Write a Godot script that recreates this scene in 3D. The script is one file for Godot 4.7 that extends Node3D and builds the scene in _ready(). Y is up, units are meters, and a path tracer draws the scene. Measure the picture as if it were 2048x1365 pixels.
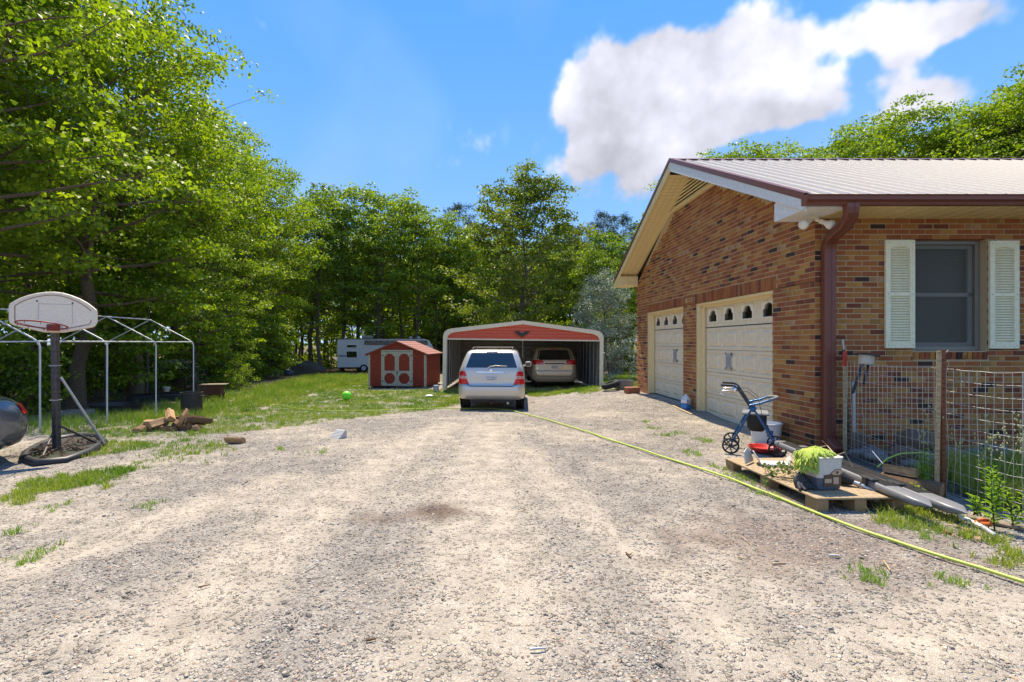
extends Node3D
# A gravel drive beside a brick house with a two-door garage; carport, shed and woods behind.
# Metres, y up. The camera stands at x 0, z 0 and looks along -z; "d" below is distance along -z.

const EYE := 1.40
const F := 1000.0      # focal length in photo pixels (2048 x 1365)
const CX := 959.0      # photo pixel of the vanishing point of the garage wall
const CY := 687.0

var M := {}
var T := {}
var used_names := {}
var fn := FastNoiseLite.new()
var fn2 := FastNoiseLite.new()
var grass_polys := []

func _ready() -> void:
	setup_camera_and_light()
	make_textures()
	make_materials()
	make_ground()
	make_house()
	make_carport()
	make_shed()
	make_camper()
	make_vehicles()
	make_yard_left()
	make_garage_items()
	make_fence_and_bed()
	make_small_things()
	make_woods()
	make_grass_and_gravel()

# ------------------------------------------------------------------ camera, sky, sun, exposure
func setup_camera_and_light() -> void:
	var cam := Camera3D.new()
	cam.name = "camera"
	add_child(cam)
	cam.position = Vector3(0, EYE, 0)
	var near := 0.1
	cam.set_frustum(near * 1365.0 / F, Vector2(near * (1024.0 - CX) / F, near * (CY - 682.5) / F), near, 900.0)
	cam.current = true
	var sun := DirectionalLight3D.new()
	sun.name = "sun"
	sun.light_energy = 1.15
	sun.light_color = Color(1.0, 0.935, 0.83)
	sun.light_angular_distance = 0.53
	sun.shadow_enabled = true
	add_child(sun)
	var el := deg_to_rad(63.0)
	var az := deg_to_rad(-7.0)
	var to_sun := Vector3(sin(az) * cos(el), sin(el), -cos(az) * cos(el))
	sun.look_at_from_position(Vector3.ZERO, -to_sun, Vector3.FORWARD)
	var env := Environment.new()
	env.background_mode = Environment.BG_SKY
	env.tonemap_mode = Environment.TONE_MAPPER_LINEAR
	env.tonemap_exposure = 2.45
	env.sdfgi_enabled = true
	env.ssao_enabled = true
	env.ssil_enabled = true
	var sky := Sky.new()
	var pm := PanoramaSkyMaterial.new()
	pm.panorama = ImageTexture.create_from_image(sky_image())
	sky.sky_material = pm
	env.sky = sky
	env.background_energy_multiplier = 0.54
	var we := WorldEnvironment.new()
	we.name = "daylight"
	we.environment = env
	add_child(we)

func sky_image() -> Image:
	# direction -> column: atan2(x, -z) / TAU, row: acos(y) / PI
	var W := 2560
	var H := 1280
	var half := H / 2
	var dens := PackedFloat32Array()
	dens.resize(W * half)
	var rng := RandomNumberGenerator.new()
	rng.seed = 77
	# cumulus puffs: photo pixel centre and half sizes in pixels, strength
	var puffs := [
		[1270, 110, 100, 70, 1.0], [1380, 130, 120, 90, 1.15], [1500, 90, 120, 85, 1.15], [1560, 160, 130, 95, 1.05], [1250, 190, 110, 70, 1.0],
		[1640, 200, 75, 60, 0.9], [1480, 210, 140, 70, 0.9], [1600, 235, 90, 45, 0.6], [1200, 130, 60, 50, 0.6], [1380, 215, 150, 80, 1.0], [1290, 270, 130, 65, 0.8], [1200, 260, 75, 55, 0.75], [1450, 280, 120, 55, 0.6], [1170, 225, 65, 50, 0.7], [1145, 180, 40, 60, 0.45], [1240, 300, 110, 55, 0.8], [1350, 310, 90, 40, 0.55],
		[1180, 360, 90, 50, 0.7], [1290, 340, 60, 60, 0.75], [1280, 400, 70, 45, 0.6], [1150, 330, 70, 30, 0.4],
		[1750, 45, 90, 50, 0.95], [1860, 40, 120, 50, 1.05], [1970, 25, 100, 45, 0.95], [1820, 95, 80, 30, 0.75],
		[1800, 160, 70, 50, 0.9], [1870, 200, 90, 48, 1.0], [1790, 225, 70, 35, 0.7],
		[990, 300, 110, 35, 0.22], [930, 260, 90, 30, 0.18], [560, 60, 120, 40, 0.2], [480, 130, 90, 40, 0.15], [830, 330, 120, 30, 0.2]]
	var blobs := []
	for p in puffs:
		var dir := Vector3((p[0] - CX) / F, (CY - p[1]) / F, -1.0)
		var az0 := atan2(dir.x, -dir.z)
		var el0 := atan2(dir.y, Vector2(dir.x, dir.z).length())
		var k: float = 1.0 / (1.0 + pow((p[0] - CX) / F, 2.0))
		blobs.append([az0, el0, p[2] / F * k, p[3] / F * sqrt(k) * 0.9, p[4]])
	# the same kind of sky all round; unseen clouds increased for white fill light
	for c in 24:
		var az1 := 0.95 + (TAU - 1.75) * (c + rng.randf() * 0.8) / 24.0
		var el1 := rng.randf_range(0.15, 0.7)
		for q in 9:
			blobs.append([az1 + rng.randfn() * 0.13, el1 + rng.randfn() * 0.05, rng.randf_range(0.05, 0.12), rng.randf_range(0.03, 0.07), rng.randf_range(0.5, 1.1)])
	for b in blobs:
		var cosel: float = maxf(0.3, cos(b[1]))
		var x0 := int(floor((b[0] - b[2] / cosel * 1.25) / TAU * W))
		var x1 := int(ceil((b[0] + b[2] / cosel * 1.25) / TAU * W))
		var y0 := clampi(int((PI / 2 - b[1] - b[3] * 1.25) / PI * H), 0, half - 1)
		var y1 := clampi(int((PI / 2 - b[1] + b[3] * 1.25) / PI * H), 0, half - 1)
		for y in range(y0, y1 + 1):
			var ey: float = ((PI / 2 - (y + 0.5) / H * PI) - b[1]) / b[3]
			for x in range(x0, x1 + 1):
				var ex: float = ((x + 0.5) / W * TAU - b[0]) * cosel / b[2]
				var r2 := ex * ex + ey * ey
				if r2 < 1.5:
					dens[y * W + posmod(x, W)] += b[4] * pow(1.0 - r2 / 1.5, 1.4)
	var na := FastNoiseLite.new()
	na.seed = 5
	na.frequency = 0.011
	na.fractal_octaves = 6
	na.fractal_gain = 0.55
	var ia := na.get_seamless_image(W, half).get_data()
	na.seed = 9
	na.frequency = 0.004
	na.fractal_octaves = 3
	var ib := na.get_seamless_image(W, half).get_data()
	na.noise_type = FastNoiseLite.TYPE_CELLULAR
	na.cellular_return_type = FastNoiseLite.RETURN_DISTANCE
	na.seed = 31
	na.frequency = 0.016
	na.fractal_octaves = 5
	na.fractal_gain = 0.6
	var ic := na.get_seamless_image(W, half).get_data()
	var out := PackedByteArray()
	out.resize(W * H * 3)
	var i := 0
	for y in half:
		var s := sin(PI / 2 - (y + 0.5) / H * PI)
		var t := pow(1.0 - s, 2.5)
		# deep blue overhead to pale at the horizon (display values)
		var r := lerpf(0.31, 0.72, t)
		var g := lerpf(0.585, 0.84, t)
		var bl := lerpf(0.93, 0.97, t)
		for x in W:
			var k := y * W + x
			var n1 := 0.45 * ia[k] / 255.0 + 0.55 * (1.0 - ic[k] / 255.0)
			var n2 := ib[k] / 255.0
			var dn := dens[k]
			var haze := clampf((n2 - 0.52) * 0.5, 0.0, 0.1)
			var a := 0.0
			if dn > 0.02:
				a = clampf((dn * 1.2 + (n1 - 0.54) * 3.2 - 0.32) * 1.35, 0.0, 1.0)
				a = a * a * (3.0 - 2.0 * a) * 0.95
				a *= clampf(dn * 3.0, 0.0, 1.0)
			a = maxf(a, haze)
			var low := dens[maxi(0, y - 26) * W + x] - dens[mini(half - 1, y + 14) * W + x]
			var br := 0.835 + (n1 - 0.55) * 0.36 + clampf((n2 - 0.5) * 0.16, -0.06, 0.05) - clampf(low * 0.09, -0.05, 0.045)
			out[i] = int(clampf(lerpf(r, br, a), 0.0, 1.0) * 255.0)
			out[i + 1] = int(clampf(lerpf(g, br * 0.99, a), 0.0, 1.0) * 255.0)
			out[i + 2] = int(clampf(lerpf(bl, minf(0.99, br * 1.02 + 0.015), a), 0.0, 1.0) * 255.0)
			i += 3
	for y in range(half, H):
		for x in W:
			out[i] = 150
			out[i + 1] = 158
			out[i + 2] = 150
			i += 3
	return Image.create_from_data(W, H, false, Image.FORMAT_RGB8, out)

# ------------------------------------------------------------------ mesh builder
class MB:
	var v := PackedVector3Array()
	var n := PackedVector3Array()
	var c := PackedColorArray()
	var col := Color.WHITE

	func t3(a: Vector3, b: Vector3, d: Vector3, na: Vector3, nb: Vector3, nd: Vector3) -> void:
		if (b - a).cross(d - a).dot(na + nb + nd) > 0.0:
			v.append_array([a, d, b])
			n.append_array([na, nd, nb])
		else:
			v.append_array([a, b, d])
			n.append_array([na, nb, nd])
		c.append_array([col, col, col])

	func tri(a: Vector3, b: Vector3, d: Vector3, out: Vector3) -> void:
		var nn := (b - a).cross(d - a)
		if nn.length_squared() < 1e-16:
			return
		nn = nn.normalized()
		if nn.dot(out) < 0.0:
			nn = -nn
		t3(a, b, d, nn, nn, nn)

	func quad(a: Vector3, b: Vector3, d: Vector3, e: Vector3, out: Vector3) -> void:
		tri(a, b, d, out)
		tri(a, d, e, out)

	func box(ct: Vector3, sz: Vector3, bs := Basis.IDENTITY, bev := 0.0) -> void:
		var h := sz * 0.5
		if bev <= 0.0:
			for ax in 3:
				var u := (ax + 1) % 3
				var w := (ax + 2) % 3
				for s in [-1.0, 1.0]:
					var p := []
					for q in [[-1, -1], [1, -1], [1, 1], [-1, 1]]:
						var k := Vector3.ZERO
						k[ax] = h[ax] * s
						k[u] = h[u] * q[0]
						k[w] = h[w] * q[1]
						p.append(ct + bs * k)
					var o := Vector3.ZERO
					o[ax] = s
					quad(p[0], p[1], p[2], p[3], bs * o)
			return
		var b := minf(bev, minf(h.x, minf(h.y, h.z)) * 0.9)
		for ax in 3:
			var u := (ax + 1) % 3
			var w := (ax + 2) % 3
			for s in [-1.0, 1.0]:
				var p := []
				for q in [[-1, -1], [1, -1], [1, 1], [-1, 1]]:
					var k := Vector3.ZERO
					k[ax] = h[ax] * s
					k[u] = (h[u] - b) * q[0]
					k[w] = (h[w] - b) * q[1]
					p.append(ct + bs * k)
				var o := Vector3.ZERO
				o[ax] = s
				quad(p[0], p[1], p[2], p[3], bs * o)
			for s in [-1.0, 1.0]:
				for r in [-1.0, 1.0]:
					var p := []
					for q in [[0, -1], [0, 1], [1, 1], [1, -1]]:
						var k := Vector3.ZERO
						k[u] = (h[u] if q[0] == 0 else h[u] - b) * s
						k[w] = (h[w] - b if q[0] == 0 else h[w]) * r
						k[ax] = (h[ax] - b) * q[1]
						p.append(ct + bs * k)
					var o := Vector3.ZERO
					o[u] = s
					o[w] = r
					quad(p[0], p[1], p[2], p[3], bs * o)
		for sx in [-1.0, 1.0]:
			for sy in [-1.0, 1.0]:
				for sz2 in [-1.0, 1.0]:
					var sg := Vector3(sx, sy, sz2)
					var a := Vector3(h.x, h.y - b, h.z - b) * sg
					var d := Vector3(h.x - b, h.y, h.z - b) * sg
					var e := Vector3(h.x - b, h.y - b, h.z) * sg
					tri(ct + bs * a, ct + bs * d, ct + bs * e, bs * sg)

	func span(a: Vector3, b: Vector3, wx: float, wy: float, bev := 0.0, up := Vector3.UP) -> void:
		var z := (b - a).normalized()
		var x := up.cross(z)
		if x.length() < 0.01:
			x = Vector3.RIGHT.cross(z)
		x = x.normalized()
		var y := z.cross(x)
		box((a + b) * 0.5, Vector3(wx, wy, (b - a).length()), Basis(x, y, z), bev)

	func tube(pts: Array, r, seg := 8, caps := true) -> void:
		var m := pts.size()
		var rings := []
		var fr := Vector3.ZERO
		for i in m:
			var t: Vector3
			if i == 0:
				t = pts[1] - pts[0]
			elif i == m - 1:
				t = pts[i] - pts[i - 1]
			else:
				t = (pts[i] - pts[i - 1]).normalized() + (pts[i + 1] - pts[i]).normalized()
			t = t.normalized()
			if i == 0:
				fr = t.cross(Vector3.UP if absf(t.y) < 0.9 else Vector3.RIGHT).normalized()
			else:
				fr = (fr - t * fr.dot(t)).normalized()
			var bi := t.cross(fr)
			var rad: float = r[i] if r is Array else r
			var ring := []
			for k in seg:
				var a := TAU * k / seg
				var o := fr * cos(a) + bi * sin(a)
				ring.append([pts[i] + o * rad, o])
			rings.append(ring)
			if caps and (i == 0 or i == m - 1) and rad > 0.0005:
				var od := -t if i == 0 else t
				for k in seg:
					tri(pts[i], ring[k][0], ring[(k + 1) % seg][0], od)
		for i in m - 1:
			for k in seg:
				var k2 := (k + 1) % seg
				var a: Array = rings[i][k]
				var b: Array = rings[i][k2]
				var d: Array = rings[i + 1][k2]
				var e: Array = rings[i + 1][k]
				t3(a[0], b[0], d[0], a[1], b[1], d[1])
				t3(a[0], d[0], e[0], a[1], d[1], e[1])

	func lathe(prof: Array, xf := Transform3D.IDENTITY, seg := 20, smooth := false, a0 := 0.0, a1 := TAU) -> void:
		var m := prof.size()
		var pn := []
		for i in m:
			var t := Vector2.ZERO
			if i > 0:
				t += (prof[i] - prof[i - 1]).normalized()
			if i < m - 1:
				t += (prof[i + 1] - prof[i]).normalized()
			pn.append(Vector2(t.y, -t.x).normalized())
		for i in m - 1:
			var t: Vector2 = (prof[i + 1] - prof[i]).normalized()
			var fl := Vector2(t.y, -t.x)
			var n0: Vector2 = pn[i] if smooth else fl
			var n1: Vector2 = pn[i + 1] if smooth else fl
			for k in seg:
				var aa := lerpf(a0, a1, float(k) / seg)
				var ab := lerpf(a0, a1, float(k + 1) / seg)
				var q := []
				for w in [[prof[i], n0, aa], [prof[i], n0, ab], [prof[i + 1], n1, ab], [prof[i + 1], n1, aa]]:
					var cs := cos(w[2])
					var sn := sin(w[2])
					q.append([xf * Vector3(w[0].x * cs, w[0].y, w[0].x * sn), (xf.basis * Vector3(w[1].x * cs, w[1].y, w[1].x * sn)).normalized()])
				if prof[i].x > 1e-5:
					t3(q[0][0], q[1][0], q[2][0], q[0][1], q[1][1], q[2][1])
				if prof[i + 1].x > 1e-5:
					t3(q[0][0], q[2][0], q[3][0], q[0][1], q[2][1], q[3][1])

	func prism(poly: PackedVector2Array, xf: Transform3D, depth: float) -> void:
		var ix := Geometry2D.triangulate_polygon(poly)
		var zp := xf.basis * Vector3(0, 0, 1)
		var sgn := signf(depth)
		for i in range(0, ix.size(), 3):
			var a := poly[ix[i]]
			var b := poly[ix[i + 1]]
			var d := poly[ix[i + 2]]
			tri(xf * Vector3(a.x, a.y, depth), xf * Vector3(b.x, b.y, depth), xf * Vector3(d.x, d.y, depth), zp * sgn)
			tri(xf * Vector3(a.x, a.y, 0), xf * Vector3(b.x, b.y, 0), xf * Vector3(d.x, d.y, 0), -zp * sgn)
		var cw := Geometry2D.is_polygon_clockwise(poly)
		for i in poly.size():
			var a := poly[i]
			var b := poly[(i + 1) % poly.size()]
			var e := b - a
			var o := Vector2(e.y, -e.x)
			if cw:
				o = -o
			quad(xf * Vector3(a.x, a.y, 0), xf * Vector3(b.x, b.y, 0), xf * Vector3(b.x, b.y, depth), xf * Vector3(a.x, a.y, depth), xf.basis * Vector3(o.x, o.y, 0))

	func grid(rows: Array, closed: bool, ref: Vector3, hint := Vector3.ZERO) -> void:
		# smooth sheet through rows of points; normals point away from ref, or along hint
		var nr := rows.size()
		var nc: int = rows[0].size()
		var ns := []
		for i in nr:
			var line := []
			for j in nc:
				var i0 := maxi(i - 1, 0)
				var i1 := mini(i + 1, nr - 1)
				var j0 := (j - 1 + nc) % nc if closed else maxi(j - 1, 0)
				var j1 := (j + 1) % nc if closed else mini(j + 1, nc - 1)
				var q: Vector3 = (rows[i1][j] - rows[i0][j]).cross(rows[i][j1] - rows[i][j0])
				var o: Vector3 = hint if hint != Vector3.ZERO else rows[i][j] - ref
				if q.length() < 1e-9:
					q = o
				q = q.normalized()
				line.append(-q if q.dot(o) < 0.0 else q)
			ns.append(line)
		for i in nr - 1:
			for j in (nc if closed else nc - 1):
				var k := (j + 1) % nc
				t3(rows[i][j], rows[i][k], rows[i + 1][k], ns[i][j], ns[i][k], ns[i + 1][k])
				t3(rows[i][j], rows[i + 1][k], rows[i + 1][j], ns[i][j], ns[i + 1][k], ns[i + 1][j])

	func ball(ct: Vector3, rad: Vector3, seg := 16, rings := 10, wob := 0.0, sd := 0) -> void:
		var nz := FastNoiseLite.new()
		nz.seed = sd
		nz.frequency = 1.1
		var rows := []
		for i in rings + 1:
			var th := PI * i / rings
			var row := []
			for j in seg:
				var ph := TAU * j / seg
				var o := Vector3(sin(th) * cos(ph), cos(th), sin(th) * sin(ph))
				var k := 1.0 + (nz.get_noise_3dv(o) * wob if wob > 0.0 else 0.0)
				row.append(ct + o * rad * k)
			rows.append(row)
		grid(rows, true, ct)

	func mesh() -> ArrayMesh:
		var a := []
		a.resize(Mesh.ARRAY_MAX)
		a[Mesh.ARRAY_VERTEX] = v
		a[Mesh.ARRAY_NORMAL] = n
		a[Mesh.ARRAY_COLOR] = c
		var am := ArrayMesh.new()
		am.add_surface_from_arrays(Mesh.PRIMITIVE_TRIANGLES, a)
		return am

	func append(o: MB, xf: Transform3D) -> void:
		for i in o.v.size():
			v.append(xf * o.v[i])
			n.append((xf.basis * o.n[i]).normalized())
			c.append(o.c[i])

# ------------------------------------------------------------------ scene tree helpers
func numbered(s: String) -> String:
	var k: int = used_names.get(s, 0)
	used_names[s] = k + 1
	return s if k == 0 else "%s_%03d" % [s, k]

func thing(called: String, label: String, category: String, at := Vector3.ZERO, turn := 0.0, group := "") -> Node3D:
	var o := Node3D.new()
	o.name = numbered(called)
	add_child(o)
	o.position = at
	o.rotation.y = turn
	o.set_meta("label", label)
	o.set_meta("category", category)
	if group != "":
		o.set_meta("group", group)
	return o

func part(parent: Node, called: String, m, mat: Material, at := Vector3.ZERO, label := "") -> MeshInstance3D:
	var o := MeshInstance3D.new()
	o.mesh = m.mesh() if m is MB else m
	o.material_override = mat
	o.name = called
	o.position = at
	parent.add_child(o, true)
	if label != "":
		o.set_meta("label", label)
	return o

func solid(called: String, m, mat: Material, label: String, category: String, at := Vector3.ZERO, turn := 0.0, group := "") -> MeshInstance3D:
	var o := MeshInstance3D.new()
	o.mesh = m.mesh() if m is MB else m
	o.material_override = mat
	o.name = numbered(called)
	add_child(o)
	o.position = at
	o.rotation.y = turn
	o.set_meta("label", label)
	o.set_meta("category", category)
	if group != "":
		o.set_meta("group", group)
	return o

func setting(called: String, m, mat: Material) -> MeshInstance3D:
	var o := MeshInstance3D.new()
	o.mesh = m.mesh() if m is MB else m
	o.material_override = mat
	o.name = numbered(called)
	o.set_meta("kind", "structure")
	add_child(o)
	return o

func copy_of(o: Node3D, at: Vector3, turn: float, label := "") -> Node3D:
	var base := String(o.name)
	if base.length() > 4 and base[base.length() - 4] == "_" and base.right(3).is_valid_int():
		base = base.left(base.length() - 4)
	var r: Node3D = o.duplicate()
	r.name = numbered(base)
	add_child(r)
	r.position = at
	r.rotation = Vector3(0, turn, 0)
	if label != "":
		r.set_meta("label", label)
	return r

# ------------------------------------------------------------------ where things stand
func sstep(a: float, b: float, x: float) -> float:
	var t := clampf((x - a) / (b - a), 0.0, 1.0)
	return t * t * (3.0 - 2.0 * t)

var prof_d := [0.0, 6.5, 8.0, 10.0, 12.0, 13.9, 17.0, 22.0, 30.0, 43.0, 60.0, 120.0, 400.0]
var prof_h := [0.0, 0.0, -0.04, -0.15, -0.31, -0.46, -0.51, -0.56, -0.72, -1.1, -1.3, -1.5, -1.5]

func gh(x: float, d: float) -> float:
	var h := 0.0
	for i in prof_d.size() - 1:
		if d <= prof_d[i + 1]:
			h = lerpf(prof_h[i], prof_h[i + 1], clampf((d - prof_d[i]) / (prof_d[i + 1] - prof_d[i]), 0.0, 1.0))
			break
	if d >= 400.0:
		h = -1.5
	h -= 0.02 * clampf(-x - 2.0, 0.0, 7.0) * (1.0 - sstep(20.0, 40.0, d))
	var near_house := lerpf(0.0, 0.11, sstep(8.6, 11.0, d)) + 0.03 * sstep(4.3, 4.8, x) * (1.0 - sstep(6.0, 7.0, d))
	var w := sstep(1.3, 3.9, x) * (1.0 - sstep(14.0, 21.0, d))
	h = lerpf(h, near_house, w)
	return h

func ground_at(x: float, d: float) -> Vector3:
	return Vector3(x, gh(x, d), -d)

func on_ground(px: float, py: float, lift := 0.0) -> Vector3:
	# the point of the ground (or of a level lift above it) that the photo shows at that pixel
	var d := 5.0
	for i in 30:
		var h := gh((px - CX) / F * d, d) + lift
		d = lerpf(d, (EYE - h) * F / maxf(py - CY, 1.0), 0.7)
	var x := (px - CX) / F * d
	return Vector3(x, gh(x, d) + lift, -d)

func at_depth(px: float, py: float, d: float) -> Vector3:
	return Vector3((px - CX) / F * d, EYE + (CY - py) / F * d, -d)

# ------------------------------------------------------------------ textures and materials
func noise_bytes(size: int, type: int, freq: float, oct: int, sd: int, ret := -1) -> PackedByteArray:
	var f := FastNoiseLite.new()
	f.noise_type = type
	f.frequency = freq
	f.seed = sd
	f.fractal_octaves = oct
	if oct <= 1:
		f.fractal_type = FastNoiseLite.FRACTAL_NONE
	if ret >= 0:
		f.cellular_return_type = ret
		f.cellular_jitter = 0.95
	return f.get_seamless_image(size, size, false, false, 0.08, true).get_data()

func grey_tex(b: PackedByteArray, size: int, lo: float, hi: float, gam := 1.0) -> ImageTexture:
	var lut := PackedByteArray()
	lut.resize(256)
	for i in 256:
		lut[i] = int(clampf(lerpf(lo, hi, pow(i / 255.0, gam)), 0.0, 1.0) * 255.0)
	var o := PackedByteArray()
	o.resize(b.size())
	for i in b.size():
		o[i] = lut[b[i]]
	return ImageTexture.create_from_image(Image.create_from_data(size, size, false, Image.FORMAT_L8, o))

func make_textures() -> void:
	fn.seed = 3
	fn.frequency = 0.35
	fn.fractal_octaves = 4
	fn2.seed = 11
	fn2.frequency = 2.2
	fn2.fractal_octaves = 3
	var s := 512
	var nb := noise_bytes(s, FastNoiseLite.TYPE_SIMPLEX_SMOOTH, 0.02, 5, 1)
	T.soft = grey_tex(nb, s, 0.91, 1.0)
	T.strong = grey_tex(nb, s, 0.55, 1.0)
	var fb := noise_bytes(s, FastNoiseLite.TYPE_SIMPLEX_SMOOTH, 0.09, 4, 2)
	T.grain = grey_tex(fb, s, 0.72, 1.0)
	T.brick = grey_tex(fb, s, 0.66, 1.0)
	T.grain_height = grey_tex(fb, s, 0.0, 1.0)
	# gravel: stones of several sizes packed in dust
	var g := 1024
	var cell := noise_bytes(g, FastNoiseLite.TYPE_CELLULAR, 0.095, 1, 21, FastNoiseLite.RETURN_CELL_VALUE)
	var edge := noise_bytes(g, FastNoiseLite.TYPE_CELLULAR, 0.095, 1, 21, FastNoiseLite.RETURN_DISTANCE2_SUB)
	var cell2 := noise_bytes(g, FastNoiseLite.TYPE_CELLULAR, 0.23, 1, 22, FastNoiseLite.RETURN_CELL_VALUE)
	var edge2 := noise_bytes(g, FastNoiseLite.TYPE_CELLULAR, 0.23, 1, 22, FastNoiseLite.RETURN_DISTANCE2_SUB)
	var big := noise_bytes(g, FastNoiseLite.TYPE_SIMPLEX_SMOOTH, 0.006, 4, 23)
	var col := PackedByteArray()
	col.resize(g * g * 3)
	var hgt := PackedByteArray()
	hgt.resize(g * g)
	for i in g * g:
		var k := big[i] / 255.0
		var e1 := minf(1.0, edge[i] / 70.0)
		var e2 := minf(1.0, edge2[i] / 70.0)
		var stone := 1.0 if cell[i] > 150 + int(k * 80.0) else 0.0
		var c1 := cell[i] / 255.0
		var c2 := cell2[i] / 255.0
		var hh := lerpf(0.30 * e2, 0.45 + 0.55 * e1, stone * (0.25 + 0.75 * e1))
		hgt[i] = int(clampf(hh, 0.0, 1.0) * 255.0)
		var val := lerpf(0.78 + 0.18 * c2, 0.66 + 0.32 * fmod(c1 * 7.3, 1.0), stone)
		var dark := 0.86 if (stone > 0.5 and fmod(c1 * 13.7, 1.0) > 0.88) else 1.0
		val *= dark * (0.90 + 0.14 * k)
		var warm := 0.03 * (fmod(c1 * 23.1 + c2, 1.0) - 0.4)
		col[i * 3] = int(clampf(val + warm, 0.0, 1.0) * 255.0)
		col[i * 3 + 1] = int(clampf(val, 0.0, 1.0) * 255.0)
		col[i * 3 + 2] = int(clampf(val - warm, 0.0, 1.0) * 255.0)
	T.gravel = ImageTexture.create_from_image(Image.create_from_data(g, g, false, Image.FORMAT_RGB8, col))
	T.gravel_height = ImageTexture.create_from_image(Image.create_from_data(g, g, false, Image.FORMAT_L8, hgt))

func lin(r: float, g: float, b: float) -> Color:
	return Color(r, g, b).linear_to_srgb()

func mat(key: String, colr: Color, rough: float, metal := 0.0, tex: Texture2D = null, scale := 1.0, bump := 0.0) -> StandardMaterial3D:
	var m := StandardMaterial3D.new()
	m.resource_name = key
	m.albedo_color = colr
	m.roughness = rough
	m.metallic = metal
	if tex:
		m.albedo_texture = tex
		m.uv1_triplanar = true
		m.uv1_scale = Vector3.ONE * scale
	if bump > 0.0:
		m.heightmap_enabled = true
		m.heightmap_texture = T.grain_height
		m.heightmap_scale = bump
		m.uv1_triplanar = true
		m.uv1_scale = Vector3.ONE * scale
	M[key] = m
	return m

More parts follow.
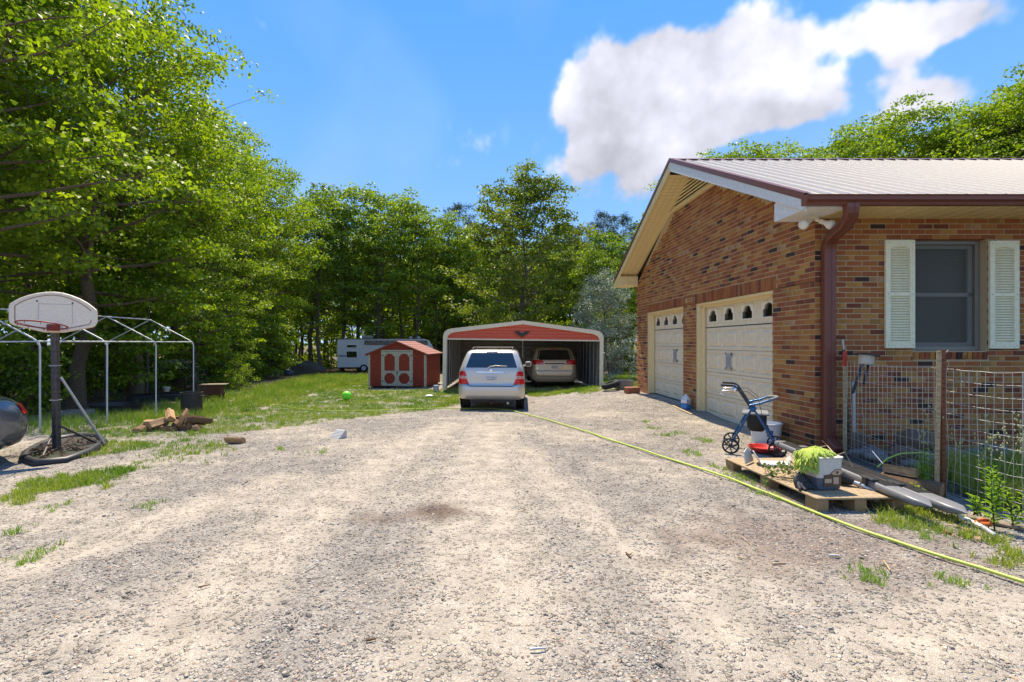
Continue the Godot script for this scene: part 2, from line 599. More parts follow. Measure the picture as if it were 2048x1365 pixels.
func make_materials() -> void:
	var m: StandardMaterial3D
	m = mat("ground", Color.WHITE, 0.95, 0.0, T.gravel, 0.55)
	m.uv1_world_triplanar = true
	m.vertex_color_use_as_albedo = true
	m.heightmap_enabled = true
	m.heightmap_texture = T.gravel_height
	m.heightmap_scale = 1.7
	m = mat("pebble", Color.WHITE, 0.9)
	m.vertex_color_use_as_albedo = true
	m = mat("brick", Color(1.0, 0.985, 0.96), 0.9, 0.0, T.brick, 4.0, 0.4)
	m.vertex_color_use_as_albedo = true
	mat("mortar", lin(0.76, 0.58, 0.34), 0.95, 0.0, T.grain, 6.0, 0.3)
	mat("roof_metal", lin(0.345, 0.325, 0.30), 0.46, 0.2, T.soft, 1.2)
	mat("trim_brown", lin(0.19, 0.062, 0.04), 0.38, 0.1, T.soft, 1.5)
	mat("trim_white", lin(0.80, 0.79, 0.76), 0.55, 0.0, T.soft, 1.1)
	mat("vinyl_tan", lin(0.86, 0.68, 0.33), 0.6, 0.0, T.soft, 0.8)
	mat("door_cream", lin(0.86, 0.73, 0.52), 0.55, 0.0, T.soft, 0.9)
	mat("door_trim", lin(0.85, 0.68, 0.37), 0.6, 0.0, T.soft, 1.3)
	mat("insert_white", lin(0.84, 0.78, 0.64), 0.5)
	mat("shutter", lin(0.88, 0.84, 0.58), 0.6, 0.0, T.soft, 1.3)
	mat("window_frame", lin(0.24, 0.225, 0.185), 0.5, 0.3, T.soft, 2.0)
	m = mat("screen", Color(0.40, 0.40, 0.36, 0.50), 0.8)
	m.transparency = BaseMaterial3D.TRANSPARENCY_ALPHA
	m = mat("glass", Color(0.02, 0.025, 0.025, 0.35), 0.05)
	m.transparency = BaseMaterial3D.TRANSPARENCY_ALPHA
	m.metallic_specular = 0.3
	mat("room_wall", lin(0.36, 0.33, 0.29), 0.9)
	mat("blind", lin(0.40, 0.39, 0.35), 0.7)
	mat("concrete", lin(0.40, 0.37, 0.32), 0.9, 0.0, T.grain, 2.0, 0.3)
	mat("paper", lin(0.42, 0.42, 0.43), 0.8, 0.0, T.soft, 8.0)
	mat("tape", lin(0.012, 0.012, 0.012), 0.5)
	mat("bulb", lin(0.70, 0.70, 0.64), 0.25)
	mat("ivory", lin(0.70, 0.65, 0.50), 0.5)
	mat("galvanised", lin(0.50, 0.52, 0.53), 0.42, 0.7, T.soft, 3.0)
	mat("white_pipe", lin(0.60, 0.60, 0.59), 0.45, 0.1, T.soft, 3.0)
	mat("carport_cream", lin(0.78, 0.68, 0.50), 0.5, 0.0, T.soft, 0.8)
	mat("carport_red", lin(0.70, 0.125, 0.045), 0.45, 0.0, T.soft, 0.9)
	mat("carport_wall", lin(0.40, 0.38, 0.34), 0.55, 0.1, T.soft, 0.9)
	mat("eagle", lin(0.02, 0.023, 0.035), 0.6)
	mat("barn_red", lin(0.46, 0.066, 0.028), 0.8, 0.0, T.strong, 1.3)
	mat("barn_trim", lin(0.78, 0.74, 0.56), 0.75, 0.0, T.strong, 1.6)
	mat("shingle", lin(0.40, 0.18, 0.14), 0.9, 0.0, T.grain, 3.0, 0.3)
	mat("camper_white", lin(0.78, 0.76, 0.72), 0.5, 0.0, T.soft, 0.5)
	mat("camper_roof", lin(0.38, 0.33, 0.28), 0.8, 0.0, T.strong, 0.4)
	mat("camper_teal", lin(0.13, 0.22, 0.25), 0.5)
	mat("black_plastic", lin(0.022, 0.023, 0.026), 0.5, 0.0, T.soft, 2.0)
	mat("grey_plastic", lin(0.20, 0.205, 0.215), 0.4, 0.0, T.soft, 2.0)
	mat("rubber", lin(0.02, 0.02, 0.02), 0.85, 0.0, T.grain, 4.0)
	m = mat("silver_paint", lin(0.60, 0.55, 0.47), 0.34, 0.45)
	m.clearcoat_enabled = true
	m.clearcoat = 0.8
	m.clearcoat_roughness = 0.06
	m = mat("gold_paint", lin(0.64, 0.52, 0.38), 0.35, 0.4)
	m.clearcoat_enabled = true
	m.clearcoat = 0.8
	m.clearcoat_roughness = 0.08
	m = mat("dark_paint", lin(0.13, 0.14, 0.155), 0.25, 0.5)
	m.clearcoat_enabled = true
	m.clearcoat = 1.0
	m.clearcoat_roughness = 0.04
	m = mat("car_glass", lin(0.012, 0.014, 0.016), 0.05)
	m.metallic_specular = 0.7
	m = mat("tail_red", lin(0.60, 0.010, 0.012), 0.12)
	m = mat("tail_clear", lin(0.55, 0.42, 0.38), 0.12)
	mat("chrome", lin(0.75, 0.76, 0.78), 0.12, 1.0)
	mat("plate", lin(0.62, 0.64, 0.66), 0.5)
	mat("plate_ink", lin(0.03, 0.05, 0.16), 0.6)
	mat("rim_metal", lin(0.45, 0.46, 0.47), 0.3, 0.8)
	mat("backboard", lin(0.90, 0.76, 0.58), 0.55, 0.0, T.soft, 2.5)
	mat("worn_red", lin(0.58, 0.36, 0.27), 0.7, 0.0, T.strong, 6.0)
	mat("hoop_red", lin(0.42, 0.035, 0.015), 0.5, 0.1, T.strong, 5.0)
	mat("pole_metal", lin(0.14, 0.12, 0.105), 0.55, 0.3, T.strong, 2.0)
	mat("bark_chip", lin(0.21, 0.12, 0.075), 0.95, 0.0, T.strong, 5.0)
	mat("blue_paint", lin(0.03, 0.10, 0.23), 0.3, 0.5)
	mat("seat_grey", lin(0.17, 0.18, 0.19), 0.6)
	mat("bag_black", lin(0.012, 0.013, 0.012), 0.7)
	mat("red_plastic", lin(0.48, 0.03, 0.025), 0.35)
	mat("white_plastic", lin(0.74, 0.75, 0.75), 0.4, 0.0, T.soft, 4.0)
	mat("off_white", lin(0.62, 0.60, 0.53), 0.5, 0.0, T.soft, 3.0)
	mat("slate", lin(0.085, 0.10, 0.13), 0.5)
	mat("label_brown", lin(0.10, 0.06, 0.035), 0.5)
	mat("label_tan", lin(0.50, 0.36, 0.24), 0.5)
	m = mat("chenille", lin(0.40, 0.50, 0.08), 0.9)
	m.backlight_enabled = true
	m.backlight = Color(0.3, 0.35, 0.1)
	mat("glove", lin(0.07, 0.07, 0.08), 0.85, 0.0, T.strong, 9.0)
	mat("lamp_clear", lin(0.50, 0.46, 0.38), 0.15)
	mat("stake_wood", lin(0.66, 0.50, 0.28), 0.8, 0.0, T.strong, 3.0)
	mat("stake_red", lin(0.50, 0.05, 0.025), 0.6)
	mat("post_green", lin(0.025, 0.05, 0.035), 0.5, 0.2)
	mat("post_rust", lin(0.36, 0.13, 0.06), 0.7, 0.3, T.strong, 4.0)
	mat("wire", lin(0.55, 0.56, 0.55), 0.4, 0.8)
	m = mat("plywood", lin(0.58, 0.43, 0.25), 0.8, 0.0, T.strong, 1.0, 0.1)
	m.uv1_scale = Vector3(9.0, 9.0, 1.2)
	m = mat("chipboard", lin(0.50, 0.32, 0.16), 0.85, 0.0, T.grain, 8.0, 0.3)
	m = mat("split_wood", lin(0.76, 0.47, 0.22), 0.85, 0.0, T.strong, 1.0, 0.3)
	m.uv1_scale = Vector3(9.0, 9.0, 1.1)
	mat("log_bark", lin(0.38, 0.22, 0.115), 0.95, 0.0, T.strong, 6.0, 0.8)
	m = mat("jug", Color(0.86, 0.88, 0.90), 0.35)
	m = mat("fluid_blue", lin(0.02, 0.19, 0.52), 0.15)
	mat("hose", lin(0.50, 0.62, 0.10), 0.5, 0.0, T.soft, 6.0)
	mat("brass", lin(0.5, 0.35, 0.12), 0.35, 0.9)
	mat("lime", lin(0.20, 0.80, 0.03), 0.3)
	mat("chock", lin(0.55, 0.53, 0.49), 0.8, 0.0, T.soft, 8.0)
	mat("rock", lin(0.42, 0.40, 0.37), 0.92, 0.0, T.strong, 3.0, 1.2)
	mat("rock_rust", lin(0.33, 0.22, 0.15), 0.92, 0.0, T.strong, 3.0, 1.2)
	mat("rust", lin(0.16, 0.055, 0.03), 0.85, 0.1, T.strong, 2.5)
	mat("tarp", lin(0.40, 0.42, 0.46), 0.4, 0.0, T.soft, 3.0)
	mat("old_timber", lin(0.36, 0.29, 0.20), 0.85, 0.0, T.strong, 2.0)
	mat("orange_plastic", lin(0.60, 0.13, 0.03), 0.4)
	mat("dead_leaf", lin(0.32, 0.19, 0.10), 0.85)
	mat("clay", lin(0.36, 0.13, 0.06), 0.8, 0.0, T.soft, 4.0)
	mat("twig", lin(0.40, 0.31, 0.22), 0.9)
	mat("brush", lin(0.20, 0.15, 0.11), 0.95, 0.0, T.strong, 2.0)
	m = mat("bark", lin(0.30, 0.21, 0.14), 0.95, 0.0, T.strong, 2.2, 1.4)
	m = mat("bark_grey", lin(0.24, 0.195, 0.155), 0.95, 0.0, T.strong, 2.2, 1.2)
	for k in [["leaf", 0.5, Color(0.97, 1.0, 0.45)], ["leaf_pale", 0.45, Color(0.55, 0.6, 0.4)], ["needle", 0.6, Color(0.25, 0.3, 0.12)], ["grass", 0.7, Color(0.7, 0.85, 0.2)]]:
		m = mat(k[0], Color.WHITE, k[1])
		m.vertex_color_use_as_albedo = true
		m.backlight_enabled = true
		m.backlight = k[2]
		m.metallic_specular = 0.35

# ------------------------------------------------------------------ ground
func px_poly(pts: Array) -> PackedVector2Array:
	var o := PackedVector2Array()
	for p in pts:
		var g := on_ground(p[0], p[1])
		o.append(Vector2(g.x, -g.z))
	return o

func seg_dist(p: Vector2, a: Vector2, b: Vector2) -> float:
	return p.distance_to(Geometry2D.get_closest_point_to_segment(p, a, b))

var lawn := []        # [polygon, density]
var tracks := []      # wheel tracks of pale sand: polylines
var spot_a := Vector3.ZERO
var spot_b := Vector3.ZERO
var spot_c := Vector3.ZERO

func lay_out_ground() -> void:
	spot_a = on_ground(1600, 1080)
	spot_b = on_ground(880, 1023)
	spot_c = on_ground(800, 1035)
	lawn = [
		[px_poly([[150, 870], [215, 842], [330, 812], [470, 790], [560, 765], [625, 752], [735, 752], [740, 782], [880, 780], [918, 800], [905, 812], [720, 836], [620, 848], [540, 860], [430, 872], [330, 876], [240, 882]]), 1.0],
		[px_poly([[0, 990], [60, 962], [200, 944], [262, 945], [230, 966], [60, 996], [0, 1012]]), 0.75],
		[px_poly([[1204, 728], [1275, 728], [1275, 786], [1204, 782]]), 1.0],
		[px_poly([[1900, 1062], [2048, 1068], [2048, 1150], [1960, 1108]]), 0.6],
		[px_poly([[1765, 1012], [1900, 1030], [1935, 1062], [1800, 1052]]), 0.6],
		[px_poly([[60, 896], [270, 880], [330, 892], [250, 908], [60, 925]]), 0.28],
		[px_poly([[885, 776], [920, 776], [918, 812], [885, 806]]), 0.9],
		[px_poly([[1055, 781], [1190, 776], [1200, 786], [1060, 793]]), 0.45],
		[px_poly([[330, 880], [430, 874], [480, 900], [330, 915]]), 0.12],
		[px_poly([[280, 905], [430, 890], [420, 930], [240, 950]]), 0.10],
		[PackedVector2Array([Vector2(4.38, 2.4), Vector2(9, 2.4), Vector2(9, 5.3), Vector2(4.45, 5.3)]), 0.8],
		[PackedVector2Array([Vector2(-8, 23), Vector2(-5.2, 22.5), Vector2(-3, 29), Vector2(-3, 34), Vector2(-9, 34)]), 0.35],
		[PackedVector2Array([Vector2(5.2, 17), Vector2(14, 15), Vector2(24, 45), Vector2(3, 45), Vector2(5.6, 28)]), 0.7],
	]
	tracks = [
		[px_poly([[250, 1365], [420, 1200], [640, 1010], [800, 900], [900, 850]]), 0.42],
		[px_poly([[900, 1365], [1000, 1200], [960, 1020], [975, 900], [985, 850]]), 0.55],
		[px_poly([[1500, 1365], [1400, 1200], [1150, 1020], [1050, 900]]), 0.25],
		[px_poly([[0, 1150], [300, 1050], [560, 960]]), 0.35],
		[px_poly([[1700, 1365], [1900, 1250], [2048, 1220]]), 0.35],
		[px_poly([[560, 766], [640, 758], [740, 752]]), 0.8],
	]

func grass_density(x: float, d: float) -> float:
	var jx := x + fn.get_noise_2d(x * 6.0, d * 6.0) * 0.35
	var jd := d + fn.get_noise_2d(x * 6.0 + 90.0, d * 6.0) * 0.35
	var best := 0.0
	for l in lawn:
		if l[1] > best and Geometry2D.is_point_in_polygon(Vector2(jx, jd), l[0]):
			best = l[1]
	if best > 0.0:
		best *= clampf(0.72 + fn.get_noise_2d(x * 2.3, d * 2.3) * 1.5, 0.08, 1.0)
	return best

func in_woods(x: float, d: float) -> float:
	# 1 under the trees, 0 in the open
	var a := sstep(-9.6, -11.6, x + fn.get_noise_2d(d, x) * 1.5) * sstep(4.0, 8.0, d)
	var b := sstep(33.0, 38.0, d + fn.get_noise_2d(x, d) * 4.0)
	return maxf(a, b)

func ground_colour(x: float, d: float) -> Color:
	var n := fn.get_noise_2d(x * 1.1, d * 1.1)
	var n2 := fn2.get_noise_2d(x * 1.2, d * 1.2)
	var gravel := Color(0.395, 0.36, 0.312)
	var sand := Color(0.60, 0.53, 0.425)
	var p := Vector2(x, d)
	var s := clampf(0.30 + n * 1.2, 0.0, 0.75)
	for t in tracks:
		var poly: PackedVector2Array = t[0]
		var dist := 99.0
		for i in poly.size() - 1:
			dist = minf(dist, seg_dist(p, poly[i], poly[i + 1]))
		s = maxf(s, (1.0 - sstep(t[1] * 0.35, t[1] * 1.3, dist + n2 * 0.22)) * 0.95)
	s *= 1.0 - sstep(9.5, 14.0, d) * 0.7
	var c := gravel.lerp(sand, clampf(s + n2 * 0.28, 0.0, 1.0))
	c = c * (1.0 + n2 * 0.18)
	# bark chips and brown grit by the pallet
	var mg := spot_a
	var q := Vector2((x - mg.x) / 1.25, (d + mg.z) / 0.75).length() + n2 * 0.5
	c = c.lerp(Color(0.28, 0.20, 0.155), (1.0 - sstep(0.35, 1.15, q)) * 0.6)
	# damp brown patch on the drive
	var dp := spot_b
	q = Vector2((x - dp.x) / 0.21, (d + dp.z) / 0.24).length() + n2 * 0.35
	c = c.lerp(Color(0.14, 0.082, 0.055), (1.0 - sstep(0.4, 1.3, q)) * 0.85)
	dp = spot_c
	q = Vector2((x - dp.x) / 0.35, (d + dp.z) / 0.2).length() + n2 * 0.6
	c = c.lerp(Color(0.24, 0.165, 0.12), (1.0 - sstep(0.3, 1.3, q)) * 0.55)
	var g := grass_density(x, d)
	if g > 0.0:
		c = c.lerp(Color(0.19, 0.22, 0.065), minf(0.85, g))
	# bed by the house
	if x > 4.35 and d < 6.5:
		c = c.lerp(Color(0.12, 0.09, 0.06), 0.85)
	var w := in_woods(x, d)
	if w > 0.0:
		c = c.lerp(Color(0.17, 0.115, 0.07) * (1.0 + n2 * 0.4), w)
	if d > 26.0:
		c = c.lerp(Color(0.18, 0.18, 0.08), 0.5 * (1.0 - w))
	c.a = 1.0
	return c

func make_ground() -> void:
	lay_out_ground()
	var xs := PackedFloat32Array()
	var ds := PackedFloat32Array()
	var x := -13.0
	while x < 9.0:
		xs.append(x)
		x += 0.10
	var st := 0.12
	while x < 420.0:
		xs.append(x)
		x += st
		st *= 1.22
	var left := PackedFloat32Array()
	x = -13.12
	st = 0.13
	while x > -420.0:
		left.append(x)
		st *= 1.2
		x -= st
	left.reverse()
	left.append_array(xs)
	xs = left
	var d := -60.0
	for q in [-60.0, -25.0, -10.0, -4.0, -1.5, 0.0, 0.7, 1.2]:
		ds.append(q)
	d = 1.5
	st = 0.09
	while d < 500.0:
		ds.append(d)
		if d > 15.0:
			st *= 1.06
		d += st
	var nx := xs.size()
	var nd := ds.size()
	var v := PackedVector3Array()
	var nn := PackedVector3Array()
	var c := PackedColorArray()
	var ix := PackedInt32Array()
	for j in nd:
		for i in nx:
			var px := xs[i]
			var pd := ds[j]
			var b := 0.0
			if pd < 40.0 and absf(px) < 40.0:
				b = fn2.get_noise_2d(px * 0.8, pd * 0.8) * 0.012 + fn.get_noise_2d(px * 2.0, pd * 2.0) * 0.012
			v.append(Vector3(px, gh(px, pd) + b, -pd))
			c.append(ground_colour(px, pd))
	for j in nd:
		for i in nx:
			var a := v[j * nx + maxi(i - 1, 0)]
			var b := v[j * nx + mini(i + 1, nx - 1)]
			var e := v[maxi(j - 1, 0) * nx + i]
			var f := v[mini(j + 1, nd - 1) * nx + i]
			var q := (b - a).cross(f - e).normalized()
			nn.append(q if q.y > 0.0 else -q)
	for j in nd - 1:
		for i in nx - 1:
			var a := j * nx + i
			ix.append_array([a, a + nx, a + 1, a + 1, a + nx, a + nx + 1])
	var arr := []
	arr.resize(Mesh.ARRAY_MAX)
	arr[Mesh.ARRAY_VERTEX] = v
	arr[Mesh.ARRAY_NORMAL] = nn
	arr[Mesh.ARRAY_COLOR] = c
	arr[Mesh.ARRAY_INDEX] = ix
	# clockwise from above
	var tst := (v[ix[1]] - v[ix[0]]).cross(v[ix[2]] - v[ix[0]])
	if tst.y > 0.0:
		for k in range(0, ix.size(), 3):
			var t := ix[k + 1]
			ix[k + 1] = ix[k + 2]
			ix[k + 2] = t
		arr[Mesh.ARRAY_INDEX] = ix
	var am := ArrayMesh.new()
	am.add_surface_from_arrays(Mesh.PRIMITIVE_TRIANGLES, arr)
	setting("ground", am, M.ground)

# ------------------------------------------------------------------ brick house
const HX := 4.30       # garage gable wall
const DF := 6.41       # front wall
const DB := 13.63      # back corner
const DR := 10.02      # ridge
const XR := 3.80       # outer face of the rake
const SOF := 3.0       # soffit height
const COURSE := 0.0677
const DOORS := [[7.338, 9.93, 0.0], [10.55, 12.80, 0.13]]   # near, far edge, sill height
const DOOR_TOP := 2.185
const WIN := [5.57, 6.51, 1.30, 2.745]

func brick_variant(kind: int, rng: RandomNumberGenerator, sz: Vector3) -> MB:
	# length along x, height y, face towards +z; three columns so that a brick can be flashed dark or pale in part
	var base: Color
	match kind:
		0, 1, 2, 3: base = Color(0.46, 0.136, 0.046).lerp(Color(0.62, 0.225, 0.07), rng.randf())
		4, 5, 6: base = Color(0.61, 0.265, 0.068).lerp(Color(0.76, 0.40, 0.11), rng.randf())
		7: base = Color(0.075, 0.045, 0.035)
		8: base = Color(0.62, 0.34, 0.16)
		_: base = Color(0.28, 0.085, 0.045)
	var cols := []
	for i in 4:
		var k := base * rng.randf_range(0.86, 1.12)
		if kind == 4 and i == 1:
			k = k.lerp(Color(0.05, 0.03, 0.025), 0.75)
		if kind == 8 and i >= 2:
			k = k.lerp(Color(0.74, 0.52, 0.34), 0.6)
		if kind == 2 and i == 0:
			k = k.lerp(Color(0.40, 0.20, 0.09), 0.7)
		k.a = 1.0
		cols.append(k)
	var m := MB.new()
	var h := sz * 0.5
	var b := 0.0025
	var xs := [-h.x + b, -h.x * 0.35, h.x * 0.35, h.x - b]
	for i in 3:
		m.col = cols[i].lerp(cols[i + 1], 0.5)
		m.quad(Vector3(xs[i], -h.y + b, h.z), Vector3(xs[i + 1], -h.y + b, h.z), Vector3(xs[i + 1], h.y - b, h.z), Vector3(xs[i], h.y - b, h.z), Vector3(0, 0, 1))
	m.col = cols[1]
	for s in [-1.0, 1.0]:
		m.quad(Vector3(-h.x + b, s * (h.y - b), h.z), Vector3(h.x - b, s * (h.y - b), h.z), Vector3(h.x, s * h.y, h.z - b), Vector3(-h.x, s * h.y, h.z - b), Vector3(0, s, 1))
		m.quad(Vector3(s * (h.x - b), -h.y + b, h.z), Vector3(s * (h.x - b), h.y - b, h.z), Vector3(s * h.x, h.y, h.z - b), Vector3(s * h.x, -h.y, h.z - b), Vector3(s, 0, 1))
		m.quad(Vector3(-h.x, s * h.y, h.z - b), Vector3(h.x, s * h.y, h.z - b), Vector3(h.x, s * h.y, -h.z), Vector3(-h.x, s * h.y, -h.z), Vector3(0, s, 0))
		m.quad(Vector3(s * h.x, -h.y, h.z - b), Vector3(s * h.x, h.y, h.z - b), Vector3(s * h.x, h.y, -h.z), Vector3(s * h.x, -h.y, -h.z), Vector3(s, 0, 0))
	return m

func rake_y(d: float) -> float:
	# underside of the gable along the wall
	return SOF + 0.06 + (4.24 - absf(d - DR)) * 0.46 - 0.26

func make_house() -> void:
	var house := thing("brick_house", "brown brick ranch house with metal roof and two garage doors", "house", Vector3(HX, 0, -DF))
	var off := -house.position
	var rng := RandomNumberGenerator.new()
	rng.seed = 404
	# --- walls: mortar cores with openings
	var wall := Node3D.new()
	wall.name = "wall"
	house.add_child(wall)
	var mort := MB.new()
	var mx := HX + 0.0045
	var th := 0.2
	var slab := func(d0: float, d1: float, y0: float, y1: float) -> void:
		mort.box(off + Vector3(mx + th / 2, (y0 + y1) / 2, -(d0 + d1) / 2), Vector3(th, y1 - y0, d1 - d0))
	slab.call(DF + 0.0045, DOORS[0][0] + 0.006, -0.6, DOOR_TOP)
	slab.call(DOORS[0][1] - 0.006, DOORS[1][0] + 0.006, -0.6, DOOR_TOP)
	slab.call(DOORS[1][1] - 0.006, DB, -0.6, DOOR_TOP)
	mort.box(off + Vector3(mx + th / 2, (DOOR_TOP + SOF) / 2 + 0.005, -(DF + 0.0045 + DB) / 2), Vector3(th, SOF - DOOR_TOP - 0.01, DB - DF - 0.0045))
	var tri := PackedVector2Array([Vector2(DF + 0.0045, SOF), Vector2(DB, SOF), Vector2(11.32, 4.34), Vector2(8.72, 4.34)])
	var gx := Transform3D(Basis(Vector3(0, 0, -1), Vector3(0, 1, 0), Vector3(1, 0, 0)), off + Vector3(mx, 0, 0))
	mort.prism(tri, gx, th)
	var zf := -(DF + 0.0045)
	var fslab := func(x0: float, x1: float, y0: float, y1: float) -> void:
		mort.box(off + Vector3((x0 + x1) / 2, (y0 + y1) / 2, zf - 0.1), Vector3(x1 - x0, y1 - y0, 0.2))
	fslab.call(mx + th, WIN[0], -0.6, SOF)
	fslab.call(WIN[0], WIN[1], -0.6, WIN[2])
	fslab.call(WIN[0], WIN[1], WIN[3], SOF)
	fslab.call(WIN[1], 15.5, -0.6, SOF)
	fslab.call(HX + 0.006, mx + th, SOF - 0.02, SOF)
	part(wall, "mortar", mort, M.mortar)
	var bm := MB.new()
	bm.box(off + Vector3(15.6, 1.2, -(DF + DB) / 2), Vector3(0.2, 3.6, DB - DF))
	bm.box(off + Vector3((HX + 15.5) / 2 + 0.1, 1.2, -DB + 0.1), Vector3(15.3 - HX, 3.6, 0.2))
	part(wall, "rear_wall", bm, M.mortar)
	# --- bricks
	var SZ := Vector3(0.1915, 0.0565, 0.09)
	var variants := []
	var meshes := []
	var weights := [0, 1, 2, 3, 0, 1, 2, 5, 5, 6, 5, 6, 9, 3, 7, 3, 8, 4, 2, 9, 0, 1, 6, 3, 0, 2, 1, 5]
	for k in weights:
		var vb := brick_variant(k, rng, SZ)
		variants.append(vb)
		meshes.append(vb.mesh())
	var header := Vector3(0.0915, 0.0577, 0.09)
	var hv := []
	var hm := []
	for k in [0, 1, 2, 3, 5, 6, 9, 4, 7, 0, 9]:
		var vb := brick_variant(k, rng, header)
		hv.append(vb)
		hm.append(vb.mesh())
	var rest := MB.new()
	var placed := []   # [distance, transform, is header, variant]
	# gable wall: face towards -x
	var bg := Basis(Vector3(0, 0, 1), Vector3(0, 1, 0), Vector3(-1, 0, 0))
	var nc := int((5.0 + 0.35) / COURSE)
	for k in nc:
		var y := SOF - COURSE * 0.5 - (k - int((5.0 - SOF) / COURSE)) * COURSE
		var odd := posmod(k, 2)
		var d := DF
		var first := true
		while d < DB - 0.05:
			var isheader := first and odd == 1
			var lgt := 0.1015 if isheader else 0.203
			var d1 := d + lgt
			var mid := (d + d1) * 0.5
			first = false
			var cut := false
			for o in DOORS:
				# soldier course stands above each opening
				if y < DOOR_TOP + 0.205 and y > o[2] - 0.3 and d1 > o[0] + 0.004 and d < o[1] - 0.004:
					cut = true
					# the piece left of the cut at a jamb is laid short
					if d < o[0] - 0.03 and y < DOOR_TOP:
						placed.append([d, Vector3(HX + 0.045, y, -(d + o[0]) / 2), bg.scaled(Vector3.ONE) * Basis.from_scale(Vector3((o[0] - d - 0.004) / 0.193, 1, 1)), false, -1])
					if d1 > o[1] + 0.03 and y < DOOR_TOP:
						placed.append([d, Vector3(HX + 0.045, y, -(d1 + o[1]) / 2), bg * Basis.from_scale(Vector3((d1 - o[1] - 0.012) / 0.193, 1, 1)), false, -1])
			if y > SOF - 0.05 and y > rake_y(mid) - 0.05:
				cut = true
			if y > 4.30 and absf(mid - DR) < 1.35 and y > 4.30:
				cut = true
			if not cut and y > -0.35:
				placed.append([mid, Vector3(HX + 0.045, y, -mid), bg, isheader, -1])
			d = d1
	for o in DOORS:
		var d: float = o[0] - 0.1
		while d < o[1] + 0.1:
			placed.append([d + 3.0, Vector3(HX + 0.044, DOOR_TOP + 0.1, -d - 0.034), bg * Basis(Vector3(0, 1, 0), Vector3(-1, 0, 0), Vector3(0, 0, 1)), false, -2])
			d += COURSE
	# front wall: face towards +z
	var nf := int((SOF + 0.3) / COURSE)
	for k in nf:
		var y := SOF - COURSE * 0.5 - k * COURSE
		var kk := k + int((5.0 - SOF) / COURSE)
		var odd := posmod(kk, 2)
		var x := HX
		var first := true
		while x < 9.2:
			var isheader := first and odd == 0
			var lgt := 0.1015 if isheader else 0.203
			var x1 := x + lgt
			first = false
			var cut := false
			if y > WIN[2] - 0.115 and y < WIN[3] and x1 > WIN[0] - 0.0 and x < WIN[1]:
				cut = true
				if y > WIN[2] or true:
					if x < WIN[0] - 0.03:
						placed.append([DF, Vector3((x + WIN[0]) / 2, y, -DF - 0.045), Basis.from_scale(Vector3((WIN[0] - x - 0.01) / 0.193, 1, 1)), false, -1])
					if x1 > WIN[1] + 0.03:
						placed.append([DF, Vector3((x1 + WIN[1]) / 2, y, -DF - 0.045), Basis.from_scale(Vector3((x1 - WIN[1] - 0.01) / 0.193, 1, 1)), false, -1])
			if not cut:
				placed.append([Vector2((x + x1) / 2, DF).length() - 2.0, Vector3((x + x1) / 2, y, -DF - 0.045), Basis.IDENTITY, isheader, -1])
			x = x1
	# brick window sill, laid on edge
	var sx: float = WIN[0] + 0.03
	while sx < WIN[1] + 0.02:
		placed.append([1.0, Vector3(sx, WIN[2] - 0.055, -DF - 0.03), Basis(Vector3(0, 1, 0), Vector3(-1, 0, 0), Vector3(0, 0, 1)).rotated(Vector3.RIGHT, 0.12), true, -1])
		sx += COURSE
	placed.sort_custom(func(a, b): return a[0] < b[0])
	var n := 0
	for p in placed:
		var pos: Vector3 = p[1] + off + Vector3(0, 0, 0)
		var j := rng.randf_range(-0.0015, 0.0025)
		pos += (p[2] as Basis).z.normalized() * j
		var pick := rng.randi() % (hv.size() if p[3] else variants.size())
		if p[4] == -2:
			pick = [0, 1, 2, 3, 12, 13, 20, 19][rng.randi() % 8]
		var seen: bool = p[1].y > 0.0 and p[1].y < 3.0 and p[1].x < 7.0
		if n < 300 and seen and rng.randf() < 0.9:
			var b := MeshInstance3D.new()
			b.name = "brick"
			b.mesh = hm[pick] if p[3] else meshes[pick]
			b.material_override = M.brick
			b.transform = Transform3D(p[2], pos)
			wall.add_child(b, true)
			n += 1
		else:
			rest.append(hv[pick] if p[3] else variants[pick], Transform3D(p[2], pos))
	var rp := part(wall, "brickwork", rest, M.brick)
	rp.set_meta("kind", "stuff")
	# --- garage doors
	for di in 2:
		garage_door(house, off, DOORS[di], di)
	# --- gable vent
	var vent := Node3D.new()
	vent.name = "gable_vent"
	house.add_child(vent)
	var vb := MB.new()
	vb.prism(PackedVector2Array([Vector2(DR - 1.30, 4.34), Vector2(DR + 1.30, 4.34), Vector2(DR + 0.2, 4.84), Vector2(DR - 0.2, 4.84)]), Transform3D(gx.basis, off + Vector3(HX + 0.3, 0, 0)), 0.01)
	part(vent, "vent_back", vb, M.old_timber)
	for k in 7:
		var y := 4.385 + k * 0.068
		var hw := 1.30 - (y - 4.34) * 2.2
		var sl := MB.new()
		sl.box(Vector3.ZERO, Vector3(0.012, 0.03, hw * 2), Basis(Vector3(0, 0, 1), 0.3))
		part(vent, "slat", sl, M.vinyl_tan, off + Vector3(HX - 0.01, y, -DR))
	var vs := MB.new()
	vs.box(off + Vector3(HX - 0.02, 4.325, -DR), Vector3(0.07, 0.04, 2.75), Basis.IDENTITY, 0.005)
	part(vent, "vent_sill", vs, M.vinyl_tan)
	# --- roof
	var roof := Node3D.new()
	roof.name = "roof"
	house.add_child(roof)
	var eave_d := DF - 0.56
	var run := DR - eave_d
	var rise := 5.08 - (SOF + 0.13)
	var slope_len := sqrt(run * run + rise * rise)
	var ang := atan2(rise, run)
	# one pressed sheet: four ribs across 0.916 m, running up the slope (+y here), face +z
	var sh := MB.new()
	var step := 0.229
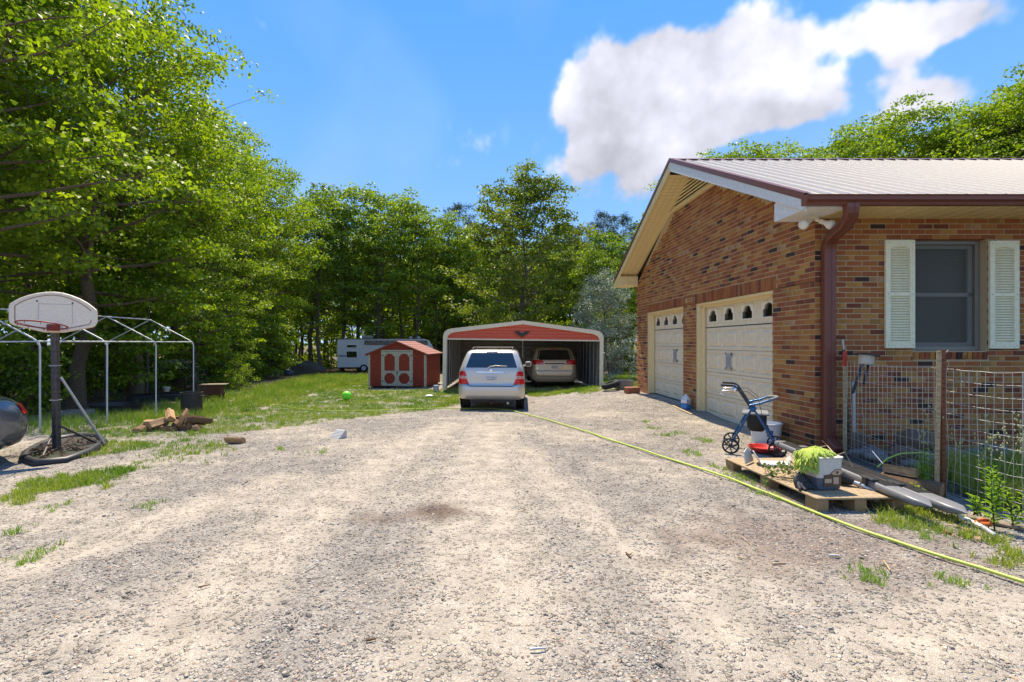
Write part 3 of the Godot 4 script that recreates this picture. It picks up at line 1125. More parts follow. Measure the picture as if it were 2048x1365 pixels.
	for i in 4:
		var x0 := i * step
		var pr := [[0.0, 0.0], [0.012, 0.021], [0.036, 0.021], [0.048, 0.0], [step, 0.0]]
		for k in pr.size() - 1:
			var a: Array = pr[k]
			var b: Array = pr[k + 1]
			var nn := Vector3(-(b[1] - a[1]), 0, b[0] - a[0])
			sh.quad(Vector3(x0 + a[0], 0, a[1]), Vector3(x0 + b[0], 0, b[1]), Vector3(x0 + b[0], slope_len, b[1]), Vector3(x0 + a[0], slope_len, a[1]), nn)
	var shm := sh.mesh()
	for side in 2:
		for k in 13:
			var p := part(roof, "roof_panel", shm, M.roof_metal)
			if side == 0:
				p.transform = Transform3D(Basis(Vector3(1, 0, 0), ang - PI / 2), off + Vector3(XR + 0.04 + k * 0.916, SOF + 0.13, -eave_d))
			else:
				p.transform = Transform3D(Basis(Vector3(0, 1, 0), PI) * Basis(Vector3(1, 0, 0), ang - PI / 2), off + Vector3(XR + 0.04 + (k + 1) * 0.916, SOF + 0.13, -(2 * DR - eave_d)))
	var deck := MB.new()
	for s in [-1.0, 1.0]:
		deck.quad(off + Vector3(XR + 0.05, SOF + 0.115, -DR + s * run), off + Vector3(15.7, SOF + 0.115, -DR + s * run), off + Vector3(15.7, 5.065, -DR), off + Vector3(XR + 0.05, 5.065, -DR), Vector3(0, 1, s))
	part(roof, "roof_deck", deck, M.old_timber)
	var cap := MB.new()
	for s in [-1.0, 1.0]:
		cap.quad(off + Vector3(XR, 5.035, -DR + s * 0.16), off + Vector3(15.7, 5.035, -DR + s * 0.16), off + Vector3(15.7, 5.11, -DR), off + Vector3(XR, 5.11, -DR), Vector3(0, 1, s))
	part(roof, "ridge_cap", cap, M.trim_brown)
	for s in [-1.0, 1.0]:
		var e0 := Vector3(XR, SOF + 0.13, -DR + s * (run + 0.01)) + off
		var e1 := Vector3(XR, 5.085, -DR) + off
		var tr := MB.new()
		# rake trim: brown metal edge, folded over the top
		tr.quad(e0 + Vector3(0, 0.03, 0), e1 + Vector3(0, 0.03, 0), e1 + Vector3(0, -0.05, 0), e0 + Vector3(0, -0.05, 0), Vector3(-1, 0, 0))
		tr.quad(e0 + Vector3(0, 0.03, 0), e1 + Vector3(0, 0.03, 0), e1 + Vector3(0.1, 0.03, 0), e0 + Vector3(0.1, 0.03, 0), Vector3(0, 1, 0))
		part(roof, "rake_edge", tr, M.trim_brown)
		var fa := MB.new()
		var drop := 0.13
		var rb := PackedVector2Array()
		rb = PackedVector2Array([Vector2(run, SOF + 0.075), Vector2(run, SOF - 0.05), Vector2(0, 4.85), Vector2(0, 5.03)])
		fa.prism(rb, Transform3D(Basis(Vector3(0, 0, s), Vector3(0, 1, 0), Vector3(1, 0, 0)), off + Vector3(XR + 0.012, 0, -DR)), 0.025)
		part(roof, "rake_board", fa, M.trim_white if s > 0 else M.vinyl_tan)
		# soffit boards up the underside of the rake
		var plank := MB.new()
		plank.box(Vector3.ZERO, Vector3(HX - XR - 0.02, 0.012, 0.097), Basis.IDENTITY, 0.004)
		var pm := plank.mesh()
		var kk := 0
		var t := 0.06
		while t < slope_len - 0.1:
			var f := t / slope_len
			var p := part(roof, "soffit_plank", pm, M.vinyl_tan)
			var pos := Vector3((XR + HX) / 2 + 0.02, lerpf(SOF + 0.02, 4.88, f), -DR + s * run * (1.0 - f)) + off
			p.transform = Transform3D(Basis(Vector3(1, 0, 0), ang * s), pos)
			t += 0.1035
			kk += 1
		# boxed return at the foot of the rake
		var rt := MB.new()
		var z0 := run
		var poly := PackedVector2Array([Vector2(run + 0.0, SOF + 0.06), Vector2(run, SOF - 0.02), Vector2(run - 0.66, SOF - 0.02), Vector2(run - 0.66, SOF + 0.2), Vector2(run - 0.6, SOF + 0.24)])
		rt.prism(poly, Transform3D(Basis(Vector3(0, 0, s), Vector3(0, 1, 0), Vector3(1, 0, 0)), off + Vector3(XR + 0.04, 0, -DR)), HX - XR - 0.05)
		part(roof, "eave_return", rt, M.trim_white if s > 0 else M.vinyl_tan)
	# eave soffit and fascia, front and back
	for s in [-1.0, 1.0]:
		var so := MB.new()
		so.box(off + Vector3((HX + 15.6) / 2, SOF + 0.012, -DR + s * (run - 0.33)), Vector3(15.6 - HX, 0.02, 0.63))
		part(roof, "eave_soffit", so, M.vinyl_tan)
		if s > 0:
			var ridge := MB.new()
			ridge.box(Vector3.ZERO, Vector3(0.012, 0.008, 0.6))
			var rm := ridge.mesh()
			for k in 24:
				part(roof, "soffit_bead", rm, M.vinyl_tan, off + Vector3(HX + 0.2 + k * 0.2, SOF - 0.001, -DR + run - 0.33))
		var fb := MB.new()
		fb.box(off + Vector3((XR + 15.6) / 2 + 0.03, SOF + 0.065, -DR + s * (run - 0.012)), Vector3(15.6 - XR - 0.1, 0.12, 0.02))
		part(roof, "fascia", fb, M.vinyl_tan)
	# --- gutter (K profile) and downspout
	var gut := Node3D.new()
	gut.name = "gutter"
	house.add_child(gut)
	var gb := MB.new()
	var gp := PackedVector2Array([Vector2(0, 0), Vector2(0.075, 0), Vector2(0.085, 0.03), Vector2(0.115, 0.05), Vector2(0.12, 0.088), Vector2(0.13, 0.10), Vector2(0.13, 0.107), Vector2(0.112, 0.107), Vector2(0.105, 0.06), Vector2(0.07, 0.014), Vector2(0.014, 0.014), Vector2(0.012, 0.12), Vector2(0, 0.12)])
	gb.prism(gp, Transform3D(Basis(Vector3(0, 0, 1), Vector3(0, 1, 0), Vector3(-1, 0, 0)), off + Vector3(15.6, SOF + 0.002, -eave_d + 0.003)), 15.6 - XR + 0.03)
	part(gut, "trough", gb, M.trim_brown)
	var ge := MB.new()
	ge.prism(PackedVector2Array([Vector2(0, 0), Vector2(0.078, 0), Vector2(0.118, 0.05), Vector2(0.133, 0.109), Vector2(0, 0.107)]), Transform3D(Basis(Vector3(0, 0, 1), Vector3(0, 1, 0), Vector3(-1, 0, 0)), off + Vector3(XR - 0.032, SOF + 0.002, -eave_d + 0.003)), 0.004)
	part(gut, "end_cap", ge, M.trim_brown)
	var dsn := Node3D.new()
	dsn.name = "downspout"
	house.add_child(dsn)
	var dx := 4.44
	var path := [Vector3(4.31, SOF + 0.02, -eave_d + 0.055), Vector3(4.31, SOF - 0.03, -eave_d + 0.055), Vector3(4.315, SOF - 0.08, -eave_d + 0.045), Vector3(4.33, SOF - 0.13, -eave_d + 0.01), Vector3(4.36, SOF - 0.19, -eave_d - 0.1), Vector3(4.40, SOF - 0.26, -DF + 0.2), Vector3(4.43, SOF - 0.30, -DF + 0.11), Vector3(dx, SOF - 0.33, -DF + 0.075), Vector3(dx, SOF - 0.40, -DF + 0.052), Vector3(dx, SOF - 0.48, -DF + 0.05), Vector3(dx, 0.16, -DF + 0.05)]
	var sp := MB.new()
	var rows := []
	for i in path.size():
		var t: Vector3 = (path[mini(i + 1, path.size() - 1)] - path[maxi(i - 1, 0)]).normalized()
		var xv := Vector3(1, 0, 0)
		var yv := t.cross(xv).normalized()
		var hw := 0.072
		var hh := 0.045
		var row := []
		for q in [[-1, -0.8], [-0.92, -1], [-0.25, -1], [-0.2, -0.85], [0.2, -0.85], [0.25, -1], [0.92, -1], [1, -0.8], [1, 0.8], [0.92, 1], [0.25, 1], [0.2, 0.85], [-0.2, 0.85], [-0.25, 1], [-0.92, 1], [-1, 0.8]]:
			row.append(off + path[i] + xv * hw * q[0] + yv * hh * q[1])
		rows.append(row)
	for i in rows.size() - 1:
		for j in 16:
			var k := (j + 1) % 16
			var mid: Vector3 = (rows[i][j] + rows[i][k]) * 0.5
			sp.quad(rows[i][j], rows[i][k], rows[i + 1][k], rows[i + 1][j], mid - (off + path[i]))
	part(dsn, "pipe", sp, M.trim_brown)
	for y in [2.3, 0.6]:
		var st := MB.new()
		st.box(off + Vector3(dx, y, -DF + 0.05), Vector3(0.152, 0.03, 0.096), Basis.IDENTITY, 0.003)
		part(dsn, "strap", st, M.trim_brown)
	var foot := MB.new()
	foot.span(off + Vector3(dx, 0.18, -DF + 0.05), off + Vector3(dx + 0.02, 0.07, -DF + 0.22), 0.13, 0.085, 0.01)
	part(dsn, "elbow", foot, M.trim_brown)
	# --- window and shutters
	var win := Node3D.new()
	win.name = "window"
	house.add_child(win)
	var wz := -DF - 0.085
	var fr := MB.new()
	var wx0: float = WIN[0]
	var wx1: float = WIN[1]
	var wy0: float = WIN[2]
	var wy1: float = WIN[3]
	for q in [[wx0 + 0.03, (wy0 + wy1) / 2, 0.06, wy1 - wy0], [wx1 - 0.03, (wy0 + wy1) / 2, 0.06, wy1 - wy0], [(wx0 + wx1) / 2, wy1 - 0.03, wx1 - wx0 - 0.12, 0.06], [(wx0 + wx1) / 2, wy0 + 0.03, wx1 - wx0 - 0.12, 0.06]]:
		fr.box(off + Vector3(q[0], q[1], wz - 0.035), Vector3(q[2], q[3], 0.07), Basis.IDENTITY, 0.004)
	part(win, "frame", fr, M.window_frame)
	var sash := MB.new()
	var my := 1.4 + (CY - 588) / 156.0
	for q in [[(wx0 + wx1) / 2, my, wx1 - wx0 - 0.12, 0.05], [wx0 + 0.085, (wy0 + wy1) / 2, 0.05, wy1 - wy0 - 0.12], [wx1 - 0.085, (wy0 + wy1) / 2, 0.05, wy1 - wy0 - 0.12], [(wx0 + wx1) / 2, wy0 + 0.085, wx1 - wx0 - 0.22, 0.05], [(wx0 + wx1) / 2, wy1 - 0.085, wx1 - wx0 - 0.22, 0.05]]:
		sash.box(off + Vector3(q[0], q[1], wz - 0.06), Vector3(q[2], q[3], 0.03), Basis.IDENTITY, 0.003)
	part(win, "sash", sash, M.blind)
	var gl := MB.new()
	gl.box(off + Vector3((wx0 + wx1) / 2, (wy0 + wy1) / 2, wz - 0.085), Vector3(wx1 - wx0 - 0.12, wy1 - wy0 - 0.12, 0.004))
	part(win, "pane", gl, M.glass)
	var scr := MB.new()
	scr.quad(off + Vector3(wx0 + 0.06, wy0 + 0.06, wz - 0.03), off + Vector3(wx1 - 0.06, wy0 + 0.06, wz - 0.03), off + Vector3(wx1 - 0.06, wy1 - 0.06, wz - 0.03), off + Vector3(wx0 + 0.06, wy1 - 0.06, wz - 0.03), Vector3(0, 0, 1))
	part(win, "insect_screen", scr, M.screen)
	var bl := MB.new()
	var by := wy1 - 0.1
	while by > my + 0.02:
		bl.box(off + Vector3((wx0 + wx1) / 2, by, wz - 0.13), Vector3(wx1 - wx0 - 0.2, 0.003, 0.022), Basis(Vector3(1, 0, 0), 0.6))
		by -= 0.024
	part(win, "blind", bl, M.blind)
	var room := MB.new()
	room.box(off + Vector3((wx0 + wx1) / 2, (wy0 + wy1) / 2, wz - 0.5), Vector3(1.6, 2.0, 0.02))
	for s in [-1.0, 1.0]:
		room.box(off + Vector3((wx0 + wx1) / 2 + s * 0.8, (wy0 + wy1) / 2, wz - 0.32), Vector3(0.02, 2.0, 0.36))
		room.box(off + Vector3((wx0 + wx1) / 2, (wy0 + wy1) / 2 + s * 1.0, wz - 0.32), Vector3(1.6, 0.02, 0.36))
	part(win, "room_behind", room, M.room_wall)
	for q in [[5.186, 5.562, 1.336, 2.72], [6.518, 6.893, 1.33, 2.712]]:
		var sn := Node3D.new()
		sn.name = "shutter"
		house.add_child(sn, true)
		var sc := off + Vector3((q[0] + q[1]) / 2, (q[2] + q[3]) / 2, -DF + 0.02)
		var w: float = q[1] - q[0]
		var hgt: float = q[3] - q[2]
		var sf := MB.new()
		for s in [-1.0, 1.0]:
			sf.box(sc + Vector3(s * (w / 2 - 0.0325), 0, 0), Vector3(0.065, hgt, 0.035), Basis.IDENTITY, 0.005)
		sf.box(sc + Vector3(0, hgt / 2 - 0.04, 0), Vector3(w - 0.13, 0.08, 0.034), Basis.IDENTITY, 0.004)
		sf.box(sc + Vector3(0, -hgt / 2 + 0.045, 0), Vector3(w - 0.13, 0.09, 0.034), Basis.IDENTITY, 0.004)
		sf.box(sc + Vector3(0, 0.0, 0), Vector3(w - 0.13, 0.05, 0.034), Basis.IDENTITY, 0.004)
		sf.box(sc + Vector3(0, 0, -0.014), Vector3(w - 0.13, hgt - 0.1, 0.004))
		# shallow arch under the head rail
		sf.prism(PackedVector2Array([Vector2(-w / 2 + 0.065, 0), Vector2(w / 2 - 0.065, 0), Vector2(w / 2 - 0.065, -0.03), Vector2(w / 4 - 0.03, -0.012), Vector2(0, -0.004), Vector2(-w / 4 + 0.03, -0.012), Vector2(-w / 2 + 0.065, -0.03)]), Transform3D(Basis.IDENTITY, sc + Vector3(0, hgt / 2 - 0.08, -0.01)), 0.024)
		part(sn, "shutter_frame", sf, M.shutter)
		var lv := MB.new()
		for half in [[0.03, hgt / 2 - 0.1], [-hgt / 2 + 0.1, -0.03]]:
			var y: float = half[0] + 0.018
			while y < half[1]:
				lv.box(sc + Vector3(0, y, 0.0), Vector3(w - 0.132, 0.006, 0.034), Basis(Vector3(1, 0, 0), 0.85))
				y += 0.0335
		part(sn, "louvre", lv, M.shutter)
		for y in [-hgt / 2 + 0.04, 0.0, hgt / 2 - 0.04]:
			for s in [-1.0, 1.0]:
				var sb := MB.new()
				sb.lathe([Vector2(0.006, 0), Vector2(0.004, 0.003), Vector2(0, 0.0035)], Transform3D(Basis(Vector3(1, 0, 0), PI / 2), sc + Vector3(s * (w / 2 - 0.03), y, 0.0178)), 8)
				part(sn, "screw", sb, M.window_frame)
	# --- twin flood lamp under the eave corner
	var fl := thing("flood_lamp", "white twin-bulb flood lamp under the eave corner above the downspout", "flood lamp", Vector3(4.18, SOF - 0.02, -DF + 0.16))
	var pl := MB.new()
	pl.lathe([Vector2(0.0, 0.0), Vector2(0.055, 0.0), Vector2(0.055, -0.02), Vector2(0.03, -0.035), Vector2(0, -0.035)], Transform3D.IDENTITY, 20)
	part(fl, "base", pl, M.ivory)
	for s in [-1.0, 1.0]:
		var dir := Vector3(s * 0.8, -0.45, 0.35).normalized()
		var xf := Transform3D(Basis(Quaternion(Vector3.UP, dir)), Vector3(s * 0.02, -0.03, 0))
		var so := MB.new()
		so.lathe([Vector2(0.022, 0), Vector2(0.022, 0.05), Vector2(0.03, 0.06), Vector2(0.03, 0.10), Vector2(0, 0.10)], xf, 14)
		part(fl, "socket", so, M.ivory)
		var bu := MB.new()
		bu.lathe([Vector2(0.02, 0.09), Vector2(0.03, 0.12), Vector2(0.055, 0.16), Vector2(0.06, 0.19), Vector2(0.055, 0.205), Vector2(0.03, 0.218), Vector2(0, 0.222)], xf, 18, true)
		part(fl, "bulb", bu, M.bulb)
	# --- concrete apron under the doors
	var ap := MB.new()
	for q in [[7.2, 10.02, -0.01], [10.45, 12.9, 0.105]]:
		ap.box(Vector3(4.32, q[2] - 0.15, -(q[0] + q[1]) / 2), Vector3(0.42, 0.31, q[1] - q[0]), Basis.IDENTITY, 0.015)
	setting("pavement", ap, M.concrete)

func arch_pts(w: float, h: float) -> Array:
	# cathedral window: shoulders, then a raised arch
	var o := []
	o.append(Vector2(-w / 2, 0))
	o.append(Vector2(-w / 2, h * 0.52))
	o.append(Vector2(-w * 0.42, h * 0.56))
	for i in 9:
		var a := PI - PI * i / 8.0
		o.append(Vector2(cos(a) * w * 0.38, h * 0.60 + sin(a) * h * 0.40))
	o.append(Vector2(w * 0.42, h * 0.56))
	o.append(Vector2(w / 2, h * 0.52))
	o.append(Vector2(w / 2, 0))
	return o

func garage_door(house: Node3D, off: Vector3, o: Array, which: int) -> void:
	var g := Node3D.new()
	g.name = "garage_door"
	house.add_child(g, true)
	var d0: float = o[0]
	var d1: float = o[1]
	var y0: float = o[2]
	var W := d1 - d0
	var H := DOOR_TOP - y0
	# casing: jamb boards and head, stepped mouldings
	var cas := MB.new()
	for q in [[d0, 1.0], [d1, -1.0]]:
		cas.box(off + Vector3(HX + 0.07, y0 + H / 2, -(q[0] + q[1] * 0.022)), Vector3(0.10, H, 0.044), Basis.IDENTITY, 0.006)
		cas.box(off + Vector3(HX + 0.135, y0 + H / 2 - 0.002, -(q[0] + q[1] * 0.045)), Vector3(0.05, H - 0.004, 0.085), Basis.IDENTITY, 0.006)
	cas.box(off + Vector3(HX + 0.07, DOOR_TOP - 0.022, -(d0 + d1) / 2), Vector3(0.10, 0.044, W - 0.09), Basis.IDENTITY, 0.006)
	cas.box(off + Vector3(HX + 0.135, DOOR_TOP - 0.045, -(d0 + d1) / 2), Vector3(0.05, 0.085, W - 0.18), Basis.IDENTITY, 0.006)
	part(g, "casing", cas, M.door_trim)
	var back := MB.new()
	back.box(off + Vector3(HX + 0.55, y0 + H / 2 + 0.1, -(d0 + d1) / 2), Vector3(0.02, H + 0.6, W + 0.6))
	back.box(off + Vector3(HX + 0.38, DOOR_TOP + 0.33, -(d0 + d1) / 2), Vector3(0.36, 0.02, W + 0.6))
	part(g, "garage_interior", back, M.room_wall)
	var face := HX + 0.17
	var iw := W - 0.13
	var ih := H - 0.06
	var hs := ih / 5.0
	var pw := iw / 4.0
	# one plain section: slab with four raised panels
	var sec := MB.new()
	sec.box(Vector3(0.03, 0, 0), Vector3(0.03, hs - 0.006, iw))
	for q in [[0.0, hs / 2 - 0.0335, iw, 0.061], [0.0, -hs / 2 + 0.0335, iw, 0.061]]:
		sec.box(Vector3(0.0075, q[1], 0), Vector3(0.015, q[3], q[2]), Basis.IDENTITY, 0.004)
	for k in 5:
		var ww := 0.06 if k == 0 or k == 4 else 0.12
		sec.box(Vector3(0.0078, 0, -iw / 2 + pw * k + (0.03 if k == 0 else (-0.03 if k == 4 else 0.0))), Vector3(0.0146, hs - 0.13, ww))
	for k in 4:
		var zc := -iw / 2 + pw * (k + 0.5)
		var ro := []
		var hw := pw * 0.5 - 0.06
		var hh := hs * 0.5 - 0.065
		# bevelled rise to a raised field
		for q in [[0.0, 0.0], [0.010, 0.012], [0.03, 0.012], [0.06, -0.010]]:
			ro.append([Vector3(q[1] - 0.0005, -hh + q[0], zc - hw + q[0]), Vector3(q[1] - 0.0005, -hh + q[0], zc + hw - q[0]), Vector3(q[1] - 0.0005, hh - q[0], zc + hw - q[0]), Vector3(q[1] - 0.0005, hh - q[0], zc - hw + q[0])])
		for i in 3:
			for j in 4:
				var j2 := (j + 1) % 4
				sec.quad(ro[i][j], ro[i][j2], ro[i + 1][j2], ro[i + 1][j], Vector3(-1, 0, 0))
		sec.quad(ro[3][0], ro[3][1], ro[3][2], ro[3][3], Vector3(-1, 0, 0))
	var sm := sec.mesh()
	for k in 4:
		part(g, "section", sm, M.door_cream, off + Vector3(face, y0 + hs * (k + 0.5), -(d0 + d1) / 2))
	# glazed top section
	var top := MB.new()
	var yc := y0 + hs * 4.5
	var gw := pw * 0.5
	var ghh := hs * 0.52
	for k in 4:
		var zc := -(d0 + d1) / 2 - iw / 2 + pw * (k + 0.5)
		var arch := arch_pts(gw, ghh)
		var cen := Vector2(0, ghh * 0.45)
		# door skin round the opening, out to the panel edge
		for i in arch.size():
			var a: Vector2 = arch[i] - cen
			var b: Vector2 = arch[(i + 1) % arch.size()] - cen
			var oa := to_rect(a, pw / 2, hs / 2 - 0.003)
			var ob := to_rect(b, pw / 2, hs / 2 - 0.003)
			var p := []
			for q in [a, b, ob, oa]:
				p.append(off + Vector3(face, yc + q.y, zc + q.x))
			top.quad(p[0], p[1], p[2], p[3], Vector3(-1, 0, 0))
			top.quad(p[0], p[1], p[1] + Vector3(0.04, 0, 0), p[0] + Vector3(0.04, 0, 0), Vector3(0, -a.y, -a.x))
			if oa.x != ob.x and oa.y != ob.y:
				var cr := Vector2(signf(oa.x) * pw / 2, signf(ob.y if absf(ob.y) > absf(oa.y) else oa.y) * (hs / 2 - 0.003))
				top.tri(p[3], p[2], off + Vector3(face, yc + cr.y, zc + cr.x), Vector3(-1, 0, 0))
		# white insert frame, proud of the skin
		var ins := MB.new()
		for i in arch.size():
			var a: Vector2 = arch[i] - cen
			var b: Vector2 = arch[(i + 1) % arch.size()] - cen
			var oa := to_rect(a, gw / 2 + 0.028, ghh * 0.5 + 0.03)
			var ob := to_rect(b, gw / 2 + 0.028, ghh * 0.5 + 0.03)
			var p := []
			for q in [a, b, ob, oa]:
				p.append(off + Vector3(face - 0.014, yc + q.y, zc + q.x))
			ins.quad(p[0], p[1], p[2], p[3], Vector3(-1, 0, 0))
			ins.quad(p[0], p[1], p[1] + Vector3(0.03, 0, 0), p[0] + Vector3(0.03, 0, 0), Vector3(0, -a.y, -a.x))
			ins.quad(p[3], p[2], p[2] + Vector3(0.014, 0, 0), p[3] + Vector3(0.014, 0, 0), Vector3(0, a.y, a.x))
			if oa.x != ob.x and oa.y != ob.y:
				var cr := Vector2(signf(oa.x) * (gw / 2 + 0.028), signf(ob.y if absf(ob.y) > absf(oa.y) else oa.y) * (ghh * 0.5 + 0.03))
				ins.tri(p[3], p[2], off + Vector3(face - 0.014, yc + cr.y, zc + cr.x), Vector3(-1, 0, 0))
		part(g, "window_insert", ins, M.insert_white)
		var pane := MB.new()
		pane.box(off + Vector3(face + 0.02, yc - 0.01, zc), Vector3(0.004, ghh + 0.02, gw + 0.02))
		part(g, "pane", pane, M.glass)
	part(g, "glazed_section", top, M.door_cream)
	# a printed notice taped at its four corners
	var pd: float = 8.94 if which == 0 else 11.39
	var py: float = 1.08 if which == 0 else 1.11
	var nt := thing("taped_notice", ["grey paper notice with black taped corners on the garage door behind the walker", "grey paper notice with black taped corners on the door beside the blue jug"][which], "notice", Vector3(face - 0.0145, py, -pd), 0.0, "notices on the garage doors")
	var pb := MB.new()
	pb.box(Vector3.ZERO, Vector3(0.002, 0.27, 0.205))
	part(nt, "sheet", pb, M.paper)
	for q in [[-1, -1], [1, -1], [1, 1], [-1, 1]]:
		var tb := MB.new()
		tb.box(Vector3(-0.002, q[1] * 0.13, q[0] * 0.098), Vector3(0.0015, 0.02, 0.06), Basis(Vector3(1, 0, 0), -q[0] * q[1] * 0.95))
		part(nt, "tape", tb, M.tape)
	for k in 7:
		var lb := MB.new()
		lb.box(Vector3(-0.0018, 0.08 - k * 0.026, 0.0), Vector3(0.0008, 0.007, 0.15 if k % 3 else 0.11))
		part(nt, "printed_line", lb, M.slate)

func to_rect(p: Vector2, hw: float, hh: float) -> Vector2:
	var k := minf(hw / maxf(absf(p.x), 1e-6), hh / maxf(absf(p.y), 1e-6))
	return p * k

# ------------------------------------------------------------------ carport
func make_carport() -> void:
	var d := 20.0
	var x0 := -1.5
	var x1 := 4.9
	var xm := (x0 + x1) / 2.0
	var hw := (x1 - x0) / 2.0
	var gy := -0.5
	var c := thing("carport", "open metal carport with red gable panel, cream trim and dark walls", "carport", Vector3(xm, gy, -d), deg_to_rad(-3.0))
	c.rotation.z = -0.013
	var eave := 1.92 - gy
	var peak := 2.31 - gy
	var L := 6.8
	# roof outline as seen from the front: rounded shoulders
	var prof := [Vector2(-hw, 0), Vector2(-hw, eave - 0.24), Vector2(-hw + 0.06, eave - 0.09), Vector2(-hw + 0.18, eave + 0.0), Vector2(-hw + 0.34, eave + 0.04), Vector2(0, peak), Vector2(hw - 0.34, eave + 0.04), Vector2(hw - 0.18, eave + 0.0), Vector2(hw - 0.06, eave - 0.09), Vector2(hw, eave - 0.24), Vector2(hw, 0)]
	var inner := []
	for p in prof:
		inner.append(Vector2(p.x * (1.0 - 0.15 / hw), p.y - (0.0 if p.y <= 0.01 else 0.15)))
	var tb := MB.new()
	for i in prof.size() - 1:
		var a: Vector2 = prof[i]
		var b: Vector2 = prof[i + 1]
		var ia: Vector2 = inner[i]
		var ib: Vector2 = inner[i + 1]
		tb.quad(Vector3(a.x, a.y, 0.03), Vector3(b.x, b.y, 0.03), Vector3(ib.x, ib.y, 0.03), Vector3(ia.x, ia.y, 0.03), Vector3(0, 0, 1))
		tb.quad(Vector3(ia.x, ia.y, 0.03), Vector3(ib.x, ib.y, 0.03), Vector3(ib.x, ib.y, -0.08), Vector3(ia.x, ia.y, -0.08), Vector3(-ia.x, -1, 0))
	part(c, "front_trim", tb, M.carport_cream)
	var rf := MB.new()
	for i in prof.size() - 1:
		var a: Vector2 = prof[i]
		var b: Vector2 = prof[i + 1]
		var o := Vector3(b.y - a.y, -(b.x - a.x), 0)
		o = -o if o.dot(Vector3((a.x + b.x) / 2, (a.y + b.y) / 2 - 1.0, 0)) < 0 else o
		if i == 0 or i == prof.size() - 2:
			continue
		rf.quad(Vector3(a.x, a.y, 0.03), Vector3(b.x, b.y, 0.03), Vector3(b.x, b.y, -L), Vector3(a.x, a.y, -L), o)
	part(c, "roof", rf, M.carport_cream)
	# red gable panel: lapped horizontal strips
	var by := 1.555 - gy
	var ys := [by, by + 0.12, by + 0.24, by + 0.36, by + 0.48, peak - 0.13]
	for k in 5:
		var a: float = ys[k]
		var b: float = ys[k + 1]
		var wa := gable_half(a, hw, eave, peak)
		var wb := gable_half(b, hw, eave, peak)
		var gp := MB.new()
		var lo := 0.0
		var hi := -0.05
		gp.quad(Vector3(-wa, a, lo), Vector3(wa, a, lo), Vector3(wb, b, hi), Vector3(-wb, b, hi), Vector3(0, 0, 1))
		gp.quad(Vector3(-wa, a, lo), Vector3(wa, a, lo), Vector3(wa, a, lo - 0.06), Vector3(-wa, a, lo - 0.06), Vector3(0, -1, 0))
		part(c, "gable_panel", gp, M.carport_red)
	var bt := MB.new()
	bt.box(Vector3(0, by - 0.02, -0.02), Vector3(hw * 2 - 0.29, 0.05, 0.06), Basis.IDENTITY, 0.006)
	part(c, "gable_base_trim", bt, M.carport_cream)
	# eagle plaque on the gable
	var ea := MB.new()
	var eg := PackedVector2Array([Vector2(0, -0.10), Vector2(0.05, -0.13), Vector2(0.03, -0.05), Vector2(0.12, -0.035), Vector2(0.2, 0.03), Vector2(0.33, 0.125), Vector2(0.27, 0.122), Vector2(0.2, 0.13), Vector2(0.11, 0.13), Vector2(0.05, 0.06), Vector2(0.025, 0.02), Vector2(0.015, 0.075), Vector2(-0.03, 0.08), Vector2(-0.045, 0.06), Vector2(-0.02, 0.05), Vector2(-0.03, 0.02), Vector2(-0.06, 0.07), Vector2(-0.11, 0.13), Vector2(-0.2, 0.13), Vector2(-0.27, 0.122), Vector2(-0.33, 0.125), Vector2(-0.2, 0.03), Vector2(-0.12, -0.035), Vector2(-0.03, -0.05), Vector2(-0.05, -0.13)])
	ea.prism(eg, Transform3D(Basis.IDENTITY, Vector3(0, 0, 0)), 0.03)
	solid("eagle_plaque", ea, M.eagle, "dark eagle plaque with spread wings on the red carport gable", "plaque", Vector3(xm, by + 0.19 + gy, -d + 0.004))
	# back wall of ribbed sheet and side walls
	var bw := MB.new()
	var y := 0.0
	while y < eave - 0.1:
		bw.quad(Vector3(-hw + 0.05, y, -L + 0.05), Vector3(hw - 0.05, y, -L + 0.05), Vector3(hw - 0.05, y + 0.16, -L + 0.05), Vector3(-hw + 0.05, y + 0.16, -L + 0.05), Vector3(0, 0, 1))
		bw.quad(Vector3(-hw + 0.05, y + 0.16, -L + 0.05), Vector3(hw - 0.05, y + 0.16, -L + 0.05), Vector3(hw - 0.05, y + 0.18, -L + 0.075), Vector3(-hw + 0.05, y + 0.18, -L + 0.075), Vector3(0, -1, 1))
		bw.quad(Vector3(-hw + 0.05, y + 0.18, -L + 0.075), Vector3(hw - 0.05, y + 0.18, -L + 0.075), Vector3(hw - 0.05, y + 0.2, -L + 0.05), Vector3(-hw + 0.05, y + 0.2, -L + 0.05), Vector3(0, 1, 1))
		y += 0.2
	var gpoly := PackedVector2Array()
	for i in range(1, prof.size() - 1):
		gpoly.append(prof[i])
	bw.prism(gpoly, Transform3D(Basis.IDENTITY, Vector3(0, 0, -L - 0.02)), 0.03)
	part(c, "back_wall", bw, M.carport_wall)
	for s in [-1.0, 1.0]:
		var sw := MB.new()
		y = 0.0
		while y < eave - 0.3:
			sw.quad(Vector3(s * (hw - 0.03), y, -0.1), Vector3(s * (hw - 0.03), y, -L), Vector3(s * (hw - 0.03), y + 0.17, -L), Vector3(s * (hw - 0.03), y + 0.17, -0.1), Vector3(-s, 0, 0))
			sw.quad(Vector3(s * (hw - 0.03), y + 0.17, -0.1), Vector3(s * (hw - 0.03), y + 0.17, -L), Vector3(s * (hw - 0.05), y + 0.2, -L), Vector3(s * (hw - 0.05), y + 0.2, -0.1), Vector3(-s, -1, 0))
			sw.quad(Vector3(s * (hw - 0.01), y, -0.1), Vector3(s * (hw - 0.01), y, -L), Vector3(s * (hw - 0.01), y + 0.2, -L), Vector3(s * (hw - 0.01), y + 0.2, -0.1), Vector3(s, 0, 0))
			y += 0.2
		part(c, "side_wall", sw, M.carport_wall)
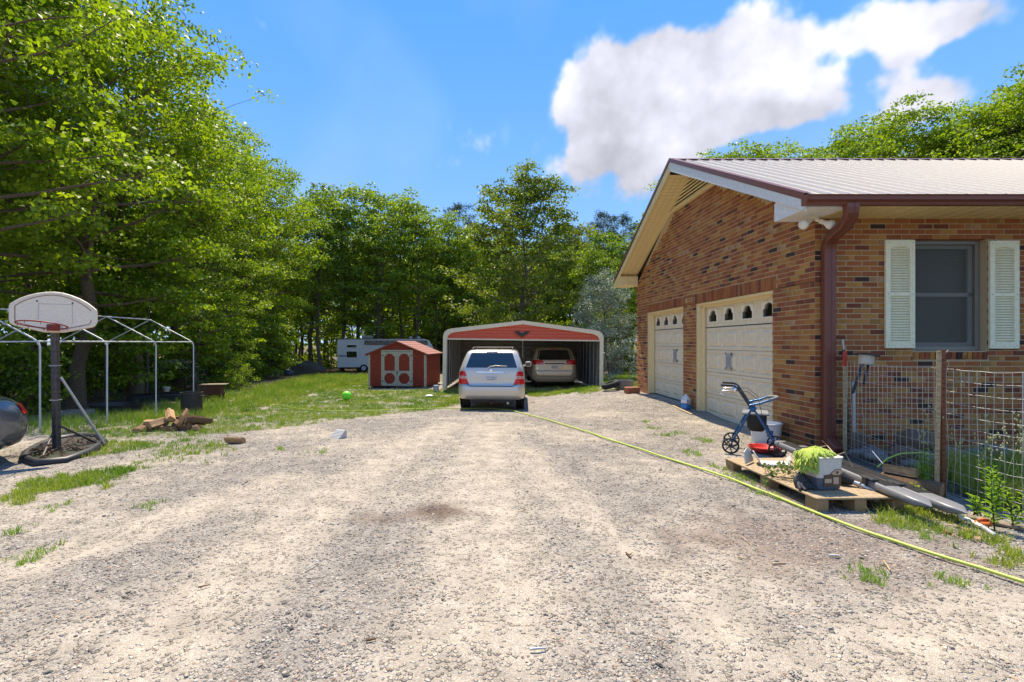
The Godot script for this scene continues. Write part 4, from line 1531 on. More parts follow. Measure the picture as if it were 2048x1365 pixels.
		var fp := MB.new()
		fp.box(Vector3(s * (hw - 0.11), eave / 2 - 0.1, -0.02), Vector3(0.06, eave - 0.2, 0.06), Basis.IDENTITY, 0.004)
		part(c, "front_post", fp, M.galvanised)
		var po := MB.new()
		po.box(Vector3(0, (eave - 0.05) / 2, 0), Vector3(0.042, eave - 0.05, 0.042), Basis.IDENTITY, 0.004)
		var pm := po.mesh()
		for k in 7:
			part(c, "post", pm, M.galvanised, Vector3(s * (hw - 0.085), 0, -0.75 - k * 0.95))
	for k in 5:
		var bo := MB.new()
		bo.tube([Vector3(-hw + 0.1, eave - 0.28, -0.3 - k * 1.55), Vector3(-hw + 0.3, eave - 0.07, -0.3 - k * 1.55), Vector3(0, peak - 0.1, -0.3 - k * 1.55), Vector3(hw - 0.3, eave - 0.07, -0.3 - k * 1.55), Vector3(hw - 0.1, eave - 0.28, -0.3 - k * 1.55)], 0.028, 6)
		part(c, "bow", bo, M.galvanised)
	var cb := MB.new()
	cb.tube([Vector3(0, by - 0.04, -0.06), Vector3(0.01, by - 0.35, -0.05), Vector3(0.02, by - 0.75, -0.07)], 0.008, 6)
	cb.ball(Vector3(0, by - 0.06, -0.05), Vector3(0.03, 0.04, 0.03), 8, 6)
	part(c, "pull_cord", cb, M.galvanised)
	var lean := MB.new()
	lean.span(Vector3(hw - 0.30, 0.02, 0.12), Vector3(hw - 0.17, 1.0, 0.04), 0.09, 0.03, 0.004)
	solid("leaning_plank", lean, M.old_timber, "weathered plank leaning inside the carport post", "plank", Vector3(xm, gy + 0.02, -d))

func gable_half(y: float, hw: float, eave: float, peak: float) -> float:
	if y < eave - 0.3:
		return hw - 0.13
	if y < eave - 0.12:
		return lerpf(hw - 0.13, hw - 0.30, (y - eave + 0.3) / 0.18)
	return maxf(0.02, lerpf(hw - 0.30, 0.0, clampf((y - eave + 0.12) / (peak - eave), 0.0, 1.0)))

# ------------------------------------------------------------------ shed
func make_shed() -> void:
	var yaw := deg_to_rad(-8.0)
	var p := Vector3((794.0 - CX) / F * 22.4, -0.60, -22.4)
	var s := thing("storage_shed", "small red barn shed with cream double doors and pink shingle roof", "shed", p, yaw)
	var w := 2.64
	var L := 2.9
	var wall_h := 1.53
	var top := 2.07
	var body := MB.new()
	var fr := PackedVector2Array([Vector2(-w / 2, 0.06), Vector2(w / 2, 0.06), Vector2(w / 2, wall_h), Vector2(0, top - 0.02), Vector2(-w / 2, wall_h)])
	body.prism(fr, Transform3D(Basis.IDENTITY, Vector3(0, 0, -L)), L)
	part(s, "wall", body, M.barn_red)
	# vertical grooves of the siding: thin raised boards
	for k in 6:
		var x := -w / 2 + 0.12 + k * 0.08
		if k < 5:
			for sg in [-1.0, 1.0]:
				var bd := MB.new()
				bd.box(Vector3(sg * (w / 2 - 0.12 - k * 0.102), wall_h / 2 + 0.05, 0.006), Vector3(0.094, wall_h - 0.02, 0.01), Basis.IDENTITY, 0.003)
				part(s, "siding_board", bd, M.barn_red)
	for k in 14:
		var bd := MB.new()
		bd.box(Vector3(w / 2 + 0.006, wall_h / 2 + 0.03, -0.18 - k * 0.195), Vector3(0.01, wall_h - 0.05, 0.186), Basis.IDENTITY, 0.003)
		part(s, "siding_board", bd, M.barn_red)
	var rl := sqrt(pow(w / 2 + 0.12, 2) + pow(top - wall_h, 2))
	var pitch := (top - wall_h) / (w / 2)
	for sg in [-1.0, 1.0]:
		var rb := MB.new()
		var ex: float = sg * (w / 2 + 0.13)
		var ey := wall_h - 0.13 * pitch
		rb.quad(Vector3(0, top + 0.035, 0.12), Vector3(ex, ey + 0.035, 0.12), Vector3(ex, ey + 0.035, -L - 0.1), Vector3(0, top + 0.035, -L - 0.1), Vector3(sg, 2, 0))
		rb.quad(Vector3(0, top, 0.12), Vector3(ex, ey, 0.12), Vector3(ex, ey, -L - 0.1), Vector3(0, top, -L - 0.1), Vector3(-sg, -2, 0))
		rb.quad(Vector3(0, top, 0.12), Vector3(ex, ey, 0.12), Vector3(ex, ey + 0.035, 0.12), Vector3(0, top + 0.035, 0.12), Vector3(0, 0, 1))
		rb.quad(Vector3(ex, ey, 0.12), Vector3(ex, ey, -L - 0.1), Vector3(ex, ey + 0.035, -L - 0.1), Vector3(ex, ey + 0.035, 0.12), Vector3(sg, 0, 0))
		# shingle courses
		for k in 7:
			var f0 := (k + 0.0) / 7.0
			var f1 := (k + 1.0) / 7.0
			var a := Vector3(lerpf(ex, 0, f0), lerpf(ey, top, f0) + 0.048, 0.121)
			var b := Vector3(lerpf(ex, 0, f1), lerpf(ey, top, f1) + 0.037, 0.121)
			rb.quad(a, b, b - Vector3(0, 0, L + 0.22), a - Vector3(0, 0, L + 0.22), Vector3(sg, 2, 0))
			rb.quad(a, a - Vector3(0, 0.012, 0), a - Vector3(0, 0.012, L + 0.22), a - Vector3(0, 0, L + 0.22), Vector3(sg, 0, 0))
		part(s, "roof", rb, M.shingle)
		var ct := MB.new()
		ct.box(Vector3(sg * (w / 2 - 0.03), wall_h / 2 + 0.02, 0.02), Vector3(0.085, wall_h - 0.03, 0.03), Basis.IDENTITY, 0.004)
		ct.box(Vector3(sg * (w / 2 + 0.012), wall_h / 2 + 0.02, -0.035), Vector3(0.025, wall_h - 0.03, 0.085), Basis.IDENTITY, 0.004)
		part(s, "corner_trim", ct, M.barn_trim)
		var rk := MB.new()
		rk.span(Vector3(ex, ey - 0.03, 0.06), Vector3(0, top - 0.03, 0.06), 0.03, 0.06, 0.004)
		part(s, "rake_board", rk, M.barn_red)
	# double doors
	var dw := 1.46
	var dh := 1.62
	var fr2 := MB.new()
	for sg in [-1.0, 1.0]:
		fr2.box(Vector3(sg * (dw / 2 - 0.03), 0.08 + dh / 2, 0.022), Vector3(0.06, dh, 0.034), Basis.IDENTITY, 0.004)
	fr2.box(Vector3(0, 0.08 + dh - 0.035, 0.022), Vector3(dw - 0.12, 0.07, 0.033), Basis.IDENTITY, 0.004)
	part(s, "door_frame", fr2, M.barn_trim)
	for sg in [-1.0, 1.0]:
		var dr := Node3D.new()
		dr.name = "door"
		s.add_child(dr, true)
		var lw := dw / 2 - 0.065
		var cx: float = sg * (lw / 2 + 0.004)
		var leaf := MB.new()
		leaf.box(Vector3(cx, 0.08 + (dh - 0.08) / 2, 0.01), Vector3(lw, dh - 0.08, 0.02))
		part(dr, "leaf_panel", leaf, M.barn_red)
		var tr := MB.new()
		var z := 0.031
		var y0 := 0.085
		var y1 := 0.08 + dh - 0.085
		var ym := y0 + 0.6
		for q in [[cx - lw / 2 + 0.045, (y0 + y1) / 2, 0.09, y1 - y0], [cx + lw / 2 - 0.045, (y0 + y1) / 2, 0.09, y1 - y0], [cx, y1 - 0.045, lw - 0.18, 0.09], [cx, y0 + 0.05, lw - 0.18, 0.1], [cx, ym + 0.03, lw - 0.18, 0.1]]:
			tr.box(Vector3(q[0], q[1], z), Vector3(q[2], q[3], 0.02), Basis.IDENTITY, 0.003)
		# corner blocks that cut the openings to octagons
		var hx := lw / 2 - 0.09
		for q in [[y0 + 0.1, ym - 0.02, true, true], [ym + 0.08, y1 - 0.09, false, true]]:
			for sx in [-1.0, 1.0]:
				if q[2]:
					tr.prism(PackedVector2Array([Vector2(cx + sx * hx, q[0]), Vector2(cx + sx * (hx - 0.14), q[0]), Vector2(cx + sx * hx, q[0] + 0.14)]), Transform3D(Basis.IDENTITY, Vector3(0, 0, z - 0.01)), 0.019)
				tr.prism(PackedVector2Array([Vector2(cx + sx * hx, q[1]), Vector2(cx + sx * (hx - 0.14), q[1]), Vector2(cx + sx * hx, q[1] - 0.14)]), Transform3D(Basis.IDENTITY, Vector3(0, 0, z - 0.01)), 0.019)
		part(dr, "door_trim", tr, M.barn_trim)
		for y in [0.3, 1.45]:
			var hg := MB.new()
			hg.box(Vector3(sg * (dw / 2 - 0.075), y, 0.045), Vector3(0.11, 0.035, 0.006), Basis.IDENTITY, 0.002)
			part(dr, "hinge", hg, M.post_green)
	var hd := MB.new()
	hd.box(Vector3(0.02, 0.72, 0.05), Vector3(0.1, 0.04, 0.02), Basis.IDENTITY, 0.004)
	hd.tube([Vector3(0.02, 0.70, 0.055), Vector3(0.02, 0.62, 0.065)], 0.012, 6)
	part(s, "latch", hd, M.post_green)
	var sk := MB.new()
	for sg in [-1.0, 0.0, 1.0]:
		sk.box(Vector3(sg * (w / 2 - 0.15), 0.0, -L / 2), Vector3(0.1, 0.16, L))
	part(s, "skid", sk, M.old_timber)

# ------------------------------------------------------------------ camper trailer
func make_camper() -> void:
	var d := 43.0
	var p := Vector3((771.0 - CX) / F * d, -1.1, -d)
	var c := thing("camper_trailer", "old white travel trailer with teal stripe parked behind the red shed", "camper", p, deg_to_rad(6.0))
	var L := 8.1
	var body := MB.new()
	var side := PackedVector2Array([Vector2(-L / 2, 0.45), Vector2(L / 2 - 0.3, 0.45), Vector2(L / 2, 0.8), Vector2(L / 2 - 0.05, 2.3), Vector2(L / 2 - 0.35, 2.78), Vector2(L / 2 - 0.7, 2.86), Vector2(-L / 2 + 0.05, 2.82), Vector2(-L / 2, 2.72)])
	body.prism(side, Transform3D(Basis.IDENTITY, Vector3(0, 0, -2.4)), 2.4)
	part(c, "body", body, M.camper_white)
	var rf := MB.new()
	rf.prism(PackedVector2Array([Vector2(-L / 2 + 0.02, 2.83), Vector2(L / 2 - 0.72, 2.87), Vector2(L / 2 - 0.8, 2.93), Vector2(-L / 2 + 0.1, 2.9)]), Transform3D(Basis.IDENTITY, Vector3(0, 0, -2.42)), 2.44)
	part(c, "roof", rf, M.camper_roof)
	var aw := MB.new()
	aw.box(Vector3(0.9, 2.55, 0.02), Vector3(5.4, 0.4, 0.05), Basis.IDENTITY, 0.01)
	part(c, "awning_roll", aw, M.camper_roof)
	var st := MB.new()
	for q in [[-L / 2 + 0.30, 1.0], [0.9, 5.2]]:
		st.box(Vector3(q[0] + 0.25 if q[1] < 2 else q[0], 1.42, 0.008), Vector3(q[1] * 0.9, 0.12, 0.012))
	part(c, "stripe", st, M.camper_teal)
	for q in [[-L / 2 + 1.2, 1.55, 0.85, 0.5], [-L / 2 + 1.2, 2.25, 0.8, 0.2], [0.8, 1.7, 1.2, 0.6]]:
		var wf := MB.new()
		wf.box(Vector3(q[0], q[1], 0.014), Vector3(q[2] + 0.09, q[3] + 0.09, 0.03), Basis.IDENTITY, 0.008)
		var wn := part(c, "window", wf, M.insert_white)
		var wp := MB.new()
		wp.box(Vector3(q[0], q[1], 0.032), Vector3(q[2], q[3], 0.008))
		part(wn, "pane", wp, M.car_glass)
	var hatch := MB.new()
	hatch.box(Vector3(-L / 2 + 1.1, 0.82, 0.01), Vector3(0.95, 0.28, 0.02), Basis.IDENTITY, 0.006)
	part(c, "hatch", hatch, M.camper_white)
	var ac := MB.new()
	ac.box(Vector3(-L / 2 + 2.4, 3.05, -1.2), Vector3(0.95, 0.28, 0.8), Basis.IDENTITY, 0.08)
	part(c, "air_conditioner", ac, M.white_pipe)
	for x in [2.6, 3.3]:
		var vt := MB.new()
		vt.lathe([Vector2(0.16, 0), Vector2(0.18, 0.1), Vector2(0.1, 0.17), Vector2(0, 0.18)], Transform3D(Basis.IDENTITY, Vector3(x - 0.5, 2.92, -1.0)), 10)
		part(c, "roof_vent", vt, M.camper_white)
	for x in [-0.55, 0.35]:
		var wh := MB.new()
		wh.lathe([Vector2(0, 0), Vector2(0.2, 0), Vector2(0.33, 0.01), Vector2(0.35, 0.05), Vector2(0.35, 0.2), Vector2(0.3, 0.22), Vector2(0, 0.22)], Transform3D(Basis(Vector3(1, 0, 0), -PI / 2), Vector3(x - 1.3, 0.36, 0.02)), 18)
		var w := part(c, "wheel", wh, M.rubber)
		var hb := MB.new()
		hb.lathe([Vector2(0.2, 0.0), Vector2(0.18, 0.02), Vector2(0, 0.02)], Transform3D(Basis(Vector3(1, 0, 0), PI / 2), Vector3(x - 1.3, 0.36, 0.02)), 14)
		part(w, "hub", hb, M.white_pipe)
	var ch := MB.new()
	ch.box(Vector3(0, 0.38, -1.2), Vector3(L - 0.6, 0.14, 1.9))
	part(c, "chassis", ch, M.brush)
	var lad := MB.new()
	for z in [-0.5, -0.85]:
		lad.tube([Vector3(-L / 2 - 0.06, 0.6, z), Vector3(-L / 2 - 0.06, 2.95, z)], 0.02, 6)
	for k in 7:
		lad.tube([Vector3(-L / 2 - 0.06, 0.8 + k * 0.3, -0.5), Vector3(-L / 2 - 0.06, 0.8 + k * 0.3, -0.85)], 0.015, 6)
	part(c, "ladder", lad, M.galvanised)

# ------------------------------------------------------------------ vehicles
# A body is a stack of rounded outlines: [height, half width, rear z, front z, corner radius]; the rear is at z 0, the nose at -z.
func outline(r: Array, n := 44) -> Array:
	var w: float = r[1]
	var zr: float = r[2]
	var zf: float = r[3]
	var rc: float = minf(r[4], w * 0.95)
	var o := []
	var cs := [[w - rc, zr - rc, 0.0], [-(w - rc), zr - rc, PI / 2], [-(w - rc), zf + rc, PI], [w - rc, zf + rc, PI * 1.5]]
	var per := n / 4
	for c in cs:
		for i in per:
			var a: float = c[2] + PI / 2 * i / (per - 1)
			o.append(Vector3(c[0] + cos(a) * rc, r[0], c[1] + sin(a) * rc))
	return o

func level_at(table: Array, y: float) -> Array:
	for i in table.size() - 1:
		if y <= table[i + 1][0]:
			var t: float = clampf((y - table[i][0]) / (table[i + 1][0] - table[i][0]), 0.0, 1.0)
			var o := []
			for k in 5:
				o.append(lerpf(table[i][k], table[i + 1][k], t))
			return o
	return table[table.size() - 1]

func rear_point(table: Array, x: float, y: float, off: float) -> Vector3:
	var r := level_at(table, y)
	var w: float = r[1]
	var rc: float = minf(r[4], w * 0.95)
	var ax := absf(x)
	var z: float = r[2]
	if ax > w - rc:
		var e := minf((ax - (w - rc)) / rc, 1.0)
		z = r[2] - rc + sqrt(maxf(0.0, 1.0 - e * e)) * rc
	return Vector3(x * (1.0 + off * 0.25), y, z + off)

func side_point(table: Array, s: float, z: float, y: float, off: float) -> Vector3:
	var r := level_at(table, y)
	return Vector3(s * (r[1] + off), y, z)

func rear_patch(table: Array, xl: Array, xr: Array, y0: float, y1: float, off: float, nx := 12, ny := 8) -> MB:
	# xl, xr: left and right edge at y0 and at y1
	var rows := []
	for j in ny + 1:
		var t := float(j) / ny
		var y := lerpf(y0, y1, t)
		var row := []
		for i in nx + 1:
			var x := lerpf(lerpf(xl[0], xl[1], t), lerpf(xr[0], xr[1], t), float(i) / nx)
			row.append(rear_point(table, x, y, off))
		rows.append(row)
	var m := MB.new()
	m.grid(rows, false, Vector3.ZERO, Vector3(0, 0.3, 1))
	return m

func side_patch(table: Array, s: float, z0: Array, z1: Array, y0: float, y1: float, off: float) -> MB:
	var rows := []
	for j in 7:
		var t := j / 6.0
		var y := lerpf(y0, y1, t)
		var row := []
		for i in 9:
			row.append(side_point(table, s, lerpf(lerpf(z0[0], z0[1], t), lerpf(z1[0], z1[1], t), i / 8.0), y, off))
		rows.append(row)
	var m := MB.new()
	m.grid(rows, false, Vector3.ZERO, Vector3(s, 0.2, 0))
	return m

func wheel(parent: Node3D, at: Vector3, r: float, w: float, s: float) -> void:
	var n := Node3D.new()
	n.name = "wheel"
	n.position = at
	parent.add_child(n, true)
	var b := Basis(Vector3(0, 0, 1), -PI / 2 * s)
	var ty := MB.new()
	ty.lathe([Vector2(r * 0.62, -w / 2), Vector2(r * 0.9, -w / 2), Vector2(r, -w / 2 + 0.025), Vector2(r, -0.03), Vector2(r - 0.012, -0.025), Vector2(r - 0.012, -0.015), Vector2(r, -0.01), Vector2(r, 0.01), Vector2(r - 0.012, 0.015), Vector2(r - 0.012, 0.025), Vector2(r, 0.03), Vector2(r, w / 2 - 0.025), Vector2(r * 0.9, w / 2), Vector2(r * 0.62, w / 2)], Transform3D(b, Vector3.ZERO), 26)
	part(n, "tyre", ty, M.rubber)
	var ri := MB.new()
	ri.lathe([Vector2(r * 0.63, w / 2 - 0.01), Vector2(r * 0.58, w / 2 - 0.015), Vector2(r * 0.55, w / 2 - 0.07), Vector2(0, w / 2 - 0.07)], Transform3D(b, Vector3.ZERO), 22)
	for k in 5:
		var a := TAU * k / 5
		ri.span(b * Vector3(cos(a) * 0.03, w / 2 - 0.035, sin(a) * 0.03), b * Vector3(cos(a) * r * 0.58, w / 2 - 0.03, sin(a) * r * 0.58), 0.06, 0.03, 0.006, b * Vector3(0, 1, 0))
	ri.lathe([Vector2(0.05, w / 2 - 0.05), Vector2(0.045, w / 2 - 0.012), Vector2(0, w / 2 - 0.01)], Transform3D(b, Vector3.ZERO), 14)
	part(n, "rim", ri, M.rim_metal)

func body_of(table: Array) -> MB:
	var rows := []
	# resample for smooth curves
	for i in table.size() - 1:
		var steps: int = maxi(1, int((table[i + 1][0] - table[i][0]) / 0.05))
		for k in steps:
			rows.append(outline(level_at(table, lerpf(table[i][0], table[i + 1][0], float(k) / steps))))
	rows.append(outline(table[table.size() - 1]))
	var m := MB.new()
	var ref := Vector3(0, 0.8, (table[1][2] + table[1][3]) / 2)
	m.grid(rows, true, ref)
	var last: Array = rows[rows.size() - 1]
	var ct := Vector3.ZERO
	for q in last:
		ct += q
	ct /= last.size()
	ct.y += 0.012
	var fst: Array = rows[0]
	for i in last.size():
		m.t3(last[i], last[(i + 1) % last.size()], ct, Vector3.UP, Vector3.UP, Vector3.UP)
		m.tri(fst[i], fst[(i + 1) % fst.size()], Vector3(0, fst[0].y, ct.z), Vector3.DOWN)
	return m

func plate_on(parent: Node3D, at: Vector3, text: String, tilt: float) -> void:
	var n := Node3D.new()
	n.name = "licence_plate"
	n.position = at
	n.rotation.x = tilt
	parent.add_child(n, true)
	var b := MB.new()
	b.box(Vector3.ZERO, Vector3(0.305, 0.152, 0.006), Basis.IDENTITY, 0.002)
	part(n, "plate", b, M.plate)
	var tm := TextMesh.new()
	var sf := SystemFont.new()
	sf.font_names = PackedStringArray(["Droid Sans"])
	tm.font = sf
	tm.text = text
	tm.font_size = 32
	tm.pixel_size = 0.0022
	tm.depth = 0.003
	part(n, "lettering", tm, M.plate_ink, Vector3(0, -0.012, 0.004))
	var s := MB.new()
	s.box(Vector3(0, -0.062, 0.0035), Vector3(0.22, 0.012, 0.002))
	part(n, "plate_band", s, M.slate)

func make_vehicles() -> void:
	make_suv()
	make_minivan()
	make_sedan()

func make_suv() -> void:
	var p := on_ground(984, 817)
	p = Vector3((982.0 - CX) / F * 13.5, gh(0.3, 13.9) - 0.005, -13.5)
	var c := thing("silver_suv", "silver SUV parked on the gravel before the carport, rear towards the drive", "suv", p, deg_to_rad(-5.0))
	var tb := [[0.32, 0.80, -0.16, -4.45, 0.25], [0.35, 0.87, -0.06, -4.55, 0.25], [0.43, 0.902, -0.01, -4.64, 0.24], [0.55, 0.912, 0.0, -4.68, 0.24], [0.68, 0.915, -0.005, -4.68, 0.24], [0.72, 0.913, -0.03, -4.67, 0.22], [0.735, 0.912, -0.075, -4.66, 0.2], [0.80, 0.912, -0.085, -4.62, 0.18], [0.98, 0.908, -0.09, -4.5, 0.18], [1.06, 0.90, -0.10, -4.3, 0.2], [1.12, 0.89, -0.115, -3.45, 0.2], [1.20, 0.865, -0.145, -3.3, 0.2], [1.40, 0.80, -0.27, -2.95, 0.18], [1.58, 0.725, -0.40, -2.5, 0.17], [1.64, 0.685, -0.46, -2.25, 0.2], [1.675, 0.62, -0.56, -2.1, 0.25], [1.685, 0.52, -0.75, -2.0, 0.3]]
	part(c, "body", body_of(tb), M.silver_paint)
	part(c, "rear_window", rear_patch(tb, [-0.70, -0.57], [0.70, 0.57], 1.20, 1.60, 0.006), M.car_glass)
	var tg := Node3D.new()
	tg.name = "tailgate"
	c.add_child(tg)
	# dark shut line below the tailgate
	var gap := MB.new()
	var pts := []
	for i in 25:
		var t := i / 24.0
		var x := lerpf(-0.70, 0.70, t)
		var y := 0.70 + 0.0 * x
		var e := absf(x) - 0.55
		if e > 0:
			y += pow(e / 0.15, 2.0) * 0.10
		pts.append(rear_point(tb, x, y, 0.004))
	gap.tube(pts, 0.012, 6)
	part(tg, "shut_line", gap, M.tape)
	var rec := MB.new()
	rec = rear_patch(tb, [-0.32, -0.40], [0.32, 0.40], 0.85, 1.04, 0.004, 8, 4)
	part(tg, "plate_recess", rec, M.silver_paint)
	part(tg, "chrome_strip", rear_patch(tb, [-0.40, -0.39], [0.40, 0.39], 1.055, 1.095, 0.016, 8, 2), M.chrome)
	plate_on(tg, Vector3(0, 0.945, -0.07), "LXT-6622", -0.03)
	var lg := MB.new()
	lg.lathe([Vector2(0.05, 0), Vector2(0.05, 0.012), Vector2(0.035, 0.018), Vector2(0, 0.018)], Transform3D(Basis(Vector3(1, 0, 0), PI / 2).scaled_local(Vector3(1, 1, 0.75)), Vector3(0, 1.12, -0.10)), 18)
	part(tg, "badge", lg, M.chrome)
	var wp := MB.new()
	wp.tube([rear_point(tb, -0.12, 1.17, 0.03), rear_point(tb, -0.02, 1.235, 0.035), rear_point(tb, 0.12, 1.255, 0.03), rear_point(tb, 0.42, 1.24, 0.02)], [0.014, 0.012, 0.009, 0.006], 6)
	part(tg, "wiper", wp, M.silver_paint)
	var bt := MB.new()
	bt.box(rear_point(tb, 0.36, 1.075, 0.02), Vector3(0.03, 0.015, 0.015))
	part(tg, "lock", bt, M.tape)
	for s in [-1.0, 1.0]:
		var tl := Node3D.new()
		tl.name = "tail_light"
		c.add_child(tl, true)
		var lens := rear_patch(tb, [s * 0.60, s * 0.67], [s * 0.905, s * 0.885], 0.755, 0.90, 0.014, 8, 4)
		part(tl, "lens", lens, M.tail_red)
		part(tl, "lens", rear_patch(tb, [s * 0.67, s * 0.67], [s * 0.885, s * 0.88], 0.90, 0.975, 0.012, 8, 3), M.tail_clear)
		part(tl, "lens", rear_patch(tb, [s * 0.67, s * 0.71], [s * 0.88, s * 0.855], 0.975, 1.10, 0.014, 8, 4), M.tail_red)
		for k in 2:
			var bb := MB.new()
			bb.ball(rear_point(tb, s * (0.74 + k * 0.08), 0.938, 0.008), Vector3(0.025, 0.022, 0.012), 10, 6)
			part(tl, "bulb", bb, M.tail_red)
		# side glass and door mirror
		part(c, "side_window", side_patch(tb, s, [-0.38, -0.62], [-1.2, -1.2], 1.21, 1.56, 0.006), M.car_glass)
		part(c, "side_window", side_patch(tb, s, [-1.28, -1.28], [-2.1, -2.05], 1.21, 1.56, 0.006), M.car_glass)
		part(c, "side_window", side_patch(tb, s, [-2.18, -2.13], [-3.0, -2.6], 1.21, 1.54, 0.006), M.car_glass)
		var mr := Node3D.new()
		mr.name = "door_mirror"
		c.add_child(mr, true)
		var sh := MB.new()
		sh.box(Vector3(s * 1.03, 1.19, -2.85), Vector3(0.20, 0.17, 0.1), Basis.IDENTITY, 0.04)
		sh.box(Vector3(s * 0.91, 1.14, -2.86), Vector3(0.09, 0.05, 0.06), Basis.IDENTITY, 0.01)
		part(mr, "shell", sh, M.silver_paint)
		var mg := MB.new()
		mg.box(Vector3(s * 1.03, 1.19, -2.797), Vector3(0.15, 0.125, 0.004))
		part(mr, "mirror_glass", mg, M.car_glass)
		wheel(c, Vector3(s * 0.775, 0.355, -0.92), 0.355, 0.225, s)
		wheel(c, Vector3(s * 0.775, 0.355, -3.65), 0.355, 0.225, s)
		var rk := MB.new()
		rk.tube([Vector3(s * 0.56, 1.69, -0.72), Vector3(s * 0.57, 1.735, -0.85), Vector3(s * 0.57, 1.745, -1.5), Vector3(s * 0.56, 1.735, -2.0), Vector3(s * 0.54, 1.69, -2.1)], 0.02, 6)
		part(c, "roof_rail", rk, M.black_plastic)
		var ar := MB.new()
		for z in [-0.92, -3.65]:
			ar.lathe([Vector2(0.41, 0), Vector2(0.38, 0.012), Vector2(0.0, 0.012)], Transform3D(Basis(Vector3(0, 0, 1), -PI / 2 * s), Vector3(s * 0.905, 0.38, z)), 24)
		part(c, "wheel_arch", ar, M.tape)
	for z in [-0.95, -1.8]:
		var cr := MB.new()
		cr.tube([Vector3(-0.57, 1.74, z), Vector3(0.57, 1.74, z)], 0.015, 6)
		part(c, "cross_bar", cr, M.black_plastic)
	part(c, "brake_light", rear_patch(tb, [-0.17, -0.16], [0.17, 0.16], 1.625, 1.65, 0.012, 6, 2), M.tail_red)
	var an := MB.new()
	an.tube([Vector3(0.2, 1.68, -0.7), Vector3(0.2, 1.75, -0.72)], 0.01, 6)
	part(c, "aerial", an, M.tape)
	# under the bumper: black valance, hitch, silencer
	var un := MB.new()
	un.box(Vector3(0, 0.28, -0.32), Vector3(1.2, 0.1, 0.3), Basis.IDENTITY, 0.02)
	un.box(Vector3(0, 0.30, -1.2), Vector3(1.1, 0.08, 1.6))
	part(c, "underside", un, M.black_plastic)
	var hi := MB.new()
	hi.tube([Vector3(-0.45, 0.25, -0.2), Vector3(0.45, 0.25, -0.2)], 0.03, 8)
	hi.box(Vector3(0, 0.24, -0.13), Vector3(0.09, 0.09, 0.14), Basis.IDENTITY, 0.01)
	part(c, "tow_hitch", hi, M.rust)
	var ex := MB.new()
	ex.tube([Vector3(0.45, 0.26, -0.6), Vector3(0.45, 0.24, -0.1)], 0.035, 10)
	ex.ball(Vector3(0.46, 0.27, -0.5), Vector3(0.13, 0.08, 0.25), 12, 8)
	part(c, "exhaust", ex, M.galvanised)

func make_minivan() -> void:
	var d := 21.6
	var p := Vector3((1110.0 - CX) / F * d, -0.52, -d)
	var c := thing("gold_minivan", "gold minivan parked inside the carport with its rear to the opening", "minivan", p, deg_to_rad(-2.0))
	var tb := [[0.24, 0.84, -0.16, -4.8, 0.25], [0.32, 0.93, -0.06, -4.95, 0.28], [0.45, 0.965, -0.01, -5.0, 0.3], [0.60, 0.975, 0.0, -5.0, 0.3], [0.70, 0.975, -0.01, -5.0, 0.28], [0.73, 0.972, -0.05, -4.95, 0.26], [0.95, 0.965, -0.065, -4.8, 0.25], [1.10, 0.955, -0.085, -4.3, 0.25], [1.22, 0.935, -0.12, -3.9, 0.25], [1.45, 0.86, -0.24, -3.4, 0.24], [1.62, 0.79, -0.33, -3.0, 0.24], [1.70, 0.72, -0.40, -2.8, 0.26], [1.74, 0.58, -0.6, -2.6, 0.3]]
	part(c, "body", body_of(tb), M.gold_paint)
	part(c, "rear_window", rear_patch(tb, [-0.78, -0.66], [0.78, 0.66], 1.20, 1.63, 0.006), M.car_glass)
	part(c, "brake_light", rear_patch(tb, [-0.2, -0.19], [0.2, 0.19], 1.655, 1.685, 0.01, 6, 2), M.tail_red)
	var tg := Node3D.new()
	tg.name = "tailgate"
	c.add_child(tg)
	var gap := MB.new()
	var pts := []
	for i in 25:
		var x := lerpf(-0.84, 0.84, i / 24.0)
		var y := 0.50
		var e := absf(x) - 0.68
		if e > 0:
			y += pow(e / 0.16, 2.0) * 0.16
		pts.append(rear_point(tb, x, y, 0.003))
	gap.tube(pts, 0.011, 6)
	part(tg, "shut_line", gap, M.tape)
	part(tg, "chrome_strip", rear_patch(tb, [-0.44, -0.50], [0.44, 0.50], 1.06, 1.175, 0.012, 8, 3), M.gold_paint)
	part(tg, "shadow_gap", rear_patch(tb, [-0.43, -0.44], [0.43, 0.44], 1.015, 1.06, 0.006, 8, 2), M.tape)
	plate_on(tg, Vector3(0, 0.91, -0.045), "FJE-6105", -0.03)
	for s in [-1.0, 1.0]:
		var tl := Node3D.new()
		tl.name = "tail_light"
		c.add_child(tl, true)
		part(tl, "lens", rear_patch(tb, [s * 0.46, s * 0.52], [s * 0.955, s * 0.93], 1.0, 1.19, 0.014, 10, 4), M.tail_red)
		var rf := rear_patch(tb, [s * 0.48, s * 0.50], [s * 0.62, s * 0.62], 1.015, 1.06, 0.02, 6, 2)
		part(tl, "reverse_lens", rf, M.tail_clear)
		part(c, "side_window", side_patch(tb, s, [-0.45, -0.6], [-1.7, -1.7], 1.22, 1.58, 0.006), M.car_glass)
		part(c, "side_window", side_patch(tb, s, [-1.8, -1.8], [-3.2, -2.9], 1.22, 1.58, 0.006), M.car_glass)
		wheel(c, Vector3(s * 0.84, 0.34, -1.0), 0.34, 0.22, s)
		wheel(c, Vector3(s * 0.84, 0.34, -4.0), 0.34, 0.22, s)
	var un := MB.new()
	un.box(Vector3(0, 0.28, -1.6), Vector3(1.4, 0.08, 2.8))
	part(c, "underside", un, M.black_plastic)

